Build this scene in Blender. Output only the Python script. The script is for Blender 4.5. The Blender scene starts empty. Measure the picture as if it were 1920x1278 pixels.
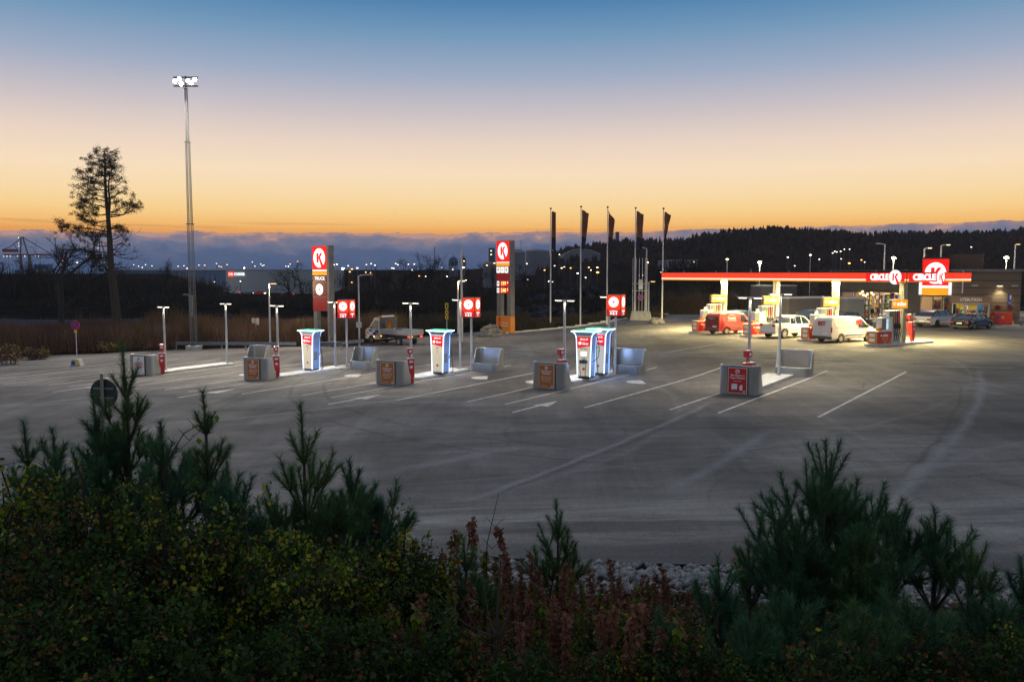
import bpy, math, random
import numpy as np
from mathutils import Vector, Matrix
R = math.radians
random.seed(7)
sc = bpy.context.scene
C = sc.collection

# ------------------------------------------------------------------ camera
CAMZ, F, PITCH = 6.15, 1550.0, math.atan(127/1550.0)
cd = bpy.data.cameras.new('camera'); cam = bpy.data.objects.new('camera', cd); C.objects.link(cam)
cam.location = (0, 0, CAMZ); cam.rotation_euler = (R(90)-PITCH, 0, 0)
cd.sensor_width = 36; cd.lens = F/1920*36; cd.clip_end = 6000; cd.clip_start = .05
sc.camera = cam
sc.view_settings.view_transform = 'Standard'; sc.view_settings.look = 'None'
sc.view_settings.gamma = 1; sc.view_settings.exposure = 0.0

def lin(r, g, b, a=1):
    f = lambda c: (c/255/12.92) if c/255 <= .04045 else ((c/255+.055)/1.055)**2.4
    return (f(r), f(g), f(b), a)

# ------------------------------------------------------------------ sky at dusk
w = bpy.data.worlds.new("World"); sc.world = w; w.use_nodes = True
nt = w.node_tree; N = nt.nodes; L = nt.links; N.clear()
def nd(t, **k):
    n = N.new(t)
    for a, b in k.items(): setattr(n, a, b)
    return n
def math_n(op, a, b=None, c=None, clamp=False):
    n = nd('ShaderNodeMath', operation=op, use_clamp=clamp)
    for i, x in enumerate((a, b, c)):
        if x is None: continue
        if isinstance(x, (int, float)): n.inputs[i].default_value = x
        else: L.new(x, n.inputs[i])
    return n.outputs[0]
tc = nd('ShaderNodeTexCoord'); sx = nd('ShaderNodeSeparateXYZ'); L.new(tc.outputs['Generated'], sx.inputs[0])
Z = sx.outputs[2]
ramp = nd('ShaderNodeValToRGB')
L.new(math_n('MULTIPLY', math_n('MAXIMUM', Z, 0.0), 1.0), ramp.inputs[0])
stops = [(0.0, (200, 120, 60)), (.046, (238, 162, 84)), (.056, (251, 192, 112)), (.072, (254, 213, 144)), (.092, (253, 222, 172)),
         (.118, (251, 225, 192)), (.15, (236, 214, 198)), (.19, (200, 192, 198)), (.228, (158, 172, 196)), (.27, (114, 152, 186)), (.312, (66, 122, 172)),
         (.42, (92, 122, 160)), (.6, (128, 140, 160)), (1.0, (135, 142, 158))]
el = ramp.color_ramp.elements
while len(el) < len(stops): el.new(.5)
for e, (p, c) in zip(el, stops): e.position = p; e.color = lin(*c)
# thin streaks low in the sky
mp = nd('ShaderNodeMapping'); mp.inputs['Scale'].default_value = (3, 3, 160); L.new(tc.outputs['Generated'], mp.inputs[0])
n1 = nd('ShaderNodeTexNoise'); n1.inputs['Scale'].default_value = 1.6; n1.inputs['Detail'].default_value = 4; L.new(mp.outputs[0], n1.inputs[0])
st = math_n('MULTIPLY', math_n('SUBTRACT', n1.outputs[0], .56, clamp=True), 5.0, clamp=True)
band = math_n('SUBTRACT', 1.0, math_n('DIVIDE', math_n('ABSOLUTE', math_n('SUBTRACT', Z, .053)), .009, clamp=True), clamp=True)
mx1 = nd('ShaderNodeMixRGB'); L.new(math_n('MULTIPLY', math_n('MULTIPLY', st, band), .55), mx1.inputs[0])
L.new(ramp.outputs[0], mx1.inputs[1]); mx1.inputs[2].default_value = lin(150, 95, 90)
# cloud bank on the horizon
mp2 = nd('ShaderNodeMapping'); mp2.inputs['Scale'].default_value = (22, 22, 55); L.new(tc.outputs['Generated'], mp2.inputs[0])
n2 = nd('ShaderNodeTexNoise'); n2.inputs['Scale'].default_value = 1.3; n2.inputs['Detail'].default_value = 7; n2.inputs['Roughness'].default_value = .62
L.new(mp2.outputs[0], n2.inputs[0])
mp3 = nd('ShaderNodeMapping'); mp3.inputs['Scale'].default_value = (4, 4, 1); L.new(tc.outputs['Generated'], mp3.inputs[0])
n3 = nd('ShaderNodeTexNoise'); n3.inputs['Scale'].default_value = 1.0; n3.inputs['Detail'].default_value = 2; L.new(mp3.outputs[0], n3.inputs[0])
top = math_n('ADD', math_n('ADD', .040, math_n('MULTIPLY', sx.outputs[0], .009)),
             math_n('ADD', math_n('MULTIPLY', n2.outputs[0], .012), math_n('MULTIPLY', n3.outputs[0], .006)))
dz = math_n('SUBTRACT', top, Z)
mask = math_n('MULTIPLY', dz, 2200.0, clamp=True)
cr = nd('ShaderNodeValToRGB'); L.new(math_n('DIVIDE', math_n('ADD', dz, math_n('MULTIPLY', math_n('SUBTRACT', n2.outputs[0], .5), .035)), .05, clamp=True), cr.inputs[0])
cs = [(0, (190, 150, 140)), (.08, (150, 130, 138)), (.22, (116, 120, 145)), (.45, (84, 100, 136)), (1, (58, 86, 130))]
el = cr.color_ramp.elements
while len(el) < len(cs): el.new(.5)
for e, (p, c) in zip(el, cs): e.position = p; e.color = lin(*c)
mx2 = nd('ShaderNodeMixRGB'); L.new(mask, mx2.inputs[0]); L.new(mx1.outputs[0], mx2.inputs[1]); L.new(cr.outputs[0], mx2.inputs[2])
bg = nd('ShaderNodeBackground'); L.new(mx2.outputs[0], bg.inputs[0]); bg.inputs[1].default_value = 1.0
# physical twilight sky on top of it, faint
sky = nd('ShaderNodeTexSky', sky_type='NISHITA'); sky.sun_disc = False; sky.sun_elevation = R(-1.5); sky.sun_rotation = R(8)
bg2 = nd('ShaderNodeBackground'); L.new(sky.outputs[0], bg2.inputs[0]); bg2.inputs[1].default_value = .006
ad = nd('ShaderNodeAddShader'); L.new(bg.outputs[0], ad.inputs[0]); L.new(bg2.outputs[0], ad.inputs[1])
out = nd('ShaderNodeOutputWorld'); L.new(ad.outputs[0], out.inputs[0])

# ------------------------------------------------------------------ pixel <-> place helpers (used only to work out where things stand)
def ray(u, v):
    x = (u-960)/F; y = (639-v)/F
    cp, sp = math.cos(PITCH), math.sin(PITCH)
    return Vector((x, cp + y*sp, y*cp - sp))
def smooth(a, b, t):
    t = max(0, min(1, (t-a)/(b-a))); return t*t*(3-2*t)
def G(x, y):                     # height of the lot
    z = .031*x
    wgt = smooth(44, 57, y)*smooth(6, 17, x)
    return z*(1-wgt) + .9*wgt
def gnd(u, v):
    d = ray(u, v); t = (CAMZ)/(-d.z)
    for _ in range(30):
        x, y = d.x*t, d.y*t
        t = (CAMZ - G(x, y))/(-d.z)
    return Vector((d.x*t, d.y*t, G(d.x*t, d.y*t)))
def at(u, v, Y):
    d = ray(u, v); t = Y/d.y
    return Vector((d.x*t, Y, CAMZ + d.z*t))
def onl(u, Y): 
    x = (u-960)/F*Y*1.0
    return Vector((x, Y, G(x, Y)))

# ------------------------------------------------------------------ materials
M = {}
def pmat(name, col, rough=.6, metal=0, var=.0, vscale=3, bump=0, bscale=40, emit=None, estr=0, spec=.5, coat=0, alpha=1, trans=0):
    m = bpy.data.materials.new(name); m.use_nodes = True
    t = m.node_tree; b = t.nodes['Principled BSDF']
    b.inputs['Base Color'].default_value = (*col[:3], 1)
    b.inputs['Roughness'].default_value = rough; b.inputs['Metallic'].default_value = metal
    b.inputs['Specular IOR Level'].default_value = spec; b.inputs['Coat Weight'].default_value = coat
    b.inputs['Transmission Weight'].default_value = trans
    if emit: b.inputs['Emission Color'].default_value = (*emit[:3], 1); b.inputs['Emission Strength'].default_value = estr
    if var or bump:
        co = t.nodes.new('ShaderNodeTexCoord')
        if var:
            nz = t.nodes.new('ShaderNodeTexNoise'); nz.inputs['Scale'].default_value = vscale; nz.inputs['Detail'].default_value = 5
            t.links.new(co.outputs['Object'], nz.inputs[0])
            rp = t.nodes.new('ShaderNodeValToRGB'); rp.color_ramp.elements[0].position = .3; rp.color_ramp.elements[1].position = .7
            rp.color_ramp.elements[0].color = (*[c*(1-var) for c in col[:3]], 1)
            rp.color_ramp.elements[1].color = (*[min(1, c*(1+var)) for c in col[:3]], 1)
            t.links.new(nz.outputs[0], rp.inputs[0]); t.links.new(rp.outputs[0], b.inputs['Base Color'])
        if bump:
            nb = t.nodes.new('ShaderNodeTexNoise'); nb.inputs['Scale'].default_value = bscale; nb.inputs['Detail'].default_value = 4
            t.links.new(co.outputs['Object'], nb.inputs[0])
            bp = t.nodes.new('ShaderNodeBump'); bp.inputs['Strength'].default_value = bump; bp.inputs['Distance'].default_value = .02
            t.links.new(nb.outputs[0], bp.inputs['Height']); t.links.new(bp.outputs[0], b.inputs['Normal'])
    M[name] = m; return m
def emat(name, col, s): return pmat(name, [c*.5 for c in col[:3]], .5, emit=col, estr=s)

pmat('galv', (.4, .43, .46), .3, .85, var=.05, vscale=2)
pmat('steelpole', (.55, .56, .58), .45, .35, var=.12, vscale=2)
pmat('darksteel', (.09, .095, .1), .5, .4, var=.2)
pmat('greysteel', (.2, .2, .2), .55, .3, var=.15)
pmat('concrete', (.42, .41, .38), .85, var=.2, vscale=2.5, bump=.3, bscale=30)
pmat('kerbc', (.62, .61, .58), .8, var=.14, vscale=3, bump=.25, bscale=30)
pmat('whitepaint', (.75, .75, .74), .35, coat=.3, var=.03)
pmat('roadpaint', (.62, .6, .56), .7, var=.35, vscale=4)
pmat('wornpaint', (.33, .33, .33), .8, var=.45, vscale=3)
pmat('redpaint', (.6, .02, .02), .35, coat=.4, var=.06)
pmat('darkred', (.16, .012, .015), .4)
pmat('orangep', (.75, .24, .02), .5, var=.05)
pmat('orangedk', (.5, .17, .03), .55, var=.08)
pmat('rubber', (.02, .02, .02), .75)
pmat('blackpl', (.02, .02, .022), .45)
pmat('rim', (.5, .5, .5), .3, .8)
pmat('glass', (.012, .018, .022), .05, spec=.9, coat=.5)
pmat('whitetext', (.85, .85, .85), .5)
pmat('redtext', (.55, .02, .03), .5)
pmat('bluesign', (.015, .05, .4), .4)
pmat('yellow', (.8, .55, .02), .45)
pmat('green', (.05, .4, .05), .45)
pmat('snowcap', (.8, .8, .8), .7)
emat('e_red', lin(235, 30, 16), 1.05)
emat('e_redsign', lin(232, 20, 14), 1.1)
emat('e_redor', lin(250, 62, 22), 1.0)
emat('e_dred', lin(88, 6, 14), 1.0)
emat('e_white', (1, 1, 1), 1.15)
emat('e_whitesoft', (1, .97, .92), 1.0)
emat('e_orange', lin(255, 160, 12), 1.0)
emat('e_miles', lin(252, 158, 18), .95)
emat('e_led', (.74, .86, 1.0), 2.6)
emat('e_ledblue', (.22, .42, 1.0), 2.6)
emat('e_ledcyan', (.55, 1, .95), 3.2)
emat('e_warm', (1, .82, .55), 9)
emat('e_warmdot', (1, .72, .38), 6)
emat('e_orangedot', (1, .45, .1), 5)
emat('e_cooldot', (.95, 1, .95), 7)
emat('e_star', (1, .8, .42), 40)
emat('e_flood', (1, .97, .9), 60)
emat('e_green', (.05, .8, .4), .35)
emat('e_digit', (1, .45, .15), 2.5)
emat('e_screen', (.95, .97, 1), 1.6)
emat('e_tail', (1, .04, .02), 3)
emat('e_amber', (1, .45, .03), 4)

# ------------------------------------------------------------------ mesh helpers
class MB:
    def __init__(s): s.v = []; s.f = []; s.m = []; s.mi = 0
    def add(s, vs, fs, mi=None):
        o = len(s.v); s.v += [tuple(p) for p in vs]
        s.f += [tuple(i+o for i in q) for q in fs]; s.m += [s.mi if mi is None else mi]*len(fs); return s
    def box(s, x0, x1, y0, y1, z0, z1, mi=None):
        return s.add([(x0,y0,z0),(x1,y0,z0),(x1,y1,z0),(x0,y1,z0),(x0,y0,z1),(x1,y0,z1),(x1,y1,z1),(x0,y1,z1)],
                     [(0,3,2,1),(4,5,6,7),(0,1,5,4),(1,2,6,5),(2,3,7,6),(3,0,4,7)], mi)
    def cyl(s, p0, p1, r0, r1=None, n=10, cap=True, mi=None):
        r1 = r0 if r1 is None else r1
        p0 = Vector(p0); p1 = Vector(p1); d = (p1-p0)
        if d.length < 1e-6: return s
        d.normalize(); a = d.orthogonal().normalized(); b = d.cross(a)
        vs = []
        for p, r in ((p0, r0), (p1, r1)):
            for i in range(n):
                t = 2*math.pi*i/n; vs.append(p + (a*math.cos(t)+b*math.sin(t))*r)
        fs = [(i, (i+1) % n, n+(i+1) % n, n+i) for i in range(n)]
        if cap: fs += [tuple(range(n-1, -1, -1)), tuple(range(n, 2*n))]
        return s.add(vs, fs, mi)
    def tube(s, pts, r, n=6, mi=None):
        for i in range(len(pts)-1):
            ra = r[i] if isinstance(r, (list, tuple)) else r; rb = r[i+1] if isinstance(r, (list, tuple)) else r
            s.cyl(pts[i], pts[i+1], ra, rb, n, True, mi)
        return s
    def prism(s, poly, a0, a1, axis='y', mi=None):   # poly in the two other axes
        n = len(poly); vs = []
        for a in (a0, a1):
            for (p, q) in poly:
                vs.append({'y': (p, a, q), 'z': (p, q, a), 'x': (a, p, q)}[axis])
        fs = [tuple(range(n)), tuple(range(2*n-1, n-1, -1))] + [(i, i+n, (i+1) % n+n, (i+1) % n) for i in range(n)]
        return s.add(vs, fs, mi)
    def lathe(s, prof, n=16, c=(0,0,0), axis='z', mi=None):
        vs = []; k = len(prof)
        for i in range(n):
            t = 2*math.pi*i/n
            for r, h in prof:
                if axis == 'z': vs.append((c[0]+r*math.cos(t), c[1]+r*math.sin(t), c[2]+h))
                else: vs.append((c[0]+r*math.cos(t), c[1]+h, c[2]+r*math.sin(t)))
        fs = [(i*k+j, ((i+1) % n)*k+j, ((i+1) % n)*k+j+1, i*k+j+1) for i in range(n) for j in range(k-1)]
        return s.add(vs, fs, mi)
    def disc(s, cx, cy, cz, rx, rz, n=28, y1=None, mi=None):   # upright disc facing -Y
        y1 = cy+.004 if y1 is None else y1
        return s.prism([(cx+rx*math.cos(2*math.pi*i/n), cz+rz*math.sin(2*math.pi*i/n)) for i in range(n)], cy, y1, 'y', mi)
    def xf(s, mtx):
        s.v = [tuple(mtx @ Vector(p)) for p in s.v]; return s
    def build(s, name, mats, parent=None, bevel=0, smooth=False, loc=None, rz=0):
        me = bpy.data.meshes.new(name); me.from_pydata(s.v, [], s.f)
        if not isinstance(mats, (list, tuple)): mats = [mats]
        for m in mats: me.materials.append(M[m] if isinstance(m, str) else m)
        if any(s.m): me.polygons.foreach_set('material_index', s.m)
        if smooth: me.polygons.foreach_set('use_smooth', [True]*len(me.polygons))
        me.update()
        o = bpy.data.objects.new(name, me); C.objects.link(o)
        if parent: o.parent = parent
        if loc is not None: o.location = loc
        o.rotation_euler.z = rz
        if bevel:
            b = o.modifiers.new('bevel', 'BEVEL'); b.width = bevel; b.segments = 2; b.limit_method = 'ANGLE'; b.angle_limit = R(35)
        return o
    def build_sides(s, name, mats, parent=None, bevel=0, smooth=False):
        out = []
        for sg in (-1, 1):
            q = MB(); mp_ = {}
            for f, mi in zip(s.f, s.m):
                if sum(s.v[i][1] for i in f)*sg > 0:
                    for i in f:
                        if i not in mp_: mp_[i] = len(q.v); q.v.append(s.v[i])
                    q.f.append(tuple(mp_[i] for i in f)); q.m.append(mi)
            if q.f: out.append(q.build(name, mats, parent, bevel, smooth))
        return out
def tag(o, label=None, cat=None, group=None, kind=None):
    if label: o['label'] = label
    if cat: o['category'] = cat
    if group: o['group'] = group
    if kind: o['kind'] = kind
    return o
def thing(name, label, cat, loc=(0,0,0), rz=0, group=None):
    o = bpy.data.objects.new(name, None); C.objects.link(o); o.location = loc; o.rotation_euler.z = rz
    o.empty_display_size = .3
    return tag(o, label, cat, group)
def copy_tree(o, parent=None):
    c = o.copy(); C.objects.link(c)
    if parent: c.parent = parent
    for ch in list(o.children): copy_tree(ch, c)
    return c
def dup(o, label, loc, rz=None, group=None, scale=None):
    c = copy_tree(o); c.location = loc
    if rz is not None: c.rotation_euler.z = rz
    c['label'] = label
    if group: c['group'] = group
    if scale: c.scale = scale
    return c
_tm = {}
def text_mesh(s, size, ext=.004, off=0.0):
    k = (s, size, ext, off)
    if k in _tm: return _tm[k]
    cu = bpy.data.curves.new('lettering', 'FONT'); cu.body = s; cu.size = size; cu.extrude = ext; cu.offset = off
    cu.align_x = 'CENTER'; cu.align_y = 'CENTER'; cu.resolution_u = 2
    ob = bpy.data.objects.new('lettering_tmp', cu); C.objects.link(ob)
    dg = bpy.context.evaluated_depsgraph_get(); me = bpy.data.meshes.new_from_object(ob.evaluated_get(dg))
    bpy.data.objects.remove(ob); me.name = 'lettering'; _tm[k] = me; return me
def text(s, x, y, z, size, mat, parent, name='lettering', off=0.0, sx=1.0, rz=0, tilt=0, ext=.004):
    me = text_mesh(s, size, ext, off).copy(); me.materials.clear(); me.materials.append(M[mat])
    o = bpy.data.objects.new(name, me); C.objects.link(o); o.parent = parent
    o.location = (x, y, z); o.rotation_euler = (R(90)+tilt, 0, rz); o.scale = (sx, 1, 1); return o
def k_emblem(parent, cx, y, cz, rx, rz_, white='e_white', red='e_redsign', name='emblem', slim=False):
    """white disc carrying a K whose lower leg runs out through the rim"""
    d = MB(); d.disc(cx, y, cz, rx, rz_, 36, y+.02)
    o = d.build(name, white, parent)
    k = MB(); yy = y-.012; t = .15 if slim else .2
    k.prism([(cx-.42*rx, cz-.5*rz_), (cx-(.42-1.7*t)*rx, cz-.5*rz_), (cx-(.42-1.7*t)*rx, cz+.52*rz_), (cx-.42*rx, cz+.52*rz_)], yy, yy+.01, 'y')
    k.prism([(cx-.1*rx, cz+.02*rz_), (cx+.12*rx, cz-.08*rz_), (cx+.58*rx, cz+.52*rz_), (cx+.2*rx, cz+.52*rz_)], yy-.001, yy+.009, 'y')
    k.prism([(cx-.1*rx, cz+.1*rz_), (cx+.38*rx, cz-1.02*rz_), (cx+.82*rx, cz-.9*rz_), (cx+.14*rx, cz+.14*rz_)], yy-.002, yy+.008, 'y')
    k.build('letter', red, o)
    return o
def bolt_emblem(parent, cx, y, cz, r, white='e_white', red='e_redsign', name='emblem'):
    d = MB(); d.disc(cx, y, cz, r, r, 30, y+.02); o = d.build(name, white, parent)
    k = MB(); s = r*.42
    k.prism([(cx+.15*s, cz+s), (cx-.7*s, cz-.1*s), (cx-.1*s, cz-.1*s), (cx-.2*s, cz-s), (cx+.7*s, cz+.15*s), (cx+.1*s, cz+.15*s)], y-.01, y+.002, 'y')
    k.build('bolt', red, o); return o
def lamp(kind, loc, energy, col=(1, .9, .75), size=.3, spot=None, rot=None, blend=.6, name='light', parent=None, sizey=None):
    ld = bpy.data.lights.new(name, kind); ld.energy = energy; ld.color = col
    if kind == 'AREA':
        ld.size = size
        if sizey: ld.shape = 'RECTANGLE'; ld.size_y = sizey
    else: ld.shadow_soft_size = size
    if kind == 'SPOT': ld.spot_size = spot; ld.spot_blend = blend
    o = bpy.data.objects.new(name, ld); C.objects.link(o); o.location = loc
    if rot: o.rotation_euler = rot
    if parent: o.parent = parent
    return o

AX = Vector((.588, .809, 0)); RZA = R(-36)        # charging lanes
BX = Vector((.866, .5, 0)); RZB = R(30)           # pump lanes
# ================================================================== GROUND
def near_edge(x): return 17.4 - .17*x if x > -20 else 20.8
FE = [(-160,60),(-70,70),(-45.7,73.9),(-30.8,76.9),(-14,76.0),(-11,82),(-4,88),(-.8,84.6),(11.6,95),(20,106),(60,116),(160,116)]
def far_edge(x):
    for (a, b), (c, d) in zip(FE, FE[1:]):
        if a <= x <= c: return b + (d-b)*(x-a)/(c-a)
    return 60 if x < 0 else 116
def hash2(ix, iy):
    n = (ix*374761393 + iy*668265263) & 0xffffffff; n = ((n ^ (n >> 13))*1274126177) & 0xffffffff
    return ((n ^ (n >> 16)) & 0xffff)/65535.0
def vnoise(x, y):
    ix, iy = math.floor(x), math.floor(y); fx, fy = x-ix, y-iy
    fx = fx*fx*(3-2*fx); fy = fy*fy*(3-2*fy)
    a, b, c, d = hash2(ix, iy), hash2(ix+1, iy), hash2(ix, iy+1), hash2(ix+1, iy+1)
    return (a*(1-fx)+b*fx)*(1-fy) + (c*(1-fx)+d*fx)*fy
def terrain(x, y):
    xc = max(-160, min(160, x))
    ne, fe = near_edge(xc), far_edge(xc)
    if y < ne:
        d = ne - y
        z = G(xc, ne) - .06 + .27*d - .9*smooth(9, 20, d) - smooth(18, 30, d)*.27*(d-18)
        return z + (vnoise(x*.8, y*.8)-.5)*.25*smooth(0, 2, d)
    if y > fe:
        d = y - fe
        z = G(xc, fe)*(1-smooth(0, 60, d)) - .06 - .25*smooth(0, 3, d)
        z += (vnoise(x*.05+9, y*.05)-.4)*2.2*smooth(8, 40, d)*(1-smooth(300, 500, d))
        z += 1.2*math.exp(-((x+45)/22)**2)*math.exp(-((y-88)/9)**2)          # grassy bank on the left
        z += 2.6*math.exp(-((x-11)/14)**2)*math.exp(-((y-140)/12)**2)
        z += 7.0*math.exp(-((x-32)/11)**2)*math.exp(-((y-150)/11)**2)        # soil heap behind the canopy
        z += 2.2*math.exp(-((x+62)/30)**2)*math.exp(-((y-130)/20)**2)
        return z
    return G(x, y) - .08
def axis(a, b, step, far):
    pts = list(np.arange(a, b, step)); s = step; p = b
    up = []
    while p < far: up.append(p); s *= 1.25; p += s
    return pts, up + [far]
xs, up = axis(-100, 100, 2.0, 1850); dn, s, p = [], 2.0, -100
while p > -1700: s *= 1.25; p -= s; dn.append(p)
xs = sorted(dn) + xs + up
ys, up = axis(-6, 170, 1.2, 1850); ys = [-300, -80, -20] + ys + up
vs = [(x, y, terrain(x, y)) for y in ys for x in xs]; nx = len(xs)
fs = [(j*nx+i, j*nx+i+1, (j+1)*nx+i+1, (j+1)*nx+i) for j in range(len(ys)-1) for i in range(nx-1)]
pmat('soil', (.017, .015, .013), .95, var=.5, vscale=.4, bump=.6, bscale=3, spec=0)
g = MB(); g.add(vs, fs); tag(g.build('ground', 'soil', smooth=True), kind='structure')

# asphalt with worn dusty sweeps, tyre arcs and patches
m = bpy.data.materials.new('asphalt'); m.use_nodes = True; M['asphalt'] = m; t = m.node_tree; b = t.nodes['Principled BSDF']
def tn(ty, **k):
    n = t.nodes.new(ty)
    for a, c in k.items(): setattr(n, a, c)
    return n
co = tn('ShaderNodeTexCoord')
def noise(scale, detail=5, msc=(1,1,1), rot=0, dist=0, rough=.5):
    mpn = tn('ShaderNodeMapping'); mpn.inputs['Scale'].default_value = msc; mpn.inputs['Rotation'].default_value = (0, 0, rot)
    t.links.new(co.outputs['Object'], mpn.inputs[0])
    n = tn('ShaderNodeTexNoise'); n.inputs['Scale'].default_value = scale; n.inputs['Detail'].default_value = detail
    n.inputs['Distortion'].default_value = dist; n.inputs['Roughness'].default_value = rough
    t.links.new(mpn.outputs[0], n.inputs[0]); return n.outputs[0]
def rampn(src, stops):
    r = tn('ShaderNodeValToRGB'); e = r.color_ramp.elements
    while len(e) < len(stops): e.new(.5)
    for q, (p, c) in zip(e, stops): q.position = p; q.color = (*c, 1) if len(c) == 3 else c
    t.links.new(src, r.inputs[0]); return r.outputs[0]
def mix(f, a, bb, mode='MIX'):
    n = tn('ShaderNodeMixRGB', blend_type=mode)
    if isinstance(f, (int, float)): n.inputs[0].default_value = f
    else: t.links.new(f, n.inputs[0])
    for i, q in ((1, a), (2, bb)):
        if isinstance(q, tuple): n.inputs[i].default_value = (*q, 1)
        else: t.links.new(q, n.inputs[i])
    return n.outputs[0]
def mth(op, a, bb=None, clamp=False):
    n = tn('ShaderNodeMath', operation=op, use_clamp=clamp)
    for i, q in enumerate((a, bb)):
        if q is None: continue
        if isinstance(q, (int, float)): n.inputs[i].default_value = q
        else: t.links.new(q, n.inputs[i])
    return n.outputs[0]
base = rampn(noise(.12, 6, dist=.6), [(.3, (.105, .096, .088)), (.7, (.265, .243, .218))])
streak = rampn(noise(1.0, 12, (.09, .6, 1), R(10), 1.8, .72), [(.32, (.62, .62, .62)), (.5, (.95, .95, .95)), (.7, (1.6, 1.56, 1.5))])
c1 = mix(.6, base, streak, 'MULTIPLY')
streak2 = rampn(noise(1.0, 11, (.5, .08, 1), R(-38), .8, .7), [(.36, (.6, .6, .62)), (.52, (1, 1, 1)), (.68, (1.5, 1.46, 1.4))])
c2 = mix(.55, c1, streak2, 'MULTIPLY')
# tyre arcs: rings round a few turning centres
sep = tn('ShaderNodeSeparateXYZ'); t.links.new(co.outputs['Object'], sep.inputs[0])
for (cx, cy, rr, ww, amt, colr) in [(16, 52, 27.5, .16, .5, (.05, .05, .05)), (16, 52, 29.3, .16, .45, (.05, .05, .05)), (-8, 60, 36.5, .2, .35, (.3, .29, .27)),
                                    (3, 5, 27, .2, .4, (.055, .055, .055)), (3, 5, 25.2, .2, .35, (.055, .055, .055)), (24, 12, 17, .35, .4, (.33, .32, .3)), (2, 31.5, 2.6, .12, .4, (.05, .05, .05)),
                                    (9.5, 21, 4.5, .12, .3, (.05, .05, .05)), (-14, 40, 22, .3, .3, (.32, .31, .29))]:
    dx = mth('SUBTRACT', sep.outputs[0], cx); dy = mth('SUBTRACT', sep.outputs[1], cy)
    d = mth('SQRT', mth('ADD', mth('MULTIPLY', dx, dx), mth('MULTIPLY', dy, dy)))
    d = mth('ADD', d, mth('MULTIPLY', noise(.5, 3), .5))
    q = mth('SUBTRACT', 1.0, mth('DIVIDE', mth('ABSOLUTE', mth('SUBTRACT', d, rr)), ww), True)
    q = mth('MULTIPLY', mth('MULTIPLY', q, amt), mth('MULTIPLY', noise(.25, 3), 1.6, True))
    c2 = mix(q, c2, colr)
for (u0, v0, u1, v1, ww, amt, colr) in [(855, 948, 1340, 748, .2, .5, (.42, .41, .4)), (862, 952, 1352, 752, .12, .5, (.06, .06, .06)), (640, 900, 1010, 830, .5, .4, (.4, .39, .38)), (1240, 930, 1450, 800, .35, .45, (.38, .38, .4)),
                                    (1640, 960, 1835, 690, .3, .42, (.4, .4, .41)), (1690, 900, 1800, 720, .14, .5, (.06, .06, .06)), (1180, 860, 1900, 800, .1, .4, (.05, .05, .05)), (300, 800, 900, 730, .3, .45, (.42, .41, .39)), (40, 760, 420, 712, .3, .4, (.42, .41, .39)), (700, 910, 1100, 880, .08, .5, (.05, .05, .05))]:
    A_, B_ = gnd(u0, v0), gnd(u1, v1); dv = (B_-A_); l_ = dv.length; dv = dv/l_
    px_ = mth('SUBTRACT', sep.outputs[0], A_.x); py_ = mth('SUBTRACT', sep.outputs[1], A_.y)
    al = mth('ADD', mth('MULTIPLY', px_, dv.x), mth('MULTIPLY', py_, dv.y)); ac = mth('SUBTRACT', mth('MULTIPLY', px_, -dv.y), mth('MULTIPLY', py_, -dv.x))
    ac = mth('ADD', ac, mth('ADD', mth('MULTIPLY', mth('MULTIPLY', al, mth('SUBTRACT', l_, al)), .0035), mth('MULTIPLY', mth('SUBTRACT', noise(.35, 2), .5), .5)))
    q = mth('SUBTRACT', 1.0, mth('DIVIDE', mth('ABSOLUTE', ac), ww), True)
    q = mth('MULTIPLY', q, mth('MULTIPLY', mth('MULTIPLY', al, .4, True), mth('MULTIPLY', mth('SUBTRACT', l_, al), .4, True)))
    q = mth('MULTIPLY', mth('MULTIPLY', q, amt), mth('MULTIPLY', noise(1.6, 4), 1.7, True))
    c2 = mix(q, c2, colr)
# pale dust along the near side of the lot
dm = mth('SUBTRACT', 1.0, mth('DIVIDE', mth('ABSOLUTE', mth('SUBTRACT', mth('ADD', sep.outputs[1], mth('MULTIPLY', sep.outputs[0], .1)), 20.4)), 2.9), True)
dust = mth('MULTIPLY', dm, rampn(noise(1.0, 12, (.14, 1.0, 1), R(3), .6, .72), [(.42, (0, 0, 0)), (.68, (1, 1, 1))]))
c2 = mix(mth('MULTIPLY', dust, .95), c2, (.52, .48, .41))
# patched joints, cracks and oil stains
vo = tn('ShaderNodeTexVoronoi', feature='DISTANCE_TO_EDGE'); vo.inputs['Scale'].default_value = .11; mpv = tn('ShaderNodeMapping'); t.links.new(co.outputs['Object'], mpv.inputs[0]); mpv.inputs['Rotation'].default_value = (0, 0, .6)
wob = tn('ShaderNodeTexNoise'); wob.inputs['Scale'].default_value = .9; wob.inputs['Detail'].default_value = 6; t.links.new(co.outputs['Object'], wob.inputs[0]); va = tn('ShaderNodeVectorMath', operation='ADD'); t.links.new(mpv.outputs[0], va.inputs[0]); t.links.new(wob.outputs[1], va.inputs[1]); t.links.new(va.outputs[0], vo.inputs['Vector'])
crk = mth('MULTIPLY', mth('SUBTRACT', 1.0, mth('DIVIDE', vo.outputs[0], .004), True), rampn(noise(.13, 2), [(.52, (0, 0, 0)), (.6, (.7, .7, .7))]))
c2 = mix(crk, c2, (.045, .043, .042))
c2 = mix(rampn(noise(.7, 5, rough=.6), [(.66, (0, 0, 0)), (.74, (.55, .55, .55))]), c2, (.075, .07, .068))
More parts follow.
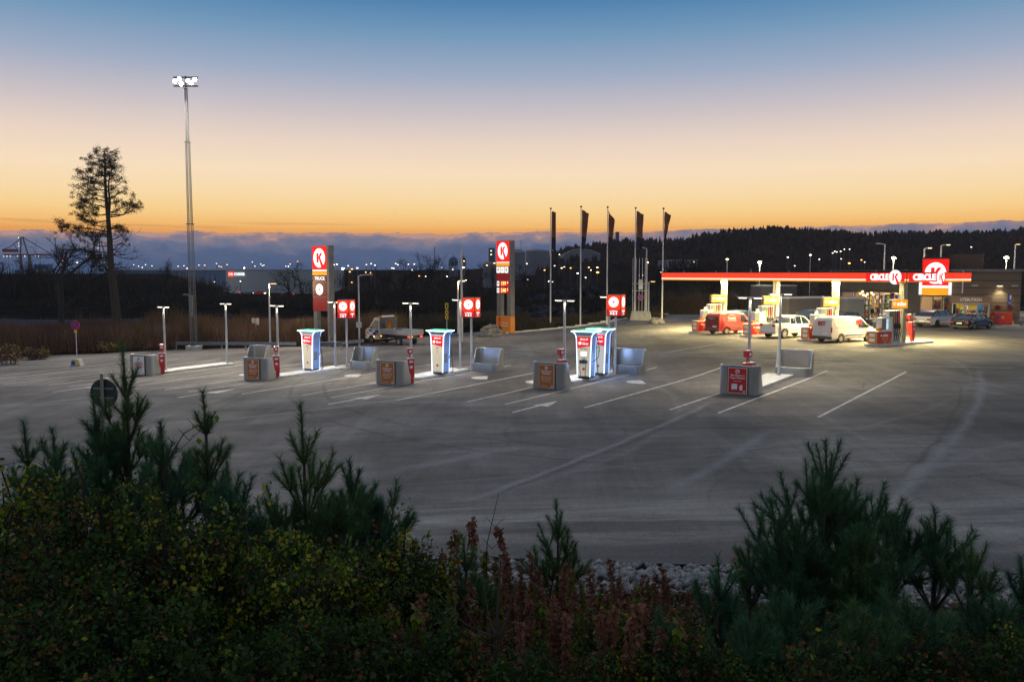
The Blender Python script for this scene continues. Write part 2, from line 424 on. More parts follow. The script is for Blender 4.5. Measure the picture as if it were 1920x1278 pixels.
# newer dark strip by the stones
edge = mth('ADD', sep.outputs[1], mth('MULTIPLY', sep.outputs[0], .17))
dk = mth('SUBTRACT', 1.0, mth('MULTIPLY', mth('SUBTRACT', edge, 18.35), 2.5, True), True)
c2 = mix(mth('MULTIPLY', dk, .5), c2, (.105, .1, .1))
fine = rampn(noise(11, 8, rough=.9), [(.32, (.55, .55, .55)), (.68, (1.42, 1.42, 1.42))])
c2 = mix(.8, c2, fine, 'MULTIPLY')
t.links.new(c2, b.inputs['Base Color'])
t.links.new(rampn(noise(.5, 5), [(.3, (.72, .72, .72)), (.7, (.95, .95, .95))]), b.inputs['Roughness']); b.inputs['Specular IOR Level'].default_value = .22
bp = tn('ShaderNodeBump'); bp.inputs['Strength'].default_value = .5; bp.inputs['Distance'].default_value = .01
t.links.new(noise(60, 2), bp.inputs['Height']); t.links.new(bp.outputs[0], b.inputs['Normal'])
lot = MB(); xs2 = list(np.arange(-156, 158, 2.0)); K = 70
vs = []
for k in range(K+1):
    for x in xs2:
        a, e = near_edge(x), far_edge(x); e2 = a + (e-a)*k/K
        vs.append((x, e2, G(x, e2)))
nx = len(xs2)
lot.add(vs, [(j*nx+i, j*nx+i+1, (j+1)*nx+i+1, (j+1)*nx+i) for j in range(K) for i in range(nx-1)])
tag(lot.build('forecourt', 'asphalt', smooth=True), kind='structure')
# road behind the lot
rd = MB()
def strip(mb, pts, wd, dz, mi=0, zf=None):
    """flat ribbon along pts (x,y), following the ground"""
    P = []
    for (x0, y0), (x1, y1) in zip(pts, pts[1:]):
        n = max(1, int(math.hypot(x1-x0, y1-y0)/1.5))
        P += [(x0+(x1-x0)*i/n, y0+(y1-y0)*i/n) for i in range(n)]
    P.append(pts[-1]); V = []
    zf = zf or G
    for i, (x, y) in enumerate(P):
        a = P[max(0, i-1)]; c = P[min(len(P)-1, i+1)]; dx, dy = c[0]-a[0], c[1]-a[1]; l = math.hypot(dx, dy) or 1
        nx_, ny_ = -dy/l*wd/2, dx/l*wd/2
        V += [(x+nx_, y+ny_, zf(x+nx_, y+ny_)+dz), (x-nx_, y-ny_, zf(x-nx_, y-ny_)+dz)]
    mb.add(V, [(2*i, 2*i+1, 2*i+3, 2*i+2) for i in range(len(P)-1)], mi); return mb
pmat('roadasph', (.04, .055, .085), .8, var=.2, spec=.1)
strip(rd, [(-150, 104), (-60, 102), (-10, 100), (14, 108), (30, 122), (150, 130)], 8, .25, zf=lambda x, y: max(terrain(x, y), terrain(x, y-4), terrain(x, y+4)))
tag(rd.build('road', 'roadasph'), kind='structure')

# ------------------------------------------------------------------ painted markings
mk = MB()
Lst = [gnd(1534, 782), gnd(1347, 774), gnd(1256, 768)]
PV = Vector((-9.05, 4.05, 0)); LDIR = Vector((.60, .80, 0))
for i in range(-1, 6):
    for j, (p, ln) in enumerate(zip(Lst, (16.0, 15.5, 15.0))):
        if i == -1: continue
        a = p + PV*i; e = a + LDIR*ln
        strip(mk, [(a.x, a.y), (e.x, e.y)], .13, .005)
def arrow(p, s=1.0, d=LDIR):
    n = Vector((-d.y, d.x, 0)); q = lambda a, c: (p + d*a*s + n*c*s)
    V = [q(0, -.09), q(2.2, -.09), q(2.2, .09), q(0, .09), q(2.0, -.55), q(3.6, 0), q(2.0, .32)]
    mk.add([(v.x, v.y, G(v.x, v.y)+.006) for v in V], [(0, 1, 2, 3), (4, 5, 6)])
for i in range(0, 4): arrow(gnd(961, 773) + PV*i)
for (u, v) in [(1200, 716), (907, 708), (668, 704), (1010, 716), (470, 702)]:
    c = gnd(u, v); r = .75
    mk.add([(c.x+r*math.cos(2*math.pi*k/28), c.y+r*math.sin(2*math.pi*k/28), G(c.x, c.y)+.007) for k in range(28)], [tuple(range(28))])
tag(mk.build('road_markings', 'roadpaint'), kind='structure')
mk2 = MB()
def seg(u0, v0, u1, v1, wd=.14):
    a, e = gnd(u0, v0), gnd(u1, v1); strip(mk2, [(a.x, a.y), (e.x, e.y)], wd, .0055)
for q in [(1236, 666, 1420, 674), (1420, 674, 1900, 690), (960, 655, 1110, 662), (1040, 655, 1130, 656), (880, 630, 900, 631),
          (905, 657, 1000, 664), (1350, 658, 1372, 658), (1540, 673, 1580, 674), (1690, 679, 1720, 679), (1480, 668, 1510, 669),
          (1250, 633, 1290, 636), (1030, 628, 1056, 628), (1070, 641, 1150, 648), (1370, 663, 1500, 665)]:
    seg(*q)
for k in range(11):     # hatched crossing strip running up towards the pumps
    u, v = 1238+k*11.5, 662-k*1.9
    seg(u-14, v+1.6, u+20, v-1.6, .16)
tag(mk2.build('worn_markings', 'wornpaint'), kind='structure')
# kerb along the far edge on both sides
kb = MB()
def kerb(pts, hgt=.12, wd=.18):
    for (x0, y0), (x1, y1) in zip(pts, pts[1:]):
        l = math.hypot(x1-x0, y1-y0); n = max(1, int(l/2)); dx, dy = (x1-x0)/l, (y1-y0)/l
        for i in range(n):
            ax, ay = x0+dx*l*i/n, y0+dy*l*i/n; bx, by = x0+dx*l*(i+1)/n, y0+dy*l*(i+1)/n
            z = min(G(ax, ay), G(bx, by)); nxx, nyy = -dy*wd/2, dx*wd/2
            kb.prism([(ax+nxx, ay+nyy), (ax-nxx, ay-nyy), (bx-nxx, by-nyy), (bx+nxx, by+nyy)], z-.15, max(G(ax, ay), G(bx, by))+hgt, 'z')
kerb([(x, far_edge(x)-.1) for x in (-.6, 3, 7, 11.6, 15, 20)])
tag(kb.build('kerb', 'kerbc'), kind='structure')

# ================================================================== CHARGING LANES
lane_txt = ['nearest the pumps, rightmost', 'by the paired chargers', 'middle one of five', 'by the leftmost charger', 'leftmost of five']
cab_px = [(1382.6, 741), (1025.3, 730.3), (727.5, 722.5), (476, 713.5), (262, 704.5)]
def ringpts(wd, dp, r, n=8):
    P = []
    for cx, cy, a0 in ((wd/2-r, r, -90), (wd/2-r, dp-r, 0), (-wd/2+r, dp-r, 90), (-wd/2+r, r, 180)):
        for i in range(n+1):
            a = R(a0+90*i/n); P.append((cx+r*math.cos(a), cy+r*math.sin(a)))
    return P
def ring_h(y): return 1.4 if y < .55 else (.5 if y > .86 else 1.4-.9*(y-.55)/.31)
def make_barrier(name):
    t = thing(name, None, None)
    P = ringpts(1.9, 1.2, .34); P2 = []
    for i, p in enumerate(P):      # split long side edges so that the slope follows
        q = P[(i+1) % len(P)]; P2.append(p)
        if abs(p[0]-q[0]) < 1e-4 and abs(p[1]-q[1]) > .2:
            for k in range(1, 8): P2.append((p[0], p[1]+(q[1]-p[1])*k/8))
    n = len(P2); V = []
    for (x, y) in P2:
        h = ring_h(y); s = .94; V += [(x, y, 0), (x, y, h), (x*s, .6+(y-.6)*s, h), (x*s, .6+(y-.6)*s, 0)]
    fs = []
    for i in range(n):
        j = (i+1) % n
        for k in range(3): fs.append((i*4+k, j*4+k, j*4+k+1, i*4+k+1))
    mb = MB(); mb.add(V, fs)
    mb.build('shell', 'galv', t)
    rl = MB(); rl.tube([(x*.97, .6+(y-.6)*.97, ring_h(y)+.012) for x, y in P2+[P2[0]]], .03, 6); rl.build('rim', 'steelpole', t)
    gv = MB(); gv.prism([(x*.93, .6+(y-.6)*.93) for x, y in P], .38, .44, 'z'); gv.build('filling', 'gravelfill', t)
    return t
pmat('gravelfill', (.22, .18, .13), .95, var=.5, vscale=25, bump=.8, bscale=40)
def poster(parent, mat, kind):
    fr = MB(); fr.box(-.5, .5, -.05, -.004, .06, 1.38); f = fr.build('poster_frame', 'darksteel', parent)
    wp = MB(); wp.box(-.46, .46, -.062, -.05, .1, 1.34); p1 = wp.build('poster', 'whitetext', parent)
    pp = MB(); pp.box(-.43, .43, -.07, -.062, .13, 1.31); q = pp.build('print', mat, p1)
    y = -.075
    if kind == 'orange':
        k_emblem(q, 0, y-.01, 1.15, .09, .09, 'whitetext', 'orangep', 'emblem')
        text('Otrolig som', 0, y, .98, .125, 'whitetext', q, off=.004); text('framtiden', 0, y, .86, .125, 'whitetext', q, off=.004)
        for i, ln in enumerate(('Ladda tungt med el på', 'vägen vid stationen och', 'spara tid på din resa', 'hela vägen fram')): text(ln, 0, y, .7-.085*i, .065, 'whitetext', q)
        text('Läs mer i appen', -.12, y, .22, .055, 'whitetext', q); k_emblem(q, .33, y-.01, .2, .05, .05, 'whitetext', 'orangep', 'emblem')
    elif kind == 'red':
        k_emblem(q, 0, y-.01, 1.15, .1, .1, 'whitetext', 'redpaint', 'emblem')
        text('När hungern vi', 0, y, .97, .11, 'whitetext', q, off=.004); text('Frappe-Champion', 0, y, .85, .1, 'whitetext', q, off=.004)
        text('Välj en meny', 0, y, .7, .07, 'whitetext', q); 
        b1 = MB(); b1.box(-.27, 0, y-.003, y+.004, .3, .56); b1.prism([(-.25, .26), (-.21, .26), (-.21, .3), (-.25, .3)], y-.003, y+.004, 'y'); b1.build('picture', 'whitetext', q)
        b2 = MB(); b2.prism([(.12, .26), (.25, .26), (.25, .52), (.15, .52), (.1, .42)], y-.003, y+.004, 'y'); b2.build('picture', 'whitetext', q)
        k_emblem(q, .33, y-.01, .2, .05, .05, 'whitetext', 'redpaint', 'emblem')
    else:
        k_emblem(q, 0, y-.01, 1.14, .09, .09, 'bluesign', 'whitetext', 'emblem')
        for i, ln in enumerate(('Vi bygger ut', 'snabbladdning med', 'elpriset till oss', 'kostnadsfri', 'laddning')): text(ln, 0, y, .95-.1*i, .1, 'redtext', q, off=.004)
        text('Info', -.28, y, .2, .07, 'blackpl', q); k_emblem(q, .33, y-.01, .2, .05, .05, 'redpaint', 'whitetext', 'emblem')
def service_post(label, loc, rz, group):
    t = thing('service_post', label, 'wiper station', loc, rz, group)
    b = MB(); b.box(.1, .3, -.16, .16, 0, .5)
    b.prism([(-.24, 1.42), (.3, 1.42), (.3, .38), (.02, .38)], -.19, .19, 'y'); b.build('body', 'redpaint', t, bevel=.03)
    c = MB(); c.box(-.02, .31, -.2, .2, 1.425, 1.47); c.build('lid', 'snowcap', t, bevel=.012)
    n = MB(); n.cyl((-.1, 0, 1.4), (-.1, 0, 1.72), .035, n=10); n.cyl((.06, 0, 1.46), (-.02, 0, 1.7), .025, n=8); n.build('neck', 'redpaint', t)
    h = MB(); h.box(-.24, .1, -.15, .15, 1.68, 2.0); h.build('towel_box', 'redpaint', t, bevel=.04)
    h2 = MB(); h2.box(-.22, .08, -.13, .13, 2.002, 2.025); h2.build('cap', 'snowcap', t, bevel=.01)
    e = MB(); e.prism([(.1+.0, 0)]*0 or [(.085*math.cos(a), .085*math.sin(a)) for a in np.linspace(0, 2*math.pi, 20, endpoint=False)], 0, .01, 'z')
    e.xf(Matrix.Translation((.31, 0, .95)) @ Matrix.Rotation(R(90), 4, 'Y')); e.build('emblem', 'whitetext', t)
    e = MB(); e.box(.3, .312, -.11, .11, 1.2, 1.32); e.build('notice', 'whitetext', t)
    e = MB(); e.box(.1, .112, -.07, .07, 1.77, 1.92); e.build('notice', 'whitetext', t)
    return t
def make_light_pole():
    t = thing('lane_light', None, None)
    b = MB(); b.cyl((0,0,0), (0,0,4.38), .085, .065, 14); b.build('pole', 'steelpole', t, smooth=False)
    b = MB(); b.lathe([(.0, 0), (.13, 0), (.13, .02), (.085, .025)], 14); b.build('base_plate', 'steelpole', t)
    b = MB(); b.prism([(-.6, -.05), (.6, -.05), (.66, 0), (.6, .05), (-.6, .05), (-.66, 0)], 4.38, 4.43, 'z'); a = b.build('arm', 'steelpole', t, bevel=.01)
    for s in (-1, 1):
        h = MB(); h.box(min(s*.2, s*.56), max(s*.2, s*.56), -.045, .045, 4.362, 4.379); h.build('lamp', 'e_warm', a)
    return t
lp0 = make_light_pole(); used = [False]
def light_pole(label, loc, en=1150):
    if not used[0]:
        o = lp0; used[0] = True; o.location = loc; o['label'] = label; o['category'] = 'lamp post'; o['group'] = 'T-topped lamp posts on the charging islands'
        o.rotation_euler.z = RZA + R(4)
    else: o = dup(lp0, label, loc, RZA + R(4))
    lamp('SPOT', (loc[0], loc[1], loc[2]+4.33), en, (1, .88, .66), .12, R(150), (0, 0, 0), .5, 'lamp_light', None)
pole_px = [((1403, 722), (1460, 703)), ((1058, 712), (1141, 694)), ((771, 706), (863, 691)), ((522, 702.5), (629, 686.5)), ((310.5, 693.5), (426, 680.5))]
rear_px = [(1484, 707), (1172, 701.5), (905, 697), (672, 692), (472, 686)]
def gh(u, v, h):
    d = ray(u, v); t = CAMZ/(-d.z)
    for _ in range(30): t = (CAMZ - G(d.x*t, d.y*t) - h)/(-d.z)
    return Vector((d.x*t, d.y*t, G(d.x*t, d.y*t)+h))
bar0 = make_barrier('crash_barrier'); first = True
KH = .17
post_kind = ['red', 'orange', 'orange', 'orange', 'white']
pole_words = [('nearer lamp post behind the red poster', 'lamp post near the barrier tub at the pump end of the rightmost island'),
              ('nearer lamp post left of the paired chargers', 'lamp post right of the paired chargers, beside the 4 & 3 sign'),
              ('nearer lamp post left of the lone middle charger', 'lamp post right of the lone middle charger, beside the 6 & 5 sign'),
              ('nearer lamp post on the second island from the left', 'lamp post beside the 6 & 7 sign'),
              ('nearer lamp post behind the white poster', 'far lamp post at the end of the empty leftmost island')]
for i in range(5):
    # barrier with poster
    c0 = gnd(*cab_px[i]); nm = lane_txt[i]
    bt = bar0 if first else copy_tree(bar0); first = False
    bt.location = c0; bt.rotation_euler.z = R((-31, -29, -24, -22, -18)[i])
    tag(bt, f"crash barrier tub with {post_kind[i]} poster, {nm}", 'barrier', 'poster barriers at the near ends of the islands')
    if i == 0: keep = bt
    else: pass
bars = [o for o in C.objects if o.name.startswith('crash_barrier')]
for i, bt in enumerate(bars):
    # rear tub (open side towards the camera) copied before the poster is added
    c1 = gnd(*rear_px[i]); rt = copy_tree(bt); d = Vector((math.sin(R(32)), math.cos(R(32)), 0))
    rt.location = c1 + d*1.2; rt.rotation_euler.z = R(-32+180)
    tag(rt, f"open steel tub at island far end, {lane_txt[i]}", 'barrier', 'open barrier tubs at the far ends of the islands')
for i, bt in enumerate(bars):
    poster(bt, {'red': 'redpaint', 'orange': 'orangedk', 'white': 'whitetext'}[post_kind[i]], post_kind[i])
    loc = bt.matrix_world  # placed below from the barrier's own frame
    c0 = Vector(bt.location); d = Vector((math.sin(R(32)), math.cos(R(32)), 0)); s = Vector((math.cos(R(32)), -math.sin(R(32)), 0))
    q = c0 + d*1.38 + s*(.3 if i < 2 else .5); q.z = G(q.x, q.y)
    if i in (0, 1): q = c0 + d*1.4 + s*.1; q.z = G(q.x, q.y)
    service_post(f"red wiper station, {lane_txt[i]}", q, R(-70 if i > 1 else -60), 'red wiper stations on the charging islands')
    # kerb island
    F0 = gh(*pole_px[i][0], KH); B0 = gh(*pole_px[i][1], KH)
    a = F0 - AX*.7; e = Vector(gnd(*rear_px[i])) - AX*.05
    ln = (e-a).dot(AX); n = Vector((AX.y, -AX.x, 0))
    wd = .75
    k = MB(); pts = []
    cc = a + n*.0
    outl = [(cc - n*wd*.4), (cc - n*wd + AX*.55), (cc - n*wd + AX*(ln)), (cc + n*wd + AX*ln), (cc + n*wd + AX*.55), (cc + n*wd*.4)]
    V = []; m_ = len(outl)
    for p in outl: V.append((p.x, p.y, G(p.x, p.y)-.1))
    for p in outl: V.append((p.x, p.y, G(p.x, p.y)+KH))
    k.add(V, [tuple(range(m_, 2*m_))] + [(q, (q+1) % m_, (q+1) % m_+m_, q+m_) for q in range(m_)])
    tag(k.build('kerb_island', 'kerbc', bevel=.03), f"concrete island, {lane_txt[i]}", 'island', 'concrete charging islands')
    light_pole(pole_words[i][0], F0); light_pole(pole_words[i][1], B0)
    q = Vector((a.x, a.y, 0)) + AX*.0
# ------------------------------------------------------------------ chargers
def charger(label, loc, screen=False):
    t = thing('ev_charger', label, 'charger', loc, R(-27), 'illuminated chargers')
    prof = [(.12, .37), (1.2, .405), (2.2, .445), (2.4, .48), (2.52, .56), (2.6, .67)]
    fr = [(x, z) for z, x in prof] + [(-x, z) for z, x in reversed(prof)]
    b = MB(); b.prism(fr, .02, .74, 'y'); b.build('body', 'chgbody', t, bevel=.012)
    b = MB(); b.box(-.33, .33, .06, .7, 0, .12); b.build('plinth', 'darksteel', t)
    b = MB(); b.box(-.7, .7, -.1, .84, 2.6, 2.68); b.build('canopy', 'whitepaint', t, bevel=.01)
    b = MB(); b.box(-.6, .6, 0, .74, 2.682, 2.71); b.build('green_glow_plate', 'e_green', t)  # added glowing plate, no real lamp: stands in for the green halo above
    for s in (-1, 1):
        for y in (-.0, .755):
            b = MB(); b.tube([(s*x, y, z) for z, x in prof], .018, 6); b.build('light_strip', 'e_led', t)
            b = MB(); yy = .03 if y < .1 else .73; b.tube([(s*(x+.012), yy, z) for z, x in prof], .016, 6); b.build('side_glow_strip', 'e_ledblue', t)
    b = MB(); b.box(-.72, .72, -.125, -.1, 2.61, 2.665); b.build('rim_light', 'e_ledcyan', t)
    b = MB(); b.box(.701, .725, -.098, .85, 2.61, 2.665); b.build('rim_light', 'e_ledcyan', t)
    b = MB(); b.box(-.725, -.701, -.098, .85, 2.61, 2.665); b.build('rim_light', 'e_ledcyan', t)
    # front sheet
    f = MB(); f.prism([(-.33, .16), (.33, .16), (.4, 2.38), (-.4, 2.38)], .004, .02, 'y'); p = f.build('front_panel', 'chargerpanel', t)
    r = MB(); r.prism([(-.375, 1.85 if not screen else 1.7), (.375, 1.68 if not screen else 1.85), (.398, 2.34), (-.398, 2.34)], -.004, .003, 'y'); r.build('graphic', 'e_chgred', p)
    text('CIRCLE', -.06, -.012, 2.2, .1, 'e_whitesoft', p, off=.004); k_emblem(p, .2, -.02, 2.2, .055, .055, 'e_whitesoft', 'e_chgred')
    bolt_emblem(p, -.22, -.02, 1.98, .085, 'e_whitesoft', 'e_chgred')
    text('UP TO', .0, -.012, 2.04, .05, 'e_whitesoft', p); text('360 kW', .1, -.012, 1.95, .11, 'e_whitesoft', p, off=.004)
    bolt_emblem(p, 0, -.005, .55, .075, 'redpaint', 'whitetext')
    if screen:
        s = MB(); s.box(-.17, .17, -.008, .003, 1.28, 1.5); s.build('screen', 'e_screen', p)
        s = MB()
        for k in range(4): s.box(-.2+.11*k, -.14+.11*k, -.006, .003, 1.66, 1.7); s.box(-.14+.09*k, -.1+.09*k, -.006, .003, 1.14, 1.17)
        s.build('buttons', 'blackpl', p)
        for sgn in (-1, 1):
            c = MB(); c.cyl((sgn*.17, -.08, .86), (sgn*.17, -.08, 1.06), .05, .06, 10); c.box(sgn*.17-.06, sgn*.17+.06, -.1, .0, .9, 1.04); cc = c.build('connector', 'connblue', t)
            h = MB(); h.tube([(sgn*.17, -.1, .88), (sgn*.17, -.13, .6), (sgn*.13+.02, -.14, .25), (sgn*.2+.05, -.12, .06), (sgn*.3+.12, -.1, .03)], .018, 6); h.build('cable', 'rubber', cc)
        c = MB(); c.box(-.1, .1, -.06, .0, .84, 1.1); c.build('holster', 'darksteel', t, bevel=.01)
        h = MB(); h.tube([(.62, .2, 2.45), (.7, .22, 2.35), (.78, .25, 2.0), (.83, .25, 1.6), (.78, .2, 1.2), (.55, .15, 1.0), (.46, .1, .95)], .022, 6)
        h.tube([(.6, .5, 2.45), (.55, .5, 1.6), (.62, .45, .9), (.7, .4, .4), (.55, .35, .1), (.4, .3, .05)], .022, 6); h.build('cable', 'rubber', t)
    else:
        s = MB(); s.box(-.08, -.02, -.004, .003, 1.58, 1.64); s.box(.03, .09, -.004, .003, 1.58, 1.64); s.box(-.01, .01, -.004, .003, 1.3, 1.52); s.build('printed_marks', 'blackpl', p)
        h = MB(); h.tube([(.62, .55, 2.5), (.56, .62, 1.8), (.57, .6, 1.2), (.52, .5, .95)], .02, 6)
        h.tube([(.56, .7, 1.5), (.62, .78, .6), (.66, .75, .12), (.5, .7, .05)], .02, 6); h.build('cable', 'rubber', t)
        s = MB(); s.prism([(.15, .7), (.5, .7), (.5, 1.25), (.15, 1.25)], .0, .006, 'y')
        s.v = [(.412 + p_[1], p_[0], p_[2]) for p_ in s.v]; s.build('side_grille', 'greysteel', t)
    # its own glow on the ground
    for sg in (-1, 1): lamp('POINT', Vector(loc) + Vector((0, 0, .9)) + AX*.4 + Vector((AX.y, -AX.x, 0))*1.15*sg, 28, (.32, .52, 1), .35, name='glow_light')
    return t
pmat('chargerpanel', (.5, .47, .38), .4, emit=(1, .9, .7), estr=.3); pmat('chgbody', (.3, .38, .55), .4)
emat('e_chgred', lin(215, 22, 45), .8)
pmat('connblue', (.03, .12, .35), .35)
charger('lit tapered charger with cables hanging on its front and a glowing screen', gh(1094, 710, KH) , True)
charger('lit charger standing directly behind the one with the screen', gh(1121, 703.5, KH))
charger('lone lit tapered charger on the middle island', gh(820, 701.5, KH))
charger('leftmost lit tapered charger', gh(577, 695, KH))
# ------------------------------------------------------------------ cube signs
def cube_sign(label, loc, num, side, top, rz=-20):
    t = thing('lane_sign', label, 'sign', loc, R(rz), 'lit cube signs over the charging islands')
    h = top
    p = MB(); p.cyl((0,0,0), (0,0,h-1.2), .07, .07, 12); p.build('pole', 'steelpole', t)
    b = MB(); b.box(-.43, .43, -.43, .43, h-1.26, h); b.build('casing', 'darksteel', t, bevel=.01)
    for rz in (0, 90, 180, 270):
        e = bpy.data.objects.new('face', None)
        f = MB(); f.box(-.4, .4, -.45, -.432, h-.86, h-.03); f.box(-.4, .4, -.452, -.434, h-.85, h-.04)
        f = MB(); f.box(-.4, .4, -.45, -.432, h-.86, h-.03, 0); f.box(-.4, .4, -.45, -.432, h-1.22, h-.88, 1)
        fo = f.build('face', ['e_redor', 'e_redsign2'], t, rz=R(rz))
        bolt_emblem(fo, 0, -.47, h-.44, .3)
        text('Laddplats', 0, -.456, h-.96, .13, 'e_whitesoft', fo, off=.004)
        text(num if rz in (0, 180) else side, 0, -.456, h-1.11, .2, 'e_white', fo, off=.008)
    return t
emat('e_redsign2', lin(196, 14, 20), 1.0)
cube_sign('lit red cube sign numbered 4 & 3 beside the paired chargers', gh(1153.5, 696, KH), '4 & 3', '3', 4.55, -24)
cube_sign('lit red cube sign numbered 6 & 5 beside the lone middle charger', gh(884, 692, KH), '6 & 5', '5', 4.55)
cube_sign('lit red cube sign numbered 6 & 7 below the TRUCK sign', gh(651, 687, KH), '6 & 7', '7', 4.55, -17)
# ================================================================== MAST, TALL SIGNS, FLAGPOLES
mb = gnd(364, 656); mt = thing('floodlight_mast', 'very tall lattice steel mast topped with blazing floodlights', 'mast', mb)
MH = 24.2
lat = MB(); secs = [(0, 11.2, .46), (11.2, 18.3, .34), (18.3, 22.9, .22)]
for z0, z1, wd in secs:
    h = wd/2; cs = [(-h, -h), (h, -h), (h, h), (-h, h)]
    for x, y in cs: lat.cyl((x, y, z0), (x*.85, y*.85, z1), .028 if z0 < 12 else .022, .022, 5)
    n = int((z1-z0)/(wd*1.25)); dz = (z1-z0)/n
    for k in range(n):
        za, zb = z0+k*dz, z0+(k+1)*dz
        for q in range(4):
            a, b_ = cs[q], cs[(q+1) % 4]; s0, s1 = 1-.15*(za-z0)/(z1-z0), 1-.15*(zb-z0)/(z1-z0)
            lat.cyl((a[0]*s0, a[1]*s0, za), (b_[0]*s1, b_[1]*s1, zb), .011, n=4, cap=False)
            lat.cyl((b_[0]*s0, b_[1]*s0, za), (a[0]*s1, a[1]*s1, zb), .011, n=4, cap=False)
            lat.cyl((a[0]*s1, a[1]*s1, zb), (b_[0]*s1, b_[1]*s1, zb), .011, n=4, cap=False)
    lat.box(-h-.05, h+.05, -h-.05, -h, z1-.08, z1); lat.box(-h-.05, h+.05, h, h+.05, z1-.08, z1)
lat.build('lattice', 'greysteel', mt)
b = MB(); b.box(-.6, .6, -.5, .6, -.1, .4); b.build('footing', 'concrete', mt, bevel=.05); mt.scale = (1, 1, 1.032)
b = MB(); b.box(-.75, -.35, -.3, .1, 4.9, 5.0); b.box(-.12, .2, -.62, -.36, 3.0, 4.9); b.build('ladder_box', 'greysteel', mt)
b = MB(); b.box(-1.1, 1.1, -.06, .06, 23.0, 23.12); b.box(-.06, .06, -.06, .06, 22.8, 23.9); b.box(-1.1, 1.1, -.06, .06, 23.75, 23.85)
hb = b.build('head_bar', 'greysteel', mt)
for x, zz in ((-.85, 23.25), (-.45, 23.45), (-.3, 23.02), (.3, 23.3), (.62, 23.12), (.92, 23.4)):
        c = MB(); c.cyl((x, -.3, zz+.15), (x, -.1, zz+.17), .17, .12, 14, mi=0); c.lathe([(0, -.08), (.1, -.06), (.16, 0)], 14, (x, -.3, zz+.15), 'y', mi=1)
        c.build('floodlight', ['greysteel', 'e_flood'], hb)
lamp('SPOT', mb + Vector((0, -.8, 23.2)), 11500, (1, .93, .82), .5, R(150), (R(48), 0, R(-155)), .7, 'floodlight_beam')
lamp('SPOT', mb + Vector((.3, -.8, 23.2)), 9000, (1, .93, .82), .5, R(120), (R(35), 0, R(180)), .8, 'floodlight_beam')

# --- truck price pylon
pylon = gnd(603, 650); p1 = thing('pylon_sign', 'tall lit red roadside sign with a K disc and the word TRUCK', 'sign', pylon, R(-38))
H1 = 9.15
b = MB(); b.box(-1.1, 1.1, .0, .5, 3.9, H1); b.box(.93, 1.25, -.02, .56, 0, H1+.02); b.box(-1.1, -.62, .05, .5, 0, 3.9)
b.build('casing', 'greysteel', p1, bevel=.02)
def panel(parent, z0, z1, mat, name='panel', x0=-1.06, x1=.92):
    q = MB(); q.box(x0, x1, -.03, -.002, z0+.02, z1-.02); return q.build(name, mat, parent)
a = panel(p1, 7.0, H1-.03, 'e_redsign', 'logo_panel'); k_emblem(a, -.07, -.05, 8.06, .8, .86)
panel(p1, 6.86, 7.0, 'e_white', 'stripe'); panel(p1, 6.5, 6.84, 'e_orange', 'stripe')
a = panel(p1, 5.9, 6.48, 'e_dred'); text('TRUCK', -.05, -.036, 6.2, .44, 'e_white', a, off=.008)
a = panel(p1, 5.0-.42, 5.88, 'e_dred'); bolt_emblem(a, -.1, -.055, 5.22, .5)
panel(p1, 3.92, 4.56, 'e_dred2') if False else None
emat('e_dred2', lin(120, 10, 18), .8)
panel(p1, 3.25, 4.54, 'e_dred2')
# --- fuel price pylon
p2 = thing('pylon_sign', 'tall lit red price sign with a K disc above an orange advert board', 'sign', gnd(944, 624), R(-50))
H2 = 9.5
b = MB(); b.box(-1.12, 1.0, .0, .5, 5.2, H2); b.box(-1.12, -.5, .02, .5, 0, 5.2); b.box(.6, 1.15, -.02, .56, 0, H2+.02); b.build('casing', 'greysteel', p2, bevel=.02)
def panel2(z0, z1, mat, name='panel', x0=-1.08, x1=.98, y=-.03): 
    q = MB(); q.box(x0, x1, y-.022, y, z0+.015, z1-.015); return q.build(name, mat, p2)
a = panel2(7.35, H2-.03, 'e_redsign', 'logo_panel'); k_emblem(a, -.05, -.07, 8.45, .78, .86)
panel2(7.22, 7.34, 'e_white', 'stripe'); panel2(6.9, 7.2, 'e_orange', 'stripe'); 
a = panel2(6.15, 6.88, 'e_dred', 'services_panel')
for i, (x, s) in enumerate(((-.76, 'P'), (-.1, '~'), (.56, '0'))):
    q = MB(); q.box(x-.28, x+.28, -.075, -.053, 6.2, 6.82); q2 = q.build('icon', 'e_whitesoft', a); text(s, x, -.082, 6.5, .4, 'blackpl', q2, off=.02)
panel2(5.45, 6.13, 'e_dred2')
for z, s, sup, ic, icm in ((4.78, '199', '4', '95', 'green'), (4.08, '248', '2', 'D', 'blackpl')):
    a = panel2(z, z+.64, 'e_dred', 'price_row')
    q = MB(); q.box(-.98, -.62, -.075, -.053, z+.07, z+.57); q2 = q.build('icon', 'e_whitesoft', a); text(ic, -.8, -.082, z+.32, .3, icm, q2, off=.01)
    q = MB(); q.box(-.5, .94, -.062, -.053, z+.03, z+.61); q2 = q.build('price_display', 'e_dispred', a) if 'e_dispred' in M else q.build('price_display', emat('e_dispred', lin(190, 12, 10), 1.0), a)
    text(s, .08, -.07, z+.32, .56, 'e_digit', q2, off=.012); text(sup, .74, -.07, z+.42, .34, 'e_digit', q2, off=.008)
q = MB(); q.box(-1.14, 1.17, -.06, .58, 0.05, 1.75); q = q.build('advert_board', 'orangep', p2, bevel=.02)
text('Gratis kaffe', .3, -.07, 1.05, .24, 'whitetext', q); text('till alla bilister', .34, -.07, .78, .2, 'whitetext', q)
q2 = MB(); q2.disc(-.55, -.075, 1.4, .17, .2, 16, -.06); q2.box(-.66, -.56, -.075, -.06, .6, 1.2); q2.build('picture', 'redpaint', q)
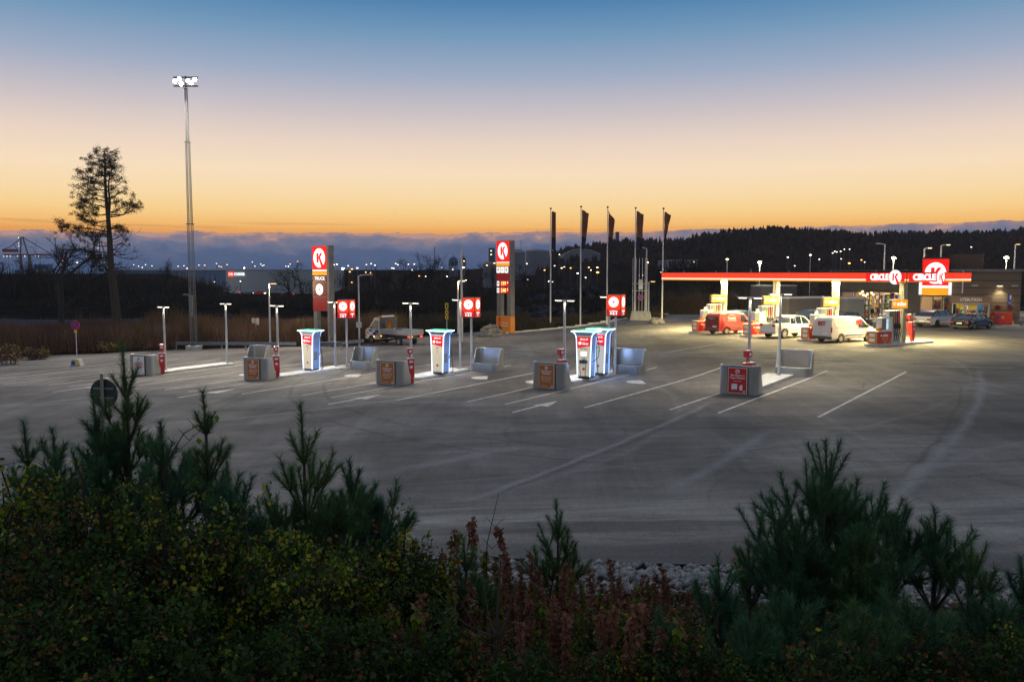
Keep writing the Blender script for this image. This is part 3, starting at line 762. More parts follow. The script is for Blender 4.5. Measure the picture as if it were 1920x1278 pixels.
q2 = MB(); q2.prism([(-.8, .25), (-.15, .25), (-.2, .5), (-.4, .7), (-.65, .65), (-.8, .45)], -.078, -.06, 'y'); q2.build('picture', 'blackpl', q)
# --- flagpoles
fl = [((1032, 614.5), 391, 'furthest left of the five, with a narrow furled brown flag'), ((1088, 611), 387.5, 'second from the left, flag spread at the top'),
      ((1137.5, 608), 388.5, 'middle flagpole, its flag torn to a point at the top'), ((1189.5, 600), 390, 'fourth from the left, its long flag flat and broad'),
      ((1241, 604), 391, 'furthest right of the five, beside the canopy end, flag drawn in tight')]
def cloth(name, c, tr):
    m = pmat(name, c, .8, var=.3, vscale=1.2); t = m.node_tree; o = [n for n in t.nodes if n.type == 'OUTPUT_MATERIAL'][0]; tl = t.nodes.new('ShaderNodeBsdfTranslucent'); tl.inputs[0].default_value = (*tr, 1)
    mx = t.nodes.new('ShaderNodeMixShader'); mx.inputs[0].default_value = .6; t.links.new(t.nodes['Principled BSDF'].outputs[0], mx.inputs[1]); t.links.new(tl.outputs[0], mx.inputs[2]); t.links.new(mx.outputs[0], o.inputs[0])
cloth('flag', (.3, .17, .12), (.62, .36, .24)); cloth('flagblue', (.08, .1, .18), (.1, .13, .22))
for i, ((u, v), vt, lb) in enumerate(fl):
    c = gnd(u, v); htop = at(u+1, vt, c.y).z - c.z
    t = thing('flagpole', f"tall white flagpole, {lb}", 'flagpole', c, 0, 'five flagpoles in a row')
    b = MB(); b.cyl((0,0,0), (0,0,htop-.1), .09, .045, 12); b.build('pole', 'whitepaint', t); b = MB(); b.lathe([(0, -.12), (.09, -.08), (.12, 0), (.09, .08), (0, .12)], 10, (0, 0, htop)); b.build('finial', 'darksteel', t)
    f = MB(); wtop = [.5, .78, .62, .8, .72][i]; wbot = [.42, .38, .5, .66, .06][i]; ln = [4.1, 4.3, 4.2, 4.3, 3.4][i]
    n, mcol = 22, 12; V = []
    for k in range(n+1):
        tt = k/n
        for j in range(mcol+1):
            s = j/mcol; 
            wd = wtop*(1-tt)+wbot*tt
            if i == 2: wd = .12 + .55*min(1, tt*6)*math.exp(-max(0, tt-.2)*.7)
            if i == 0: wd = .46
            wob = .16*math.sin(s*9+tt*5+i)*s + .05*math.sin(tt*17+i+s*4)
            V.append((.09+wd*s, -.05+wob*1.6+.22*math.sin(tt*4+i)*s, htop-.35-ln*tt-.35*s*(i != 0)*(1-tt)+.05*math.sin(s*6+tt*9)))
    f.add(V, [(a*(mcol+1)+q, a*(mcol+1)+q+1, (a+1)*(mcol+1)+q+1, (a+1)*(mcol+1)+q) for a in range(n) for q in range(mcol)])
    f.m = [1 if k//mcol > n*.66 else 0 for k in range(len(f.f))]
    o = f.build('flag', ['flag', 'flagblue'], t, smooth=True); so = o.modifiers.new('thickness', 'SOLIDIFY'); so.thickness = .008

# ================================================================== CANOPY
RX = Vector((.6, -.8, 0)); ZG = .9
def zg(p): return Vector((p.x, p.y, G(p.x, p.y)))
Cc = Vector((28.3, 59.5, 0)); LC = 23.6; DC = 7.9
TOPZ = CAMZ + .02; BOTZ = TOPZ - .66
LFc = Cc - RX*LC
ang = math.atan2(-.8, .6)
cy = thing('canopy', 'long flat fuel station canopy with a glowing red, white and orange edge', 'canopy', (LFc.x, LFc.y, 0), 0)
def para(mb, a0, a1, b0, b1, z0, z1, mi=0):   # block in canopy coordinates (a along RX, b along BX) relative to LFc
    P = [RX*a0+BX*b0, RX*a1+BX*b0, RX*a1+BX*b1, RX*a0+BX*b1]
    mb.add([(p.x, p.y, z) for z in (z0, z1) for p in P], [(0,3,2,1),(4,5,6,7),(0,1,5,4),(1,2,6,5),(2,3,7,6),(3,0,4,7)], mi); return mb
q = MB(); para(q, .15, LC-.15, .15, DC-.15, BOTZ+.05, TOPZ-.05); q.build('roof', 'greysteel', cy)
pmat('soffit', (.55, .54, .48), .6)
q = MB(); para(q, .12, LC-.12, .12, DC-.12, BOTZ+.01, BOTZ+.045); q.build('ceiling', 'soffit', cy)
emat('e_fasc', lin(253, 60, 26), 1.0)
for nm, z0, z1, mat in (('red_band', BOTZ+.2, TOPZ, 'e_fasc'), ('white_band', BOTZ+.125, BOTZ+.195, 'e_white'), ('orange_band', BOTZ, BOTZ+.12, 'e_orange')):
    q = MB()
    for k in range(9): para(q, LC/9*k+.012, LC/9*(k+1)-.012, 0, .12, z0, z1)
    for k in range(3): para(q, LC-.12, LC, DC/3*k+.012+(.12 if k == 0 else 0), DC/3*(k+1)-.012, z0, z1)
    para(q, 0, LC, DC-.12, DC, z0, z1); para(q, 0, .12, .12, DC-.12, z0, z1)
    q.build(nm, mat, cy)
q = MB()
for k in range(10): para(q, LC/9*k-.012 if k else 0, LC/9*k+.012, .02, .1, BOTZ, TOPZ)
q.build('joint', 'darkred', cy)
q = MB(); para(q, 0, LC, -.01, .13, TOPZ+.005, TOPZ+.05); para(q, LC-.13, LC+.01, .135, DC, TOPZ+.005, TOPZ+.05); q.build('edge_trim', 'darksteel', cy)
for k in range(6):
    q = MB(); a = LC*(k+.6)/6.3; P = RX*a+BX*.5; q.cyl((P.x, P.y, TOPZ), (P.x, P.y, TOPZ+.22), .07, n=8); q.build('roof_fixing', 'greysteel', cy)
# lettering on the two faces
def fascia_logo(origin, dirv, s0, s1, zc):
    rz = math.atan2(dirv.y, dirv.x); holder = thing('station_name', None, None); 
    p = origin + dirv*s0; holder.location = (p.x, p.y, zc); holder.rotation_euler.z = rz
    W = s1-s0
    q = MB(); q.box(-.25, W+.25, -.03, -.004, -.31, .34); pn = q.build('backing', 'e_fasc2', holder)
    text('CIRCLE', (W-.8)/2-.02, -.06, 0.0, .62, 'e_letter', holder, off=.026, sx=(W-.95)/2.17, ext=.02)
    k_emblem(holder, W-.42, -.1, .02, .46, .52, 'e_letter', 'e_fasc2', slim=True)
    return holder
emat('e_fasc2', lin(225, 22, 16), 1.0); emat('e_letter', (1, .96, .95), 1.3)
def s_on(o, d, u):
    tt = (u-960)/F; return (tt*o.y - o.x)/(d.x - tt*d.y)
s0, s1 = s_on(LFc, RX, 1628), s_on(LFc, RX, 1688)
h1 = fascia_logo(LFc, RX, s0, s1, (TOPZ+BOTZ)/2); 
s0, s1 = s_on(Cc, BX, 1706), s_on(Cc, BX, 1766)
h2 = fascia_logo(Cc, BX, s0, s1, (TOPZ+BOTZ)/2)
tag(h1, 'lit white CIRCLE K lettering on the long canopy face, left of the corner', 'lettering', 'lit names on the canopy'); tag(h2, 'lit white CIRCLE K lettering on the short canopy face, right of the corner', 'lettering', 'lit names on the canopy')
# columns
pmat('colpaint', (.36, .35, .29), .55, var=.06)
cols = [Vector((28.97, 61.26, 0)) - RX*5.5*k for k in range(4)]
for k, c in enumerate(cols):
    q = MB(); P = c - LFc; z0 = G(c.x, c.y); q.box(-.2, .2, -.2, .2, z0+.1, BOTZ+.01); q.box(-.05, .05, -.215, -.2, z0+.1, BOTZ); q.xf(Matrix.Translation((P.x, P.y, 0)) @ Matrix.Rotation(RZB, 4, 'Z'))
    q.build('column', 'colpaint', cy, bevel=.015)
    if k == 0:
        q = MB(); q.box(.06, .19, -.225, -.203, z0+1.7, z0+2.1); q.xf(Matrix.Translation((P.x, P.y, 0)) @ Matrix.Rotation(RZB, 4, 'Z')); q.build('sticker', 'orangep', cy)
        q = MB(); q.box(.06, .19, -.225, -.203, z0+1.0, z0+1.35); q.xf(Matrix.Translation((P.x, P.y, 0)) @ Matrix.Rotation(RZB, 4, 'Z')); q.build('sticker', 'orangep', cy)
for a in (2.5, 6.2, 9.9, 13.6, 17.3, 21.0):
    for bb in (1.6, 4.2, 6.6):
        P = LFc + RX*a + BX*bb
        q = MB(); q.box(-.22, .22, -.22, .22, BOTZ-.015, BOTZ+.009); q.xf(Matrix.Translation(tuple(P-LFc))); q.build('downlight', 'e_canlight' if 'e_canlight' in M else emat('e_canlight', (1, .9, .6), 14), cy)
        lamp('AREA', (P.x, P.y, BOTZ-.03), 820, (1, .82, .38), 1.4, rot=(0, 0, 0), name='canopy_light')
# ------------------------------------------------------------------ pump islands
words = ['nearest, rightmost', 'second from the right', 'second from the left', 'furthest left']
def pump_island(k, c):
    o = c - BX*3.9; z0 = G(o.x, o.y)
    q = MB(); poly = [(0, -.15), (.5, -.6), (6.9, -.6), (7.3, -.2), (7.3, .3), (6.9, .6), (.5, .6), (0, .25)]
    q.prism(poly, -.1, .17, 'z'); ki = q.build('kerb_island', 'kerbc', bevel=.02, loc=(o.x, o.y, z0+.0), rz=RZB)
    tag(ki, f"low grey concrete kerb under the fuel pump, {words[k]} of the four lanes", 'island', 'concrete pump islands')
    # red and orange barrier box
    t = thing('advert_box', f"red and orange miles PLUS box at the pump, {words[k]} of the four", 'display box', (o.x, o.y, z0+.17), RZB, 'miles boxes at the pumps')
    q = MB(); q.box(.55, 2.15, -.42, .42, 0, .86); q.build('body', 'redpaint', t, bevel=.03)
    q = MB(); q.box(.5, .548, -.4, .4, .02, .84); e = q.build('end_panel', 'orangep', t)
    for zz in (.5, .15):
        q = MB(); q.box(.485, .499, -.22, .22, zz, zz+.24); q.build('notice', 'whitetext', e)
    text('miles', 1.4, -.43, .6, .3, 'whitetext', t, off=.012, ext=.006); text('PLUS', 1.38, -.43, .3, .33, 'orangep', t, off=.02, ext=.006); text('bränsle', 1.38, -.43, .1, .09, 'whitetext', t)
    q = MB(); q.disc(.93, -.436, .6, .08, .08, 16, -.425); q.build('emblem', 'whitetext', t)
    q = MB(); q.box(.53, 2.17, -.44, .44, .865, .91); q.build('lid', 'snowcap', t, bevel=.01)
    q = MB(); q.box(1.0, 1.35, -.2, .1, .915, 1.12); q.build('leaflet_rack', 'orangep', t)
    # dispenser
    t = thing('fuel_dispenser', f"white fuel pump with green and red hose fronts, {words[k]} of the four", 'fuel pump', (o.x, o.y, z0+.17), RZB, 'fuel pumps under the canopy')
    q = MB(); q.box(1.45, 3.55, -.05, .4, .92, 1.85); q.box(2.2, 3.55, -.1, .42, 0, 2.35); q.build('body', 'whitepaint', t, bevel=.02)
    q = MB(); q.box(1.5, 1.95, -.062, -.052, .98, 1.78); q.build('card_terminal', 'greysteel', t)
    q = MB(); q.box(1.52, 1.93, -.068, -.0625, 1.66, 1.76); q.build('green_strip', 'green', t)
    q = MB(); q.box(1.98, 2.19, -.064, -.052, 1.0, 1.5); q.box(1.98, 2.19, -.064, -.052, 1.55, 1.75); q.build('screen', 'e_screen2' if 'e_screen2' in M else emat('e_screen2', (.6, .85, 1), .8), t)
    q = MB(); q.prism([(1.6, 1.87), (1.95, 1.87), (1.9, 2.12), (1.55, 2.1)], 0, .05, 'y'); q.build('notice', 'whitetext', t)
    q = MB(); q.prism([(2.25, 1.9), (2.6, 1.9), (2.6, 2.3), (2.25, 2.3)], -.115, -.102, 'y'); q.build('price_window', 'greysteel', t)
    for j, mt_ in enumerate(('green', 'redpaint', 'green', 'redpaint')):
        x = 2.72+.21*j
        q = MB(); q.box(x-.075, x+.075, -.12, -.102, 1.35, 2.3); nf = q.build('hose_front', mt_ if j != 2 else 'blackpl', t)
        q = MB(); q.box(x-.03, x+.03, -.2, -.13, 1.15, 1.4); q.cyl((x, -.16, 1.2), (x+.06, -.24, 1.02), .03, n=8); nz = q.build('nozzle', 'blackpl', t)
        q = MB(); q.tube([(x, -.17, 1.15), (x-.05, -.22, .8), (x, -.24, .45), (x+.05, -.2, .2), (x+.02, -.15, .08)], .028, 6)
        q.tube([(x+.05, -.2, 1.3), (x+.08, -.26, .8), (x+.03, -.22, .3)], .02, 6); q.build('hose', 'blackpl', nz)
    # miles board hung from the column
    t = thing('miles_board', f"lit orange board reading miles beside the column, {words[k]} of the four", 'sign', (o.x, o.y, z0+.17), R(22), 'orange miles boards')
    q = MB(); q.box(2.0, 3.55, -.15, .12, 2.5, 3.18); q.build('casing', 'greysteel', t, bevel=.02)
    q = MB(); q.box(2.02, 3.53, -.175, -.152, 2.52, 3.16); e = q.build('face', 'e_miles', t)
    text('miles', 2.93, -.19, 2.85, .42, 'e_whitesoft', e, off=.014); q = MB()
    q.disc(2.27, -.19, 2.86, .12, .12, 20, -.177); q.build('emblem', 'e_whitesoft', e); q = MB(); q.disc(2.27, -.2, 2.86, .07, .07, 16, -.191); q.build('emblem_core', 'e_miles', e)
    q = MB(); q.box(3.4, 3.75, -.03, .03, 2.2, 3.25); q.build('bracket', 'greysteel', t)
for k, c in enumerate(cols): pump_island(k, c)
c = cols[0] + BX*.95; service_post('red wiper station standing right of the nearest canopy column', (c.x, c.y, G(c.x, c.y)+.17), R(-60), None)
# traffic cones
for j, (dx, dy) in enumerate([(0, 0)]):
    pass

# ================================================================== STORE
DS = Vector((.866, -.5, 0)); RZS = R(-30)
so = Vector((36.3, 91.8, ZG)); st = thing('station_shop', 'flat roofed dark timber clad station shop with warmly lit windows', 'shop', so, RZS)
def clad(name, col):
    m = pmat(name, col, .7); t = m.node_tree; b_ = t.nodes['Principled BSDF']; co_ = t.nodes.new('ShaderNodeTexCoord')
    wv = t.nodes.new('ShaderNodeTexWave'); wv.wave_type = 'BANDS'; wv.bands_direction = 'X'; wv.inputs['Scale'].default_value = 2.6; wv.inputs['Distortion'].default_value = 0
    t.links.new(co_.outputs['Object'], wv.inputs[0]); rp = t.nodes.new('ShaderNodeValToRGB')
    rp.color_ramp.elements[0].color = (*[q*.45 for q in col], 1); rp.color_ramp.elements[0].position = .05; rp.color_ramp.elements[1].color = (*col, 1); rp.color_ramp.elements[1].position = .25
    nz = t.nodes.new('ShaderNodeTexNoise'); nz.inputs['Scale'].default_value = 3; t.links.new(co_.outputs['Object'], nz.inputs[0])
    mxx = t.nodes.new('ShaderNodeMixRGB'); mxx.blend_type = 'MULTIPLY'; mxx.inputs[0].default_value = .5
    t.links.new(wv.outputs[1], rp.inputs[0]); t.links.new(rp.outputs[0], mxx.inputs[1]); t.links.new(nz.outputs[1], mxx.inputs[2]); t.links.new(mxx.outputs[0], b_.inputs['Base Color'])
clad('timber', (.17, .11, .08)); clad('timberlt', (.3, .19, .13))
pmat('panelgrey', (.07, .065, .065), .6, var=.1)
m = pmat('cladding', (.16, .125, .09), .65); 
t_ = m.node_tree; co_ = t_.nodes.new('ShaderNodeTexCoord'); wv = t_.nodes.new('ShaderNodeTexWave'); wv.bands_direction = 'Z'; wv.inputs['Scale'].default_value = .42
t_.links.new(co_.outputs['Object'], wv.inputs[0]); rp = t_.nodes.new('ShaderNodeValToRGB'); rp.color_ramp.elements[0].color = (.08, .06, .045, 1); rp.color_ramp.elements[0].position = .02
rp.color_ramp.elements[1].color = (.16, .125, .09, 1); rp.color_ramp.elements[1].position = .06
t_.links.new(wv.outputs[1], rp.inputs[0]); t_.links.new(rp.outputs[0], t_.nodes['Principled BSDF'].inputs['Base Color'])
HS = 5.46
q = MB(); q.box(-.5, 17.2, 9.9, 10.0, 0, HS); q.box(-.6, -.5, -.05, 10, 0, HS-.2); q.box(6.25, 8.1, -.02, .25, 0, 4.4); q.build('wall', 'panelgrey', st)
q = MB(); q.box(10.75, 17.15, -.12, .2, 0, HS); q.box(17.0, 17.15, .2, 10, 0, HS); q.build('side_wall', 'cladding', st)
q = MB(); q.box(-.7, 10.7, -.4, .1, 3.45, 4.45); q.build('fascia', 'panelgrey', st)
q = MB(); q.box(-.7, 10.74, .1, .25, 3.2, HS-.1); q.build('upper_wall', 'timber', st)
q = MB(); q.box(-.75, 17.3, -.2, 10.1, HS, HS+.14); q.build('roof', 'darksteel', st)
q = MB(); q.box(10.7, 17.32, -.22, -.14, HS-.05, HS+.2); q.build('roof_edge', 'greysteel', st)
q = MB(); q.box(10.75, 13.7, 1.2, 4.5, HS+.14, HS+1.75); q.box(8.0, 10.75, 1.6, 1.7, HS+.14, HS+1.5); q.build('roof_box', 'timber', st)
q = MB(); q.cyl((12.0, -.2, 3.2), (12.0, -.2, HS), .06, n=8); q.cyl((12.0, -.2, HS), (11.7, -.1, HS+.1), .06, n=8); q.build('downpipe', 'whitepaint', st)
q = MB(); q.box(-.6, 10.7, -.1, 9.9, .0, .08); q.box(-.6, 17.2, -1.6, -.1, -.05, .1); q.build('floor', 'kerbc', st)
# windows of the front, each its own frame and pane
pmat('pane', (.9, .95, .95), .02, trans=1, spec=.5)
M['pane'].node_tree.nodes['Principled BSDF'].inputs['IOR'].default_value = 1.05
def window(x0, x1, z0=.15, z1=3.42):
    f = MB(); t_ = .05
    f.box(x0, x0+t_, -.06, .06, z0, z1); f.box(x1-t_, x1, -.06, .06, z0, z1); f.box(x0+t_, x1-t_, -.06, .06, z0, z0+.09); f.box(x0+t_, x1-t_, -.06, .06, z1-t_, z1)
    o = f.build('window_frame', 'darksteel', st); p = MB(); p.box(x0+t_, x1-t_, -.005, .005, z0+.09, z1-t_); p.build('pane', 'pane', o)
xw = [0.2, 1.6, 2.7, 3.1, 4.1, 5.2, 6.25]
for a_, b_ in zip(xw, xw[1:]): window(a_, b_ - .0)
for a_, b_ in ((8.15, 9.3), (9.3, 10.2), (10.2, 10.75)): window(a_, b_, z1=2.85)
q = MB(); q.box(8.1, 10.75, -.07, .07, 2.86, 3.2); q.build('door_header', 'darksteel', st)
emat('inwall', lin(215, 150, 100), .55)
q = MB(); q.box(-.4, 10.6, 5.0, 5.1, .1, 4.2); q.build('inner_wall', 'inwallp' if 'inwallp' in M else pmat('inwallp', (.6, .4, .26), .7, var=.1), st)
q = MB(); q.box(-.5, 10.7, .1, 5.0, 4.2, 4.25); q.build('inner_ceiling', 'panelgrey', st)
for x in (1.2, 3.4, 5.6, 9.4):
    o = lamp('AREA', (x, 2.2, 4.1), 120, (1, .8, .55), 1.2, name='shop_light', parent=st)
for x in (9.4,): lamp('AREA', (x, -.5, 3.0), 60, (1, .85, .65), .6, name='door_light', parent=st)
# pendant lamps
pl = [(1613, 550), (1617.5, 546.5), (1619, 553), (1623, 554.5), (1626, 551.5), (1634, 548.5), (1637, 552)]
for i, (u, v) in enumerate(pl):
    p = at(u, v, 90.5-.02*i); 
    t = thing('pendant_lamp', 'small round glowing pendant lamp inside the left shop window, ' + ['leftmost of seven', 'upper one of the left cluster', 'second from the left cluster bottom', 'lowest of all', 'middle of the seven', 'upper of the right pair', 'rightmost of seven'][i], 'lamp', p, 0, 'pendant lamps in the shop window')
    b = MB(); b.lathe([(0, -.1), (.08, -.07), (.11, 0), (.08, .07), (0, .1)], 12); b.build('globe', 'e_pend' if 'e_pend' in M else emat('e_pend', (1, .62, .25), 6), t)
    b = MB(); b.cyl((0, 0, .1), (0, 0, ZG+4.2-p.z), .008, n=5); b.build('cord', 'blackpl', t)
# shelving inside
goods = ['whitetext', 'redpaint', 'yellow', 'bluesign', 'orangep', 'green', 'blackpl', 'soffit']
def shelf(label, x, y, wd, h, rows, seed, depth=.5, lit=False):
    rr = random.Random(seed); p = so + DS*x + Vector((.5, .866, 0))*y
    t = thing('display_shelf', label, 'shelf', p, RZS, None)
    b = MB(); b.box(0, wd, depth-.04, depth, 0, h); b.box(0, .04, 0, depth-.04, 0, h); b.box(wd-.04, wd, 0, depth-.04, 0, h)
    for r in range(rows+1): b.box(.04, wd-.04, 0, depth-.04, h*r/rows*.97, h*r/rows*.97+.03)
    b.build('rack', 'soffit', t)
    b = MB(); dz = h/rows*.97
    for r in range(rows):
        xx = .06
        while xx < wd-.2:
            ww = rr.uniform(.07, .17); b.box(xx, xx+ww, .05, depth-.1, dz*r+.035, dz*r+.035+dz*rr.uniform(.45, .8), rr.randrange(8)); xx += ww+rr.uniform(.01, .08)
    b.build('goods', goods, t, )
    return t
shelf('white shop shelf of bottles and boxes behind the middle window', 4.3, 2.6, 1.0, 3.0, 6, 1); shelf('shop shelf of snacks just left of the nearest canopy column', 5.35, 2.4, .9, 3.0, 6, 2)
shelf('brightly stocked shelf right of the shop entrance', 10.3, .5, .9, 2.7, 6, 3); shelf('shelf seen through the shop entrance under the K sign', 9.2, 1.8, .8, 2.5, 5, 4)
shelf('low counter rack behind the leftmost shop window', .6, 1.6, 1.0, 1.2, 3, 5)
shelf('dark framed wall shelf deep inside the shop at left', 1.9, 4.3, 1.1, 2.9, 5, 7, .4); shelf('wall shelf of white cups deep inside the shop', 3.1, 4.3, 1.0, 2.9, 6, 9, .4)
b = MB(); b.box(0, .45, 0, .1, 0, 3.0); o = b.build('blue_banner', 'bluesign', loc=so + DS*5.0 + Vector((.5, .866, 0))*1.4 + Vector((0, 0, .1)), rz=RZS); tag(o, 'tall dark blue banner hanging inside the shop', 'banner')
for i, x in enumerate((2.2, 3.3, 3.9)):
    p = so + DS*x + Vector((.5, .866, 0))*1.2; t = thing('bar_stool', 'dark high stool standing inside the shop window, ' + ['left', 'middle', 'right'][i] + ' of the three', 'stool', p + Vector((0, 0, .08)), RZS, 'stools in the shop window')
    b = MB(); b.cyl((0, 0, .72), (0, 0, .78), .2, n=14); b.build('seat', 'blackpl', t); b = MB(); b.cyl((0, 0, 0), (0, 0, .72), .03, n=8); b.cyl((0, 0, 0), (0, 0, .03), .22, n=14); b.build('stand', 'darksteel', t)
    b = MB(); b.prism([(-.2, .8), (.2, .8), (.17, 1.25), (-.17, 1.25)], .15, .19, 'y'); b.build('backrest', 'blackpl', t)
# K sign tower
t = thing('shop_logo_sign', 'big lit red K sign with white and orange stripes above the shop entrance', 'sign', so, RZS)
b = MB(); b.box(8.25, 10.7, -.75, -.2, 2.95, 6.72); b.build('casing', 'greysteel', t)
b = MB(); b.box(8.25, 10.68, -.79, -.752, 3.98, 6.72); e = b.build('logo_panel', 'e_redsign', t); k_emblem(e, 9.46, -.83, 5.25, 1.0, 1.12)
b = MB(); b.box(8.25, 10.68, -.79, -.752, 3.72, 3.96); b.build('stripe', 'e_white', t); b = MB(); b.box(8.25, 10.68, -.79, -.752, 2.98, 3.7); b.build('stripe', 'e_orange', t)
for x in (8.1, 10.85):
    b = MB(); b.box(x-.14, x+.14, -.6, -.1, 3.0, 4.3); b.build('side_light', 'e_whitesoft', t)
# outdoor goods hut
hx, hy = 11.1, -3.1
hut = thing('outdoor_goods_hut', 'brown timber hut marked UTEBUTIKEN with an open lit front full of goods', 'kiosk', so + DS*hx + Vector((.5, .866, 0))*hy, RZS)
b = MB(); b.box(0, 3.5, 2.4, 2.5, 0, 2.75); b.box(0, .12, 0, 2.4, 0, 2.75); b.box(3.4, 3.5, 0, 2.4, 0, 2.75); b.build('wall', 'timberlt', hut)
b = MB(); b.box(-.06, 3.56, -.1, 2.56, 2.25, 2.95); b.build('roof', 'hutfascia' if 'hutfascia' in M else pmat('hutfascia', (.27, .17, .12), .6), hut)
text('UTEBUTIKEN', 1.75, -.115, 2.6, .42, 'whitetext', hut, off=.01, sx=.78)
b = MB(); b.box(.12, .2, -.02, .04, 0, 2.24); b.box(3.3, 3.38, -.02, .04, 0, 2.24); b.box(.2, 3.3, -.02, .04, 2.15, 2.24); b.build('opening_frame', 'steelpole', hut)
lamp('AREA', (1.75, .9, 2.2), 28, (1, .9, .8), 1.5, name='hut_light', parent=hut)
rr = random.Random(5)
for (x, y, wd, h, nm, lb) in ((.4, 1.6, .9, 1.5, 1, 'shelf of yellow wiper packs at the left of the goods hut'), (1.4, 1.8, .9, 2.1, 2, 'middle shelf inside the goods hut'), (2.4, 1.7, .9, 2.1, 3, 'right hand shelf inside the goods hut')):
    pass
for i, (x, lb) in enumerate(((.35, 'left shelf of goods inside the brown hut'), (1.35, 'middle shelf of goods inside the brown hut'), (2.35, 'right shelf of goods inside the brown hut'))):
    shelf(lb, hx+x, hy+1.3, .92, 2.0, 5, 20+i)
for i, (x, z, mt_, wd, lb) in enumerate(((.5, 1.75, 'yellow', .5, 'small yellow banner hung at the left in the hut opening'), (1.5, 1.65, 'yellow', .75, 'wide yellow banner in the middle of the hut opening'), (2.3, 1.6, 'bluebright', .55, 'bright blue and yellow banner at the right of the hut opening'))):
    if mt_ == 'bluebright' and mt_ not in M: pmat('bluebright', (.02, .3, .7), .5)
    b = MB(); b.box(0, wd, 0, .03, 0, .42); o = b.build('banner', mt_, loc=so + DS*(hx+x) + Vector((.5, .866, 0))*(hy+.15) + Vector((0, 0, z)), rz=RZS); tag(o, lb, 'banner')
# red container, reel and parking sign
t = thing('red_bin_store', 'red steel container with orange stickers against the shop wall', 'container', so + DS*14.5 + Vector((.5, .866, 0))*(-1.5), RZS)
b = MB(); b.box(0, 2.0, 0, 1.0, .12, 1.2); b.build('body', 'redpaint', t, bevel=.03); b = MB(); b.box(-.03, 2.03, -.03, 1.03, 1.2, 1.28); b.build('lid', 'redpaint', t, bevel=.02)
b = MB(); b.box(.1, 1.9, .1, .9, 0, .12); b.build('base', 'darksteel', t)
for x, mt_ in ((.15, 'orangep'), (.6, 'bluesign'), (1.05, 'orangep')):
    b = MB(); b.box(x, x+.28, -.012, -.002, .7, .98); b.build('sticker', mt_, t)
for i, (u, lb) in enumerate(((1871, 'red fire hose reel on the wall above the red container, left one'), (1894, 'red fire hose reel behind the parking sign pole'))):
    p = at(u, 577, 83.3 - i*.6); t = thing('hose_reel', lb, 'hose reel', p, RZS, 'red hose reels')
    b = MB(); b.cyl((0, -.1, 0), (0, .1, 0), .27, n=18); b.build('drum', 'darkred', t); b = MB(); b.cyl((0, -.13, 0), (0, -.1, 0), .12, n=12); b.cyl((0, .1, 0), (0, .8, 0), .05, n=8); b.build('hub', 'darkred', t)
def footsign(name, label, loc, rz, height, face):
    t = thing(name, label, 'sign', loc, rz)
    b = MB(); b.prism([(-.42, 0), (.42, 0), (.24, .55), (-.24, .55)], -.3, .3, 'y'); b.build('concrete_foot', 'concrete', t, bevel=.03)
    b = MB(); b.box(-.3, 0, -.31, -.302, .12, .42, 0); b.box(.0, .3, -.31, -.302, .12, .42, 1)
    b.build('sticker', ['bluesign', 'yellow'], t)
    b = MB(); b.cyl((0, 0, .5), (0, 0, height), .035, n=8); b.build('post', 'steelpole', t); return t
c = gnd(1893, 609.5); t = footsign('parking_sign', 'blue square P parking sign on a concrete foot by the shop wall', c, R(-20), 3.1, 'P')
b = MB(); b.box(-.3, .3, -.06, -.04, 2.45, 3.12); e = b.build('plate', 'bluesign', t); text('P', 0, -.066, 2.8, .55, 'whitetext', e, off=.02)
b = MB(); b.box(-.3, .3, -.06, -.04, 1.98, 2.42); e = b.build('plate', 'bluesign', t); text('30 min', 0, -.066, 2.25, .16, 'whitetext', e)
b = MB(); b.box(-.28, .28, -.1, -.03, 1.85, 1.93); b.build('bracket', 'steelpole', t)
def roundsign(label, c, rz, h):
    t = footsign('no_parking_sign', label, c, rz, h, '')
    b = MB(); b.disc(0, -.06, h-.38, .36, .36, 28, -.04); e = b.build('plate', 'redpaint', t)
    b = MB(); b.disc(0, -.066, h-.38, .28, .28, 28, -.0605); b.build('blue_field', 'bluesign', e)
    b = MB(); k = .045; b.prism([(-.22-k, h-.38+.22-k), (-.22+k, h-.38+.22+k), (.22+k, h-.38-.22+k), (.22-k, h-.38-.22-k)], -.073, -.067, 'y'); b.build('bar', 'redpaint', e)
    return t
t = roundsign('round blue and red no parking sign on concrete foot at the far left', gnd(145, 686), 0, 3.55)
b = MB(); b.box(-.12, .12, -.06, -.04, 2.6, 2.78); b.build('subplate', 'yellow', t)
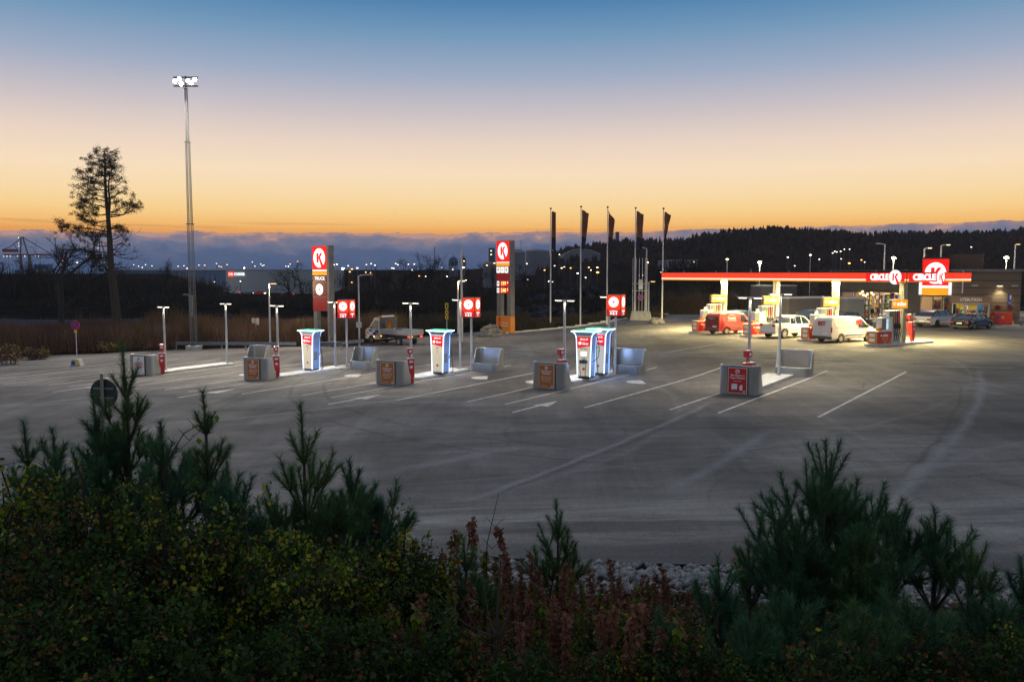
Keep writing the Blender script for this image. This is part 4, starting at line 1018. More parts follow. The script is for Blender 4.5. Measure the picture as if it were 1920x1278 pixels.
# bollards before the shop
for i, (u, v) in enumerate([(1609, 603), (1642, 598), (1697, 605), (1706, 606), (1714, 606)]):
    c = gnd(u, v); b = MB(); b.cyl((0, 0, 0), (0, 0, 1.0), .17, .15, 14); b.lathe([(.15, 1.0), (.1, 1.06), (0, 1.08)], 14)
    o = b.build('bollard', 'concrete', loc=c); tag(o, 'short pale concrete bollard before the shop, ' + ['leftmost, near the dark parked car', 'second from the left, below the lit windows', 'just right of the canopy column', 'between two others right of the column', 'nearest the light silver car'][i], 'bollard', 'bollards before the shop')
lamp('SPOT', so + DS*15.3 + Vector((.5, .866, 0))*(-.5) + Vector((0, 0, 3.9)), 380, (1, .85, .5), .06, R(120), (R(-12), 0, RZS), .8, 'wall_light')
for i, (x, lb) in enumerate(((13.1, 'small wall lamp left of the lit one on the brown shop wall'), (15.3, 'lit downward lamp on the brown shop wall'), (16.6, 'small wall lamp at the right end of the brown shop wall'))):
    t = thing('wall_lamp', lb, 'lamp', so + DS*x + Vector((.5, .866, 0))*(-.3) + Vector((0, 0, 3.95)), RZS, 'lamps on the shop wall')
    b = MB(); b.box(-.3, .3, -.15, .15, 0, .09); b.build('housing', 'steelpole', t)
    b = MB(); b.box(-.25, .25, -.1, .1, -.015, -.002); b.build('lens', 'e_warm' if i == 1 else 'whitepaint', t)
# ================================================================== VEHICLES
def wheel(parent, x, y, r, wd, side, rim='rim'):
    w_ = MB(); w_.lathe([(r*.62, -wd/2), (r*.94, -wd/2), (r, -wd/2+.04), (r, wd/2-.04), (r*.94, wd/2), (r*.62, wd/2), (r*.62, -wd/2)], 22, (x, y, r), 'y')
    o = w_.build('wheel', 'rubber', parent)
    q = MB(); yy = y + side*wd*.36; q.cyl((x, yy-side*.03, r), (x, yy, r), r*.63, n=18, mi=1); q.cyl((x, yy, r), (x, yy+side*.03, r), r*.16, n=10)
    for k in range(5):
        a = 2*math.pi*k/5+.3; ca, sa = math.cos(a), math.sin(a); t_ = r*.1
        P = [(x+ca*r*.1-sa*t_, r+sa*r*.1+ca*t_), (x+ca*r*.62-sa*t_*1.3, r+sa*r*.62+ca*t_*1.3), (x+ca*r*.62+sa*t_*1.3, r+sa*r*.62-ca*t_*1.3), (x+ca*r*.1+sa*t_, r+sa*r*.1-ca*t_)]
        q.prism(P, min(yy, yy+side*.025), max(yy, yy+side*.025), 'y')
    q.lathe([(r*.56, 0), (r*.66, 0), (r*.66, side*.03), (r*.56, side*.03)], 20, (x, yy, r), 'y')
    q.build('rim', [rim, 'blackpl'], o)
def side_outline(upper, xr, xf, zb, wheels, ra):
    """closed side outline: upper contour rear->front, then the underside back with wheel arches"""
    P = list(upper); P.append((xf, zb))
    for wx in sorted(wheels, reverse=True):
        a0 = math.asin(max(-1, min(1, (zb-ra[1])/ra[0])))
        n = 9
        for k in range(n+1):
            a = a0 + (math.pi-2*a0)*k/n
            P.append((wx+ra[0]*math.cos(a), ra[1]+ra[0]*math.sin(a)))
    P.append((xr, zb)); return P
def loft_body(outline, W, zbelt, ztop, tuck=.86, endtuck=.9, L=4.5, shoulder=.03):
    """side outline extruded with tumblehome: half width shrinks above the belt and towards both ends"""
    def hw(x, z):
        h = W/2
        if z > zbelt: h *= 1-(1-tuck)*((z-zbelt)/max(.01, ztop-zbelt))**1.1
        e = max(0, (abs(x)-L/2+.55)/.55); h *= 1-(1-endtuck)*e*e
        if z < .35: h *= .97
        return h
    n = len(outline); V = []; 
    for s in (-1, 1):
        for x, z in outline: V.append((x, s*hw(x, z), z))
    fs = [tuple(range(n)), tuple(range(2*n-1, n-1, -1))] + [(i, i+n, (i+1) % n+n, (i+1) % n) for i in range(n)]
    m_ = MB(); m_.add(V, fs); return m_, hw
def panel_on(hw, poly, off=.012, th=.012):
    """thin panel lying on both body sides"""
    m_ = MB()
    for s in (-1, 1):
        n = len(poly); V = [(x, s*(hw(x, z)+off), z) for x, z in poly] + [(x, s*(hw(x, z)+off-th), z) for x, z in poly]
        m_.add(V, [tuple(range(n)), tuple(range(2*n-1, n-1, -1))] + [(i, i+n, (i+1) % n+n, (i+1) % n) for i in range(n)])
    return m_
def crossbox(hw, x, z0, z1, frac0, frac1, th, both=True, at='rear'):
    m_ = MB()
    for s in ((-1, 1) if both else (1,)):
        w0, w1 = hw(x, (z0+z1)/2)*frac0*s, hw(x, (z0+z1)/2)*frac1*s
        m_.box(x-th if at == 'rear' else x, x if at == 'rear' else x+th, min(w0, w1), max(w0, w1), z0, z1)
    return m_
def car(name, label, cat, loc, rz, kind, paint, group=None, plate=True, tail='e_taildim', scale=1):
    t = thing(name, label, cat, loc, rz, group); t.scale = (scale, scale, scale)
    if kind == 'suv':
        L_, W, H, r = 4.9, 1.98, 1.68, .37; wx = (-1.42, 1.5); zb = .3
        body = [(-2.45, .5), (-2.47, .95), (-2.3, 1.08), (-1.2, 1.1), (1.0, 1.06), (2.1, .93), (2.4, .75), (2.45, .45)]
        cab = [(-2.22, 1.07), (-1.75, 1.5), (-1.2, 1.64), (-.2, 1.68), (.4, 1.62), (1.3, 1.05)]; bp = (.05, -1.05)
    elif kind == 'sedan':
        L_, W, H, r = 4.9, 1.86, 1.42, .34; wx = (-1.42, 1.5); zb = .22
        body = [(-2.43, .45), (-2.47, .85), (-2.35, .97), (-1.6, .98), (1.0, .9), (2.1, .76), (2.42, .6), (2.45, .35)]
        cab = [(-2.1, .97), (-1.3, 1.28), (-.6, 1.4), (.1, 1.41), (.5, 1.34), (1.35, .9)]; bp = (.1, -.95)
    elif kind == 'pickup':
        L_, W, H, r = 5.3, 1.85, 1.8, .39; wx = (-1.65, 1.45); zb = .42
        body = [(-2.65, .62), (-2.65, 1.22), (-.98, 1.24), (-.95, 1.18), (1.25, 1.12), (2.4, 1.02), (2.62, .85), (2.65, .5)]
        cab = [(-1.0, 1.18), (-.85, 1.74), (-.3, 1.8), (.5, 1.78), (.8, 1.7), (1.45, 1.12)]; bp = (.4, -.3)
    L2 = L_
    out_ = side_outline(body, body[0][0]+.02, body[-1][0]-.02, zb, wx, (r*1.16, r))
    bm_, hw = loft_body(out_, W, zbelt=body[3][1]-.25, ztop=body[3][1]+.15, tuck=.93, L=L_)
    b = bm_.build('body', paint, t, bevel=.035, smooth=False)
    ztop = max(z for x, z in cab)
    zb_ = min(z for x, z in cab)
    def hwc(x, z): return W/2*.93*(1-.2*(z-zb_)/(ztop-zb_))
    n = len(cab); V = [(x, s*hwc(x, z), z) for s in (-1, 1) for x, z in cab]
    g_ = MB(); g_.add(V, [tuple(range(n)), tuple(range(2*n-1, n-1, -1))] + [(i, i+n, (i+1) % n+n, (i+1) % n) for i in range(n)])
    g_.build('windows', 'glass', t, bevel=.02)
    # roof skin and pillars
    top = [p for p in cab if p[1] > zb_+.35*(ztop-zb_)+.15]
    rf = MB(); V = []; k = len(top)
    for x, z in top: V += [(x, -hwc(x, z)-.012, z+.012), (x, hwc(x, z)+.012, z+.012), (x, hwc(x, z)+.012, z-.05), (x, -hwc(x, z)-.012, z-.05)]
    rf.add(V, [(i*4, i*4+1, i*4+5, i*4+4) for i in range(k-1)] + [(i*4+1, i*4+2, i*4+6, i*4+5) for i in range(k-1)] + [(i*4+3, i*4, i*4+4, i*4+7) for i in range(k-1)] + [(0, 3, 2, 1), (4*k-4, 4*k-3, 4*k-2, 4*k-1)])
    rf.build('roof', paint, t)
    pl_ = MB()
    for s in (-1, 1):
        pts = [(x, s*hwc(x, z), z) for x, z in cab]
        pl_.tube(pts[-2:], .04, 6); pl_.tube(pts[:3], .05, 6)
        for bx in bp:
            zt = np.interp(bx, [p[0] for p in cab], [p[1] for p in cab]); pl_.cyl((bx, s*hwc(bx, zb_)*1.0, zb_), (bx-.08, s*hwc(bx, zt), zt), .035, n=6)
    pl_.build('pillars', paint if kind == 'pickup' else 'blackpl', t)
    if kind == 'pickup':
        q = MB(); q.box(-.98, -.55, -W/2*.86, W/2*.86, 1.2, 1.7); q.build('rear_cab', paint, t, bevel=.05)
        q = panel_on(lambda x, z: W/2*.86, [(-.9, 1.3), (-.9, 1.6), (-.62, 1.62), (-.62, 1.3)]); q.build_sides('rear_quarter_window', 'glass', t)
        q = MB(); q.box(-2.56, -1.05, -W/2*.78, W/2*.78, 1.2, 1.246); q.build('load_bed', 'blackpl', t)
    for x in wx:
        for s in (-1, 1): wheel(t, x, s*(W/2-.13), r, .24, s, 'rim' if kind != 'suv' else 'darkrim')
    # lamps, bumpers, mirrors, plates, door gaps
    xr = body[0][0]; xf = body[-1][0]; zt = body[1][1]
    q = crossbox(hw, xr+.02, zt-.24, zt-.06, .62, .97, .05); q.build_sides('taillight', tail, t)
    q = crossbox(hw, xf-.1, zt-.32, zt-.16, .6, .93, .06, at='front'); q.build_sides('headlight', 'whitepaint', t)
    q = MB(); q.box(xr-.06, xr+.15, -W/2*.88, W/2*.88, zb-.02, zb+.2); q.build('rear_bumper', 'blackpl' if kind != 'pickup' else 'steelpole', t, bevel=.03)
    if plate: q = MB(); q.box(xr-.035, xr-.02, -.26, .26, .55, .67); q.build('number_plate', 'whitetext', t)
    q = MB()
    for s in (-1, 1): q.box(1.0 if kind != 'pickup' else 1.1, 1.2 if kind != 'pickup' else 1.28, s*(W/2+.02)-.1+s*.06, s*(W/2+.02)+.1+s*.06, zb_+.02, zb_+.17)
    q.build_sides('mirror', paint if kind != 'sedan' else 'blackpl', t, bevel=.03)
    q = MB()
    for dx in (bp[0]-.02, bp[1]+.05, 1.05):
        for s in (-1, 1): q.box(dx-.006, dx+.006, s*(hw(dx, .7)+.004)-.003, s*(hw(dx, .7)+.004)+.003, zb+.12, body[3][1]-.12)
    q.build_sides('door_gap', 'blackpl', t)
    q = MB()
    for dx in (bp[0]-.2, bp[1]-.12):
        for s in (-1, 1): q.box(dx-.09, dx+.09, s*(hw(dx, .8)+.02)-.012, s*(hw(dx, .8)+.02)+.012, body[3][1]-.2, body[3][1]-.16)
    q.build_sides('door_handle', paint, t)
    return t
emat('e_taildim', lin(150, 12, 10), .5)
pmat('darkrim', (.05, .05, .055), .4, .5)
pmat('carsilver', (.62, .62, .68), .25, .3, coat=.6); pmat('carblack', (.012, .016, .03), .15, .2, coat=.8); pmat('carblue', (.05, .09, .18), .25, .3, coat=.6)
pmat('carred', (.62, .025, .015), .3, coat=.6); pmat('carwhite', (.72, .72, .7), .3, coat=.5); pmat('redback', (.2, .02, .02), .4, coat=.4)
pmat('trimgrey', (.08, .08, .08), .6)
def vat(u, v, dx, dy):
    """place from the near rear wheel contact point; dx, dy: its offset from the vehicle centre along / across"""
    p = gnd(u, v); c = p + BX*dx + Vector((-.5, .866, 0))*dy; c.z = G(c.x, c.y); return c
def van(name, label, loc, rz, L_, H, W, paint, wx, r, logo, backmat, scale=1, side_window=True):
    t = thing(name, label, 'van', loc, rz); t.scale = (scale,)*3
    xr, xf = -L_/2, L_/2; zb = .3
    up = [(xr, .5), (xr+.02, H*.62), (xr+.1, H-.16), (xr+.3, H-.03), (xr+L_*.35, H), (xf-L_*.36, H-.03), (xf-L_*.315, H-.12), (xf-.95, H*.64), (xf-.45, H*.56), (xf-.08, H*.42), (xf, .42)]
    out_ = side_outline(up, xr+.02, xf-.02, zb, wx, (r*1.14, r))
    bm_, hw = loft_body(out_, W, H*.55, H, .84, .93, L_)
    bm_.build('body', paint, t, bevel=.05)
    for x in wx:
        for s in (-1, 1): wheel(t, x, s*(W/2-.13), r, .22, s)
    x0 = xf-L_*.335
    q = panel_on(hw, [(x0-.42, H*.6), (x0-.42, H-.22), (x0+.02, H-.2), (xf-1.08, H*.63), (xf-1.05, H*.585), (x0, H*.56)], .014); q.build_sides('door_window', 'glass', t)
    # windscreen between the two contour points
    a, b_ = (xf-L_*.312, H-.15), (xf-.97, H*.655); q = MB(); wa, wb = hw(*a)*.94, hw(*b_)*.94; o_ = .02
    q.add([(a[0]+o_, -wa, a[1]), (a[0]+o_, wa, a[1]), (b_[0]+o_, wb, b_[1]+o_), (b_[0]+o_, -wb, b_[1]+o_), (a[0]-.03, -wa, a[1]-.03), (a[0]-.03, wa, a[1]-.03), (b_[0]-.03, wb, b_[1]-.03), (b_[0]-.03, -wb, b_[1]-.03)],
          [(0,1,2,3),(7,6,5,4),(0,4,5,1),(1,5,6,2),(2,6,7,3),(3,7,4,0)]); q.build('windscreen', 'glass', t)
    q = MB(); q.box(xr-.014, xr-.002, -W/2*.84, -.015, .62, H-.32); q.box(xr-.014, xr-.002, .015, W/2*.84, .62, H-.32); rd_ = q.build('rear_door', backmat, t)
    q = MB(); q.box(xr-.05, xr+.1, -W/2*.93, W/2*.93, zb, .52); q.build('rear_bumper', 'trimgrey', t, bevel=.03)
    q = MB()
    for s in (-1, 1): q.box(xr-.03, xr+.06, min(s*W/2*.86, s*W/2*.95), max(s*W/2*.86, s*W/2*.95), H*.42, H*.62)
    q.build_sides('taillight', 'e_taildim', t)
    q = MB()
    for s in (-1, 1): q.box(xf-.35, xf-.12, s*hw(xf-.3, .8)-.02 if s > 0 else -hw(xf-.3, .8)-.01, s*hw(xf-.3, .8)+.01 if s > 0 else -hw(xf-.3, .8)+.02, .78, .95)
    q.build_sides('headlight', 'whitepaint', t)
    q = panel_on(hw, [(wx[0]+r*1.25, .5), (wx[0]+r*1.25, .62), (wx[1]-r*1.3, .62), (wx[1]-r*1.3, .5)], .02, .02); q.build_sides('rub_strip', 'trimgrey', t)
    q = panel_on(hw, [(x0-.5, .45), (x0-.5, H*.84), (x0-.488, H*.84), (x0-.488, .45)], .004, .006); q.build_sides('door_gap', 'blackpl', t)
    q = panel_on(hw, [(x0-.66, H*.5), (x0-.66, H*.52), (x0-.5+.0, H*.52), (x0-.5, H*.5)], .025, .02); q.build_sides('door_handle', 'trimgrey', t)
    q = panel_on(hw, [(xr+.4, H*.6), (xr+.4, H*.612), (x0-.9, H*.612), (x0-.9, H*.6)], .006, .006); q.build_sides('door_rail', 'trimgrey', t)
    q = MB(); 
    for s in (-1, 1): q.box(xf-1.3, xf-1.12, s*(W/2+.1)-.09, s*(W/2+.1)+.09, H*.56, H*.68)
    q.build_sides('mirror', 'trimgrey', t, bevel=.02)
    q = MB(); q.box(xr-.03, xr-.015, -.6, -.12, .66, .77); q.build('number_plate', 'whitetext', t)
    return t, hw, rd_
# white van in front
VW, VL = 1.95, 5.1
c = vat(1574.6, 643, 1.55, .87); 
t, hw, rdoor = van('cargo_van', 'pale cream cargo van with red BST lettering beside the second pump from the right', c, RZB, VL, 1.95, VW, 'carwhite', (-1.5, 1.6), .34, 'BST', 'carwhite')
def side_text(t, s, x, z, size, mat, hw, off=.01, sx=1):
    y = -(hw(x, z)+.02); e = MB(); o = text(s, x, y, z, size, mat, t, off=off, sx=sx, tilt=-.12); return o
side_text(t, 'BST', .55, 1.5, .46, 'redtext', hw, .02); side_text(t, '::', -.02, 1.5, .3, 'trimgrey', hw)
o = text('BST', -VL/2-.05, -.02, 1.45, .42, 'redtext', rdoor, off=.02, rz=R(-90)); side_text(t, 'bst.se', 1.3, .78, .1, 'redtext', hw, .002)
# red van
c = vat(1362.8, 627.5, 1.25, .84)
t, hw, rdoor = van('delivery_van', 'bright red delivery van with white roof outline lettering, beside the leftmost pump', c, RZB, 4.4, 1.86, 1.85, 'carred', (-1.32, 1.4), .33, '', 'redback')
side_text(t, 'Taktjänst', -.75, 1.42, .26, 'whitetext', hw, .008); side_text(t, 'service och montage', -.75, 1.22, .12, 'whitetext', hw, .003)
e = MB(); e.tube([(-1.15, -hw(-1, 1.5)-.02, 1.56), (-.75, -hw(-.75, 1.7)-.02, 1.72), (-.35, -hw(-.4, 1.5)-.02, 1.56)], .015, 5); e.build('logo', 'whitetext', t)
text('Taktjänst', -2.25, 0, 1.4, .2, 'wornpaint', rdoor, rz=R(-90), off=.004)
q = MB(); q.box(-1.6, .4, -.6, -.5, 1.88, 1.93); q.box(-1.6, .4, .5, .6, 1.88, 1.93)
for x in (-1.4, 0): q.box(x, x+.06, -.6, .6, 1.9, 1.94)
q.build('roof_rack', 'steelpole', t)
# pickup
c = vat(1471, 634.5, 1.55, .80)
t = car('pickup_truck', 'cream white double cab pickup truck with an open load bed between the middle pumps', 'pickup', c, RZB, 'pickup', 'carwhite')
# loose load in the bed
def lump(name, lb, cat, loc, mats, n, seed, rad):
    rr = random.Random(seed); q = MB()
    for k in range(n):
        p = Vector([rr.uniform(-rad, rad) for _ in range(3)]); p.z = abs(p.z)*.6; r_ = rr.uniform(.08, .16)
        q.lathe([(0, -r_), (r_*.8, -r_*.5), (r_, 0), (r_*.7, r_*.6), (0, r_)], 7, tuple(p), mi=rr.randrange(len(mats)))
    o = q.build(name, mats, loc=loc, smooth=True); return tag(o, lb, cat)
lump('work_sacks', 'heap of dark sacks and tools in the pickup bed', 'sacks', c - BX*1.6 + Vector((0, 0, 1.3)), ['blackpl', 'snowcap', 'trimgrey'], 26, 3, .24)
# parked cars by the shop
c = vat(1755.7, 614, 1.42, .86); car('parked_car', 'silver coupe SUV parked before the shop entrance, seen from behind', 'car', c, RZB, 'suv', 'carsilver')
p = gnd(1824.6, 618); c = p + Vector((.82, .57, 0))*1.42 + Vector((-.57, .82, 0))*.8; c.z = ZG
car('parked_car', 'black low saloon car parked before the brown goods hut', 'car', c, R(35), 'sedan', 'carblack')
c = onl(1394, 79); c.z = ZG; car('parked_car', 'dark blue SUV standing behind the red van', 'car', c, R(28), 'suv', 'carblue', scale=1.02)
c = onl(1534, 80); car('parked_car', 'black SUV behind the white pickup cab', 'car', c, R(30), 'suv', 'carblack', scale=1.03)
c = onl(1590, 77); car('parked_car', 'nearly black estate car just behind the cream BST van', 'car', c, R(30), 'suv', 'carblack')
# box trailer / trucks behind
def boxtruck(label, loc, rz, L_, H, W, mat, cabl=0, z0=.7):
    t = thing('box_truck', label, 'truck', loc, rz)
    q = MB(); q.box(-L_/2, L_/2, -W/2, W/2, z0, H); q.build('cargo_box', mat, t, bevel=.05)
    q = MB(); q.box(-L_/2-.01, L_/2+.01, -W/2-.01, W/2+.01, H-.12, H+.02); q.build('roof_edge', 'steelpole', t)
    if cabl:
        q = MB(); q.prism([(L_/2+.1, .5), (L_/2+.1, 2.5), (L_/2+.9, 2.5), (L_/2+1.5, 1.5), (L_/2+1.9, 1.25), (L_/2+2.0, .5)], -W/2+.1, W/2-.1, 'y'); q.build('cab', mat, t, bevel=.06)
        q = MB(); q.prism([(L_/2+.45, 1.5), (L_/2+.45, 2.3), (L_/2+.88, 2.3), (L_/2+1.4, 1.5)], -W/2+.085, -W/2+.098, 'y'); q.build('door_window', 'glass', t)
    for x in (-L_/2+1.1, L_/2-.6+(1.4 if cabl else 0)):
        for s in (-1, 1): wheel(t, x, s*(W/2-.2), .42, .26, s)
    q = MB(); q.box(-L_/2+.3, L_/2-.1, -W/2+.3, W/2-.3, .45, z0); q.build('chassis', 'blackpl', t)
    return t
pmat('boxgrey', (.1, .09, .1), .55, var=.05); pmat('boxpale', (.42, .43, .46), .5, var=.05); pmat('boxmid', (.16, .17, .2), .5, var=.05)
boxtruck('long low grey box trailer parked behind the middle pumps', onl(1505, 89), R(25), 6.2, 2.7, 2.3, 'boxgrey')
boxtruck('grey box truck with a pale sloping roof spoiler standing behind the second pump', onl(1450, 97), R(12), 4.6, 3.85, 2.3, 'boxgrey', z0=1.0)
boxtruck('white box truck by the left end of the shop with a blue panel above', onl(1583, 88.5), R(100), 4.2, 2.7, 2.0, 'boxmid', cabl=1)
q = MB(); q.box(-.9, .9, -.1, .1, 3.1, 4.6); q.box(-.85, -.75, -.08, .08, 0, 3.1); q.box(.75, .85, -.08, .08, 0, 3.1); c = onl(1583, 94); c.z = ZG
tag(q.build('blue_sign_board', 'bluesign', loc=c, rz=R(-25)), 'dark blue sign board rising above the white box truck left of the shop', 'sign')
# flatbed service truck on the left road mouth
hd = Vector((-.74, .67, 0)); rzt = math.atan2(hd.y, hd.x)
p = gnd(748, 647.5); c = p + hd*1.75 + Vector((.67, .74, 0))*.9; c.z = G(c.x, c.y)
t = thing('flatbed_truck', 'small white flatbed service truck with orange and blue blocks and an amber roof bar', 'truck', c, rzt)
# local +X forwards, near side is +Y here
ob = [(.95, .45), (.95, 1.25), (.95, 2.3), (1.15, 2.42), (1.75, 2.4), (2.35, 1.55), (2.95, 1.25), (3.1, .95), (3.12, .42)]
out_ = side_outline(ob, .97, 3.1, .42, (2.1,), (.42, .36)); bm_, hw = loft_body(out_, 2.0, 1.2, 2.4, .84, .92, 6.2)
bm_.build('cab', 'carwhite', t, bevel=.05)
q = panel_on(hw, [(1.15, 1.4), (1.15, 2.15), (1.68, 2.18), (2.25, 1.5), (2.2, 1.36)], .014); q.build_sides('door_window', 'glass', t)
q = MB(); q.add([(1.8, -.74, 2.37), (1.8, .74, 2.37), (2.4, .88, 1.58), (2.4, -.88, 1.58), (1.76, -.74, 2.3), (1.76, .74, 2.3), (2.34, .88, 1.5), (2.34, -.88, 1.5)], [(0,1,2,3),(7,6,5,4),(0,4,5,1),(1,5,6,2),(2,6,7,3),(3,7,4,0)]); q.build('windscreen', 'glass', t)
for k, (xa, xb, za, zb2, mt_) in enumerate([(1.0, 1.35, .8, 1.05, 'orangep'), (1.35, 1.8, .8, 1.05, 'bluesign'), (1.0, 1.5, 1.06, 1.28, 'bluesign'), (2.45, 2.75, .88, 1.1, 'orangep'), (2.0, 2.42, 1.12, 1.28, 'bluesign')]):
    q = panel_on(hw, [(xa, za), (xa, zb2), (xb, zb2), (xb, za)], .012); q.build_sides('colour_block', mt_, t)
q = MB(); q.box(-2.9, .8, -1.02, 1.02, .95, 1.05); q.box(-2.9, .8, .99, 1.03, 1.05, 1.42); q.box(-2.9, .8, -1.03, -.99, 1.05, 1.42); q.box(-2.92, -2.88, -1.02, 1.02, 1.05, 1.42); q.build('flatbed', 'boxpale', t, bevel=.01)
q = MB(); q.box(.72, .8, -1.0, 1.0, 1.42, 2.45)
for y in (-.5, 0, .5): q.box(.7, .72, y-.03, y+.03, 1.42, 2.4)
q.build('headboard', 'darksteel', t)
q = MB()
for x in np.arange(-2.7, .6, .5): q.box(x, x+.25, 1.031, 1.04, .98, 1.03)
q.build('reflector', 'orangep', t)
q = MB(); q.box(-2.7, .9, -.4, .4, .6, .94); q.box(.1, .7, .6, .95, .55, .92); q.build('chassis', 'darksteel', t)
for x, ys in ((-1.75, (-1, 1)), (2.1, (-1, 1))):
    for s in ys: wheel(t, x, s*.86, .36, .24, s)
q = MB(); q.box(.85, 1.3, -.7, .7, 2.46, 2.58, 0); q.box(.85, 1.3, -.85, -.7, 2.46, 2.6, 1); q.box(.85, 1.3, .7, .85, 2.46, 2.6, 1); q.build('light_bar', ['whitetext', 'orangep'], t)
q = MB(); q.box(-2.95, -2.9, .6, .85, .75, .9); q.box(-2.95, -2.9, -.85, -.6, .75, .9); q.build_sides('taillight', 'e_tail', t)
q = MB(); q.box(.6, .72, .96, 1.0, .72, .8); q.box(1.6, 1.72, 1.0, 1.03, .62, .7); q.build_sides('side_light', 'e_amber', t)
q = MB(); q.box(-2.95, -2.9, .3, .5, .78, .86); q.build('indicator', 'e_amber', t)
s = thing('warning_triangle', 'orange and yellow triangular warning board leaning on the flatbed behind the cab', 'sign', c + hd*.25 + Vector((0, 0, 1.42)), rzt)
q = MB(); q.prism([(-.5, 0), (.45, 0), (0, .95)], .3, .33, 'y'); q.build('board', 'redpaint', s); q = MB(); q.prism([(-.32, .08), (.3, .08), (0, .72)], .331, .34, 'y'); f_ = q.build('face', 'yellow', s)
q = MB(); q.prism([(-.04, .15), (.04, .15), (.03, .5), (-.03, .5)], .342, .348, 'y'); q.build('mark', 'blackpl', f_)

# ================================================================== RAILS, POSTS, LAMPS
def guardrail(label, pts, h=.75):
    t = thing('guard_rail', label, 'guard rail', (0, 0, 0))
    q = MB()
    for a, b_ in zip(pts, pts[1:]):
        d = (b_-a); n = Vector((-d.y, d.x, 0)).normalized()
        q.add([tuple(a + n*o + Vector((0, 0, z))) for o, z in ((-.06, h-.3), (.03, h-.22), (-.06, h-.15), (.03, h-.08), (-.06, h))] + [tuple(b_ + n*o + Vector((0, 0, z))) for o, z in ((-.06, h-.3), (.03, h-.22), (-.06, h-.15), (.03, h-.08), (-.06, h))],
              [(i, i+1, i+6, i+5) for i in range(4)])
    o = q.build('beam', 'galv', t); s_ = o.modifiers.new('thickness', 'SOLIDIFY'); s_.thickness = .02
    for a, b_ in zip(pts, pts[1:]):
        n = max(1, round((b_-a).length/3.2))
        for k in range(n):
            p = a + (b_-a)*(k/n); q = MB(); q.box(-.04, .04, -.03, .03, -.2, h-.05); q.build('post', 'galv', t, loc=p + Vector((0, .12, 0)))
    return t
guardrail('long low galvanised guard rail behind the left charging islands', [gnd(330, 655.5), gnd(460, 656.5), gnd(556, 657.5)])
guardrail('short guard rail between the TRUCK sign and the flatbed truck', [gnd(566, 657.5), gnd(640, 656), gnd(682, 651)])
guardrail('short guard rail left of the orange advert board', [gnd(838, 640), gnd(890, 637), gnd(912, 634)], .7)
def lamppost(name, label, base, top_px, arm=1.2, lit='e_warmdot', double=False, dirx=1, rad=.06, en=0, col=(1, .75, .4), group='street lamps around the lot'):
    z = at(top_px[0], top_px[1], base.y).z; h = z-base.z
    t = thing(name, label, 'street lamp', base, 0, group)
    q = MB(); q.cyl((0,0,0), (0,0,h), rad*1.5, rad, 10); q.build('pole', 'steelpole', t)
    for s in ((dirx, -dirx) if double else (dirx,)):
        q = MB(); q.tube([(0, 0, h-.02), (s*arm*.5, 0, h+.06), (s*arm, 0, h+.1)], rad*.6, 6); q.box(min(s*arm, s*(arm+.55)), max(s*arm, s*(arm+.55)), -.12, .12, h+.06, h+.16); a_ = q.build('arm', 'steelpole', t)
        if lit: q = MB(); q.box(min(s*(arm+.05), s*(arm+.5)), max(s*(arm+.05), s*(arm+.5)), -.1, .1, h+.03, h+.058); q.build('lamp', lit, a_)
    if en: lamp('POINT', base + Vector((dirx*(arm+.3), 0, h-.1)), en, col, .15, name='street_light')
    return t
lamppost('street_lamp', 'slim street lamp with a small orange lit head left of the TRUCK sign', gnd(507, 651), (506, 533), .15, 'e_orangedot', en=500)
t = lamppost('street_lamp', 'unlit grey street lamp with long flat arm, right of the 6 & 7 sign', gnd(674, 649), (671.5, 517), .7, None)
q = MB(); q.box(-.25, .25, -.1, -.08, 1.7, 2.2); q.build('plate', 'steelpole', t)
lamppost('camera_mast', 'tall dark pole topped with a small camera bracket, behind the middle islands', gnd(866, 640), (863, 462), .35, None, dirx=-1, rad=.08, group=None)
lamppost('street_lamp', 'short warm lit street lamp just left of the 6 & 5 sign', gnd(859, 638), (858, 528), .15, 'e_warmdot', en=450)
lamppost('street_lamp', 'pole with a low orange lamp on a side arm beside the steel pole frame', onl(1211, 96), (1210, 466), .4, None, dirx=-1, rad=.07)
lamppost('street_lamp', 'dim orange lamp right of the steel pole frame above its concrete block', onl(1216, 97), (1214, 529), .2, 'e_orangedot')
def bare_lamp(label, u, v, Y, mat, size=.13, star=False, vb=None, en=0, r=.05):
    p = at(u, v, Y); gz = terrain(p.x, p.y) if (p.y > far_edge(max(-160, min(160, p.x)))) else G(p.x, p.y)
    t = thing('street_lamp', label, 'street lamp', (p.x, p.y, gz), 0, 'distant street lamps')
    h = p.z-gz
    q = MB(); q.cyl((0,0,-.3), (0,0,h-.05), r*1.4, r, 6); q.build('pole', 'steelpole', t)
    q = MB(); q.lathe([(0, -size*.7), (size, -size*.3), (size, size*.3), (0, size*.7)], 10, (0, 0, h)); q.build('lamp', mat, t)
    if en: lamp('POINT', p - Vector((0, .6, 0)), en, (1, .82, .5), .2, name='street_light')
    return t
for (u, v, Y, mt_, sz, lb) in [(1363.5, 486, 125, 'e_warmdot', .2, 'lamp on a plain pole above the left part of the canopy'), (1424.5, 492, 118, 'e_star', .24, 'brightest warm lamp above the middle of the canopy'),
        (1519.5, 478, 150, 'e_warmdot', .2, 'lamp on a plain pole above the canopy, left of the lettering'), (1675.5, 483.5, 110, 'e_star', .24, 'bright warm lamp above the CIRCLE K lettering'),
        (1887, 483, 108, 'e_star', .26, 'very bright warm lamp above the right end of the shop'), (1213.5, 492, 120, 'e_warmdot', .2, 'lamp just right of the steel pole frame')]:
    bare_lamp(lb, u, v, Y, mt_, sz, en=1200 if mt_ == 'e_star' else 0)
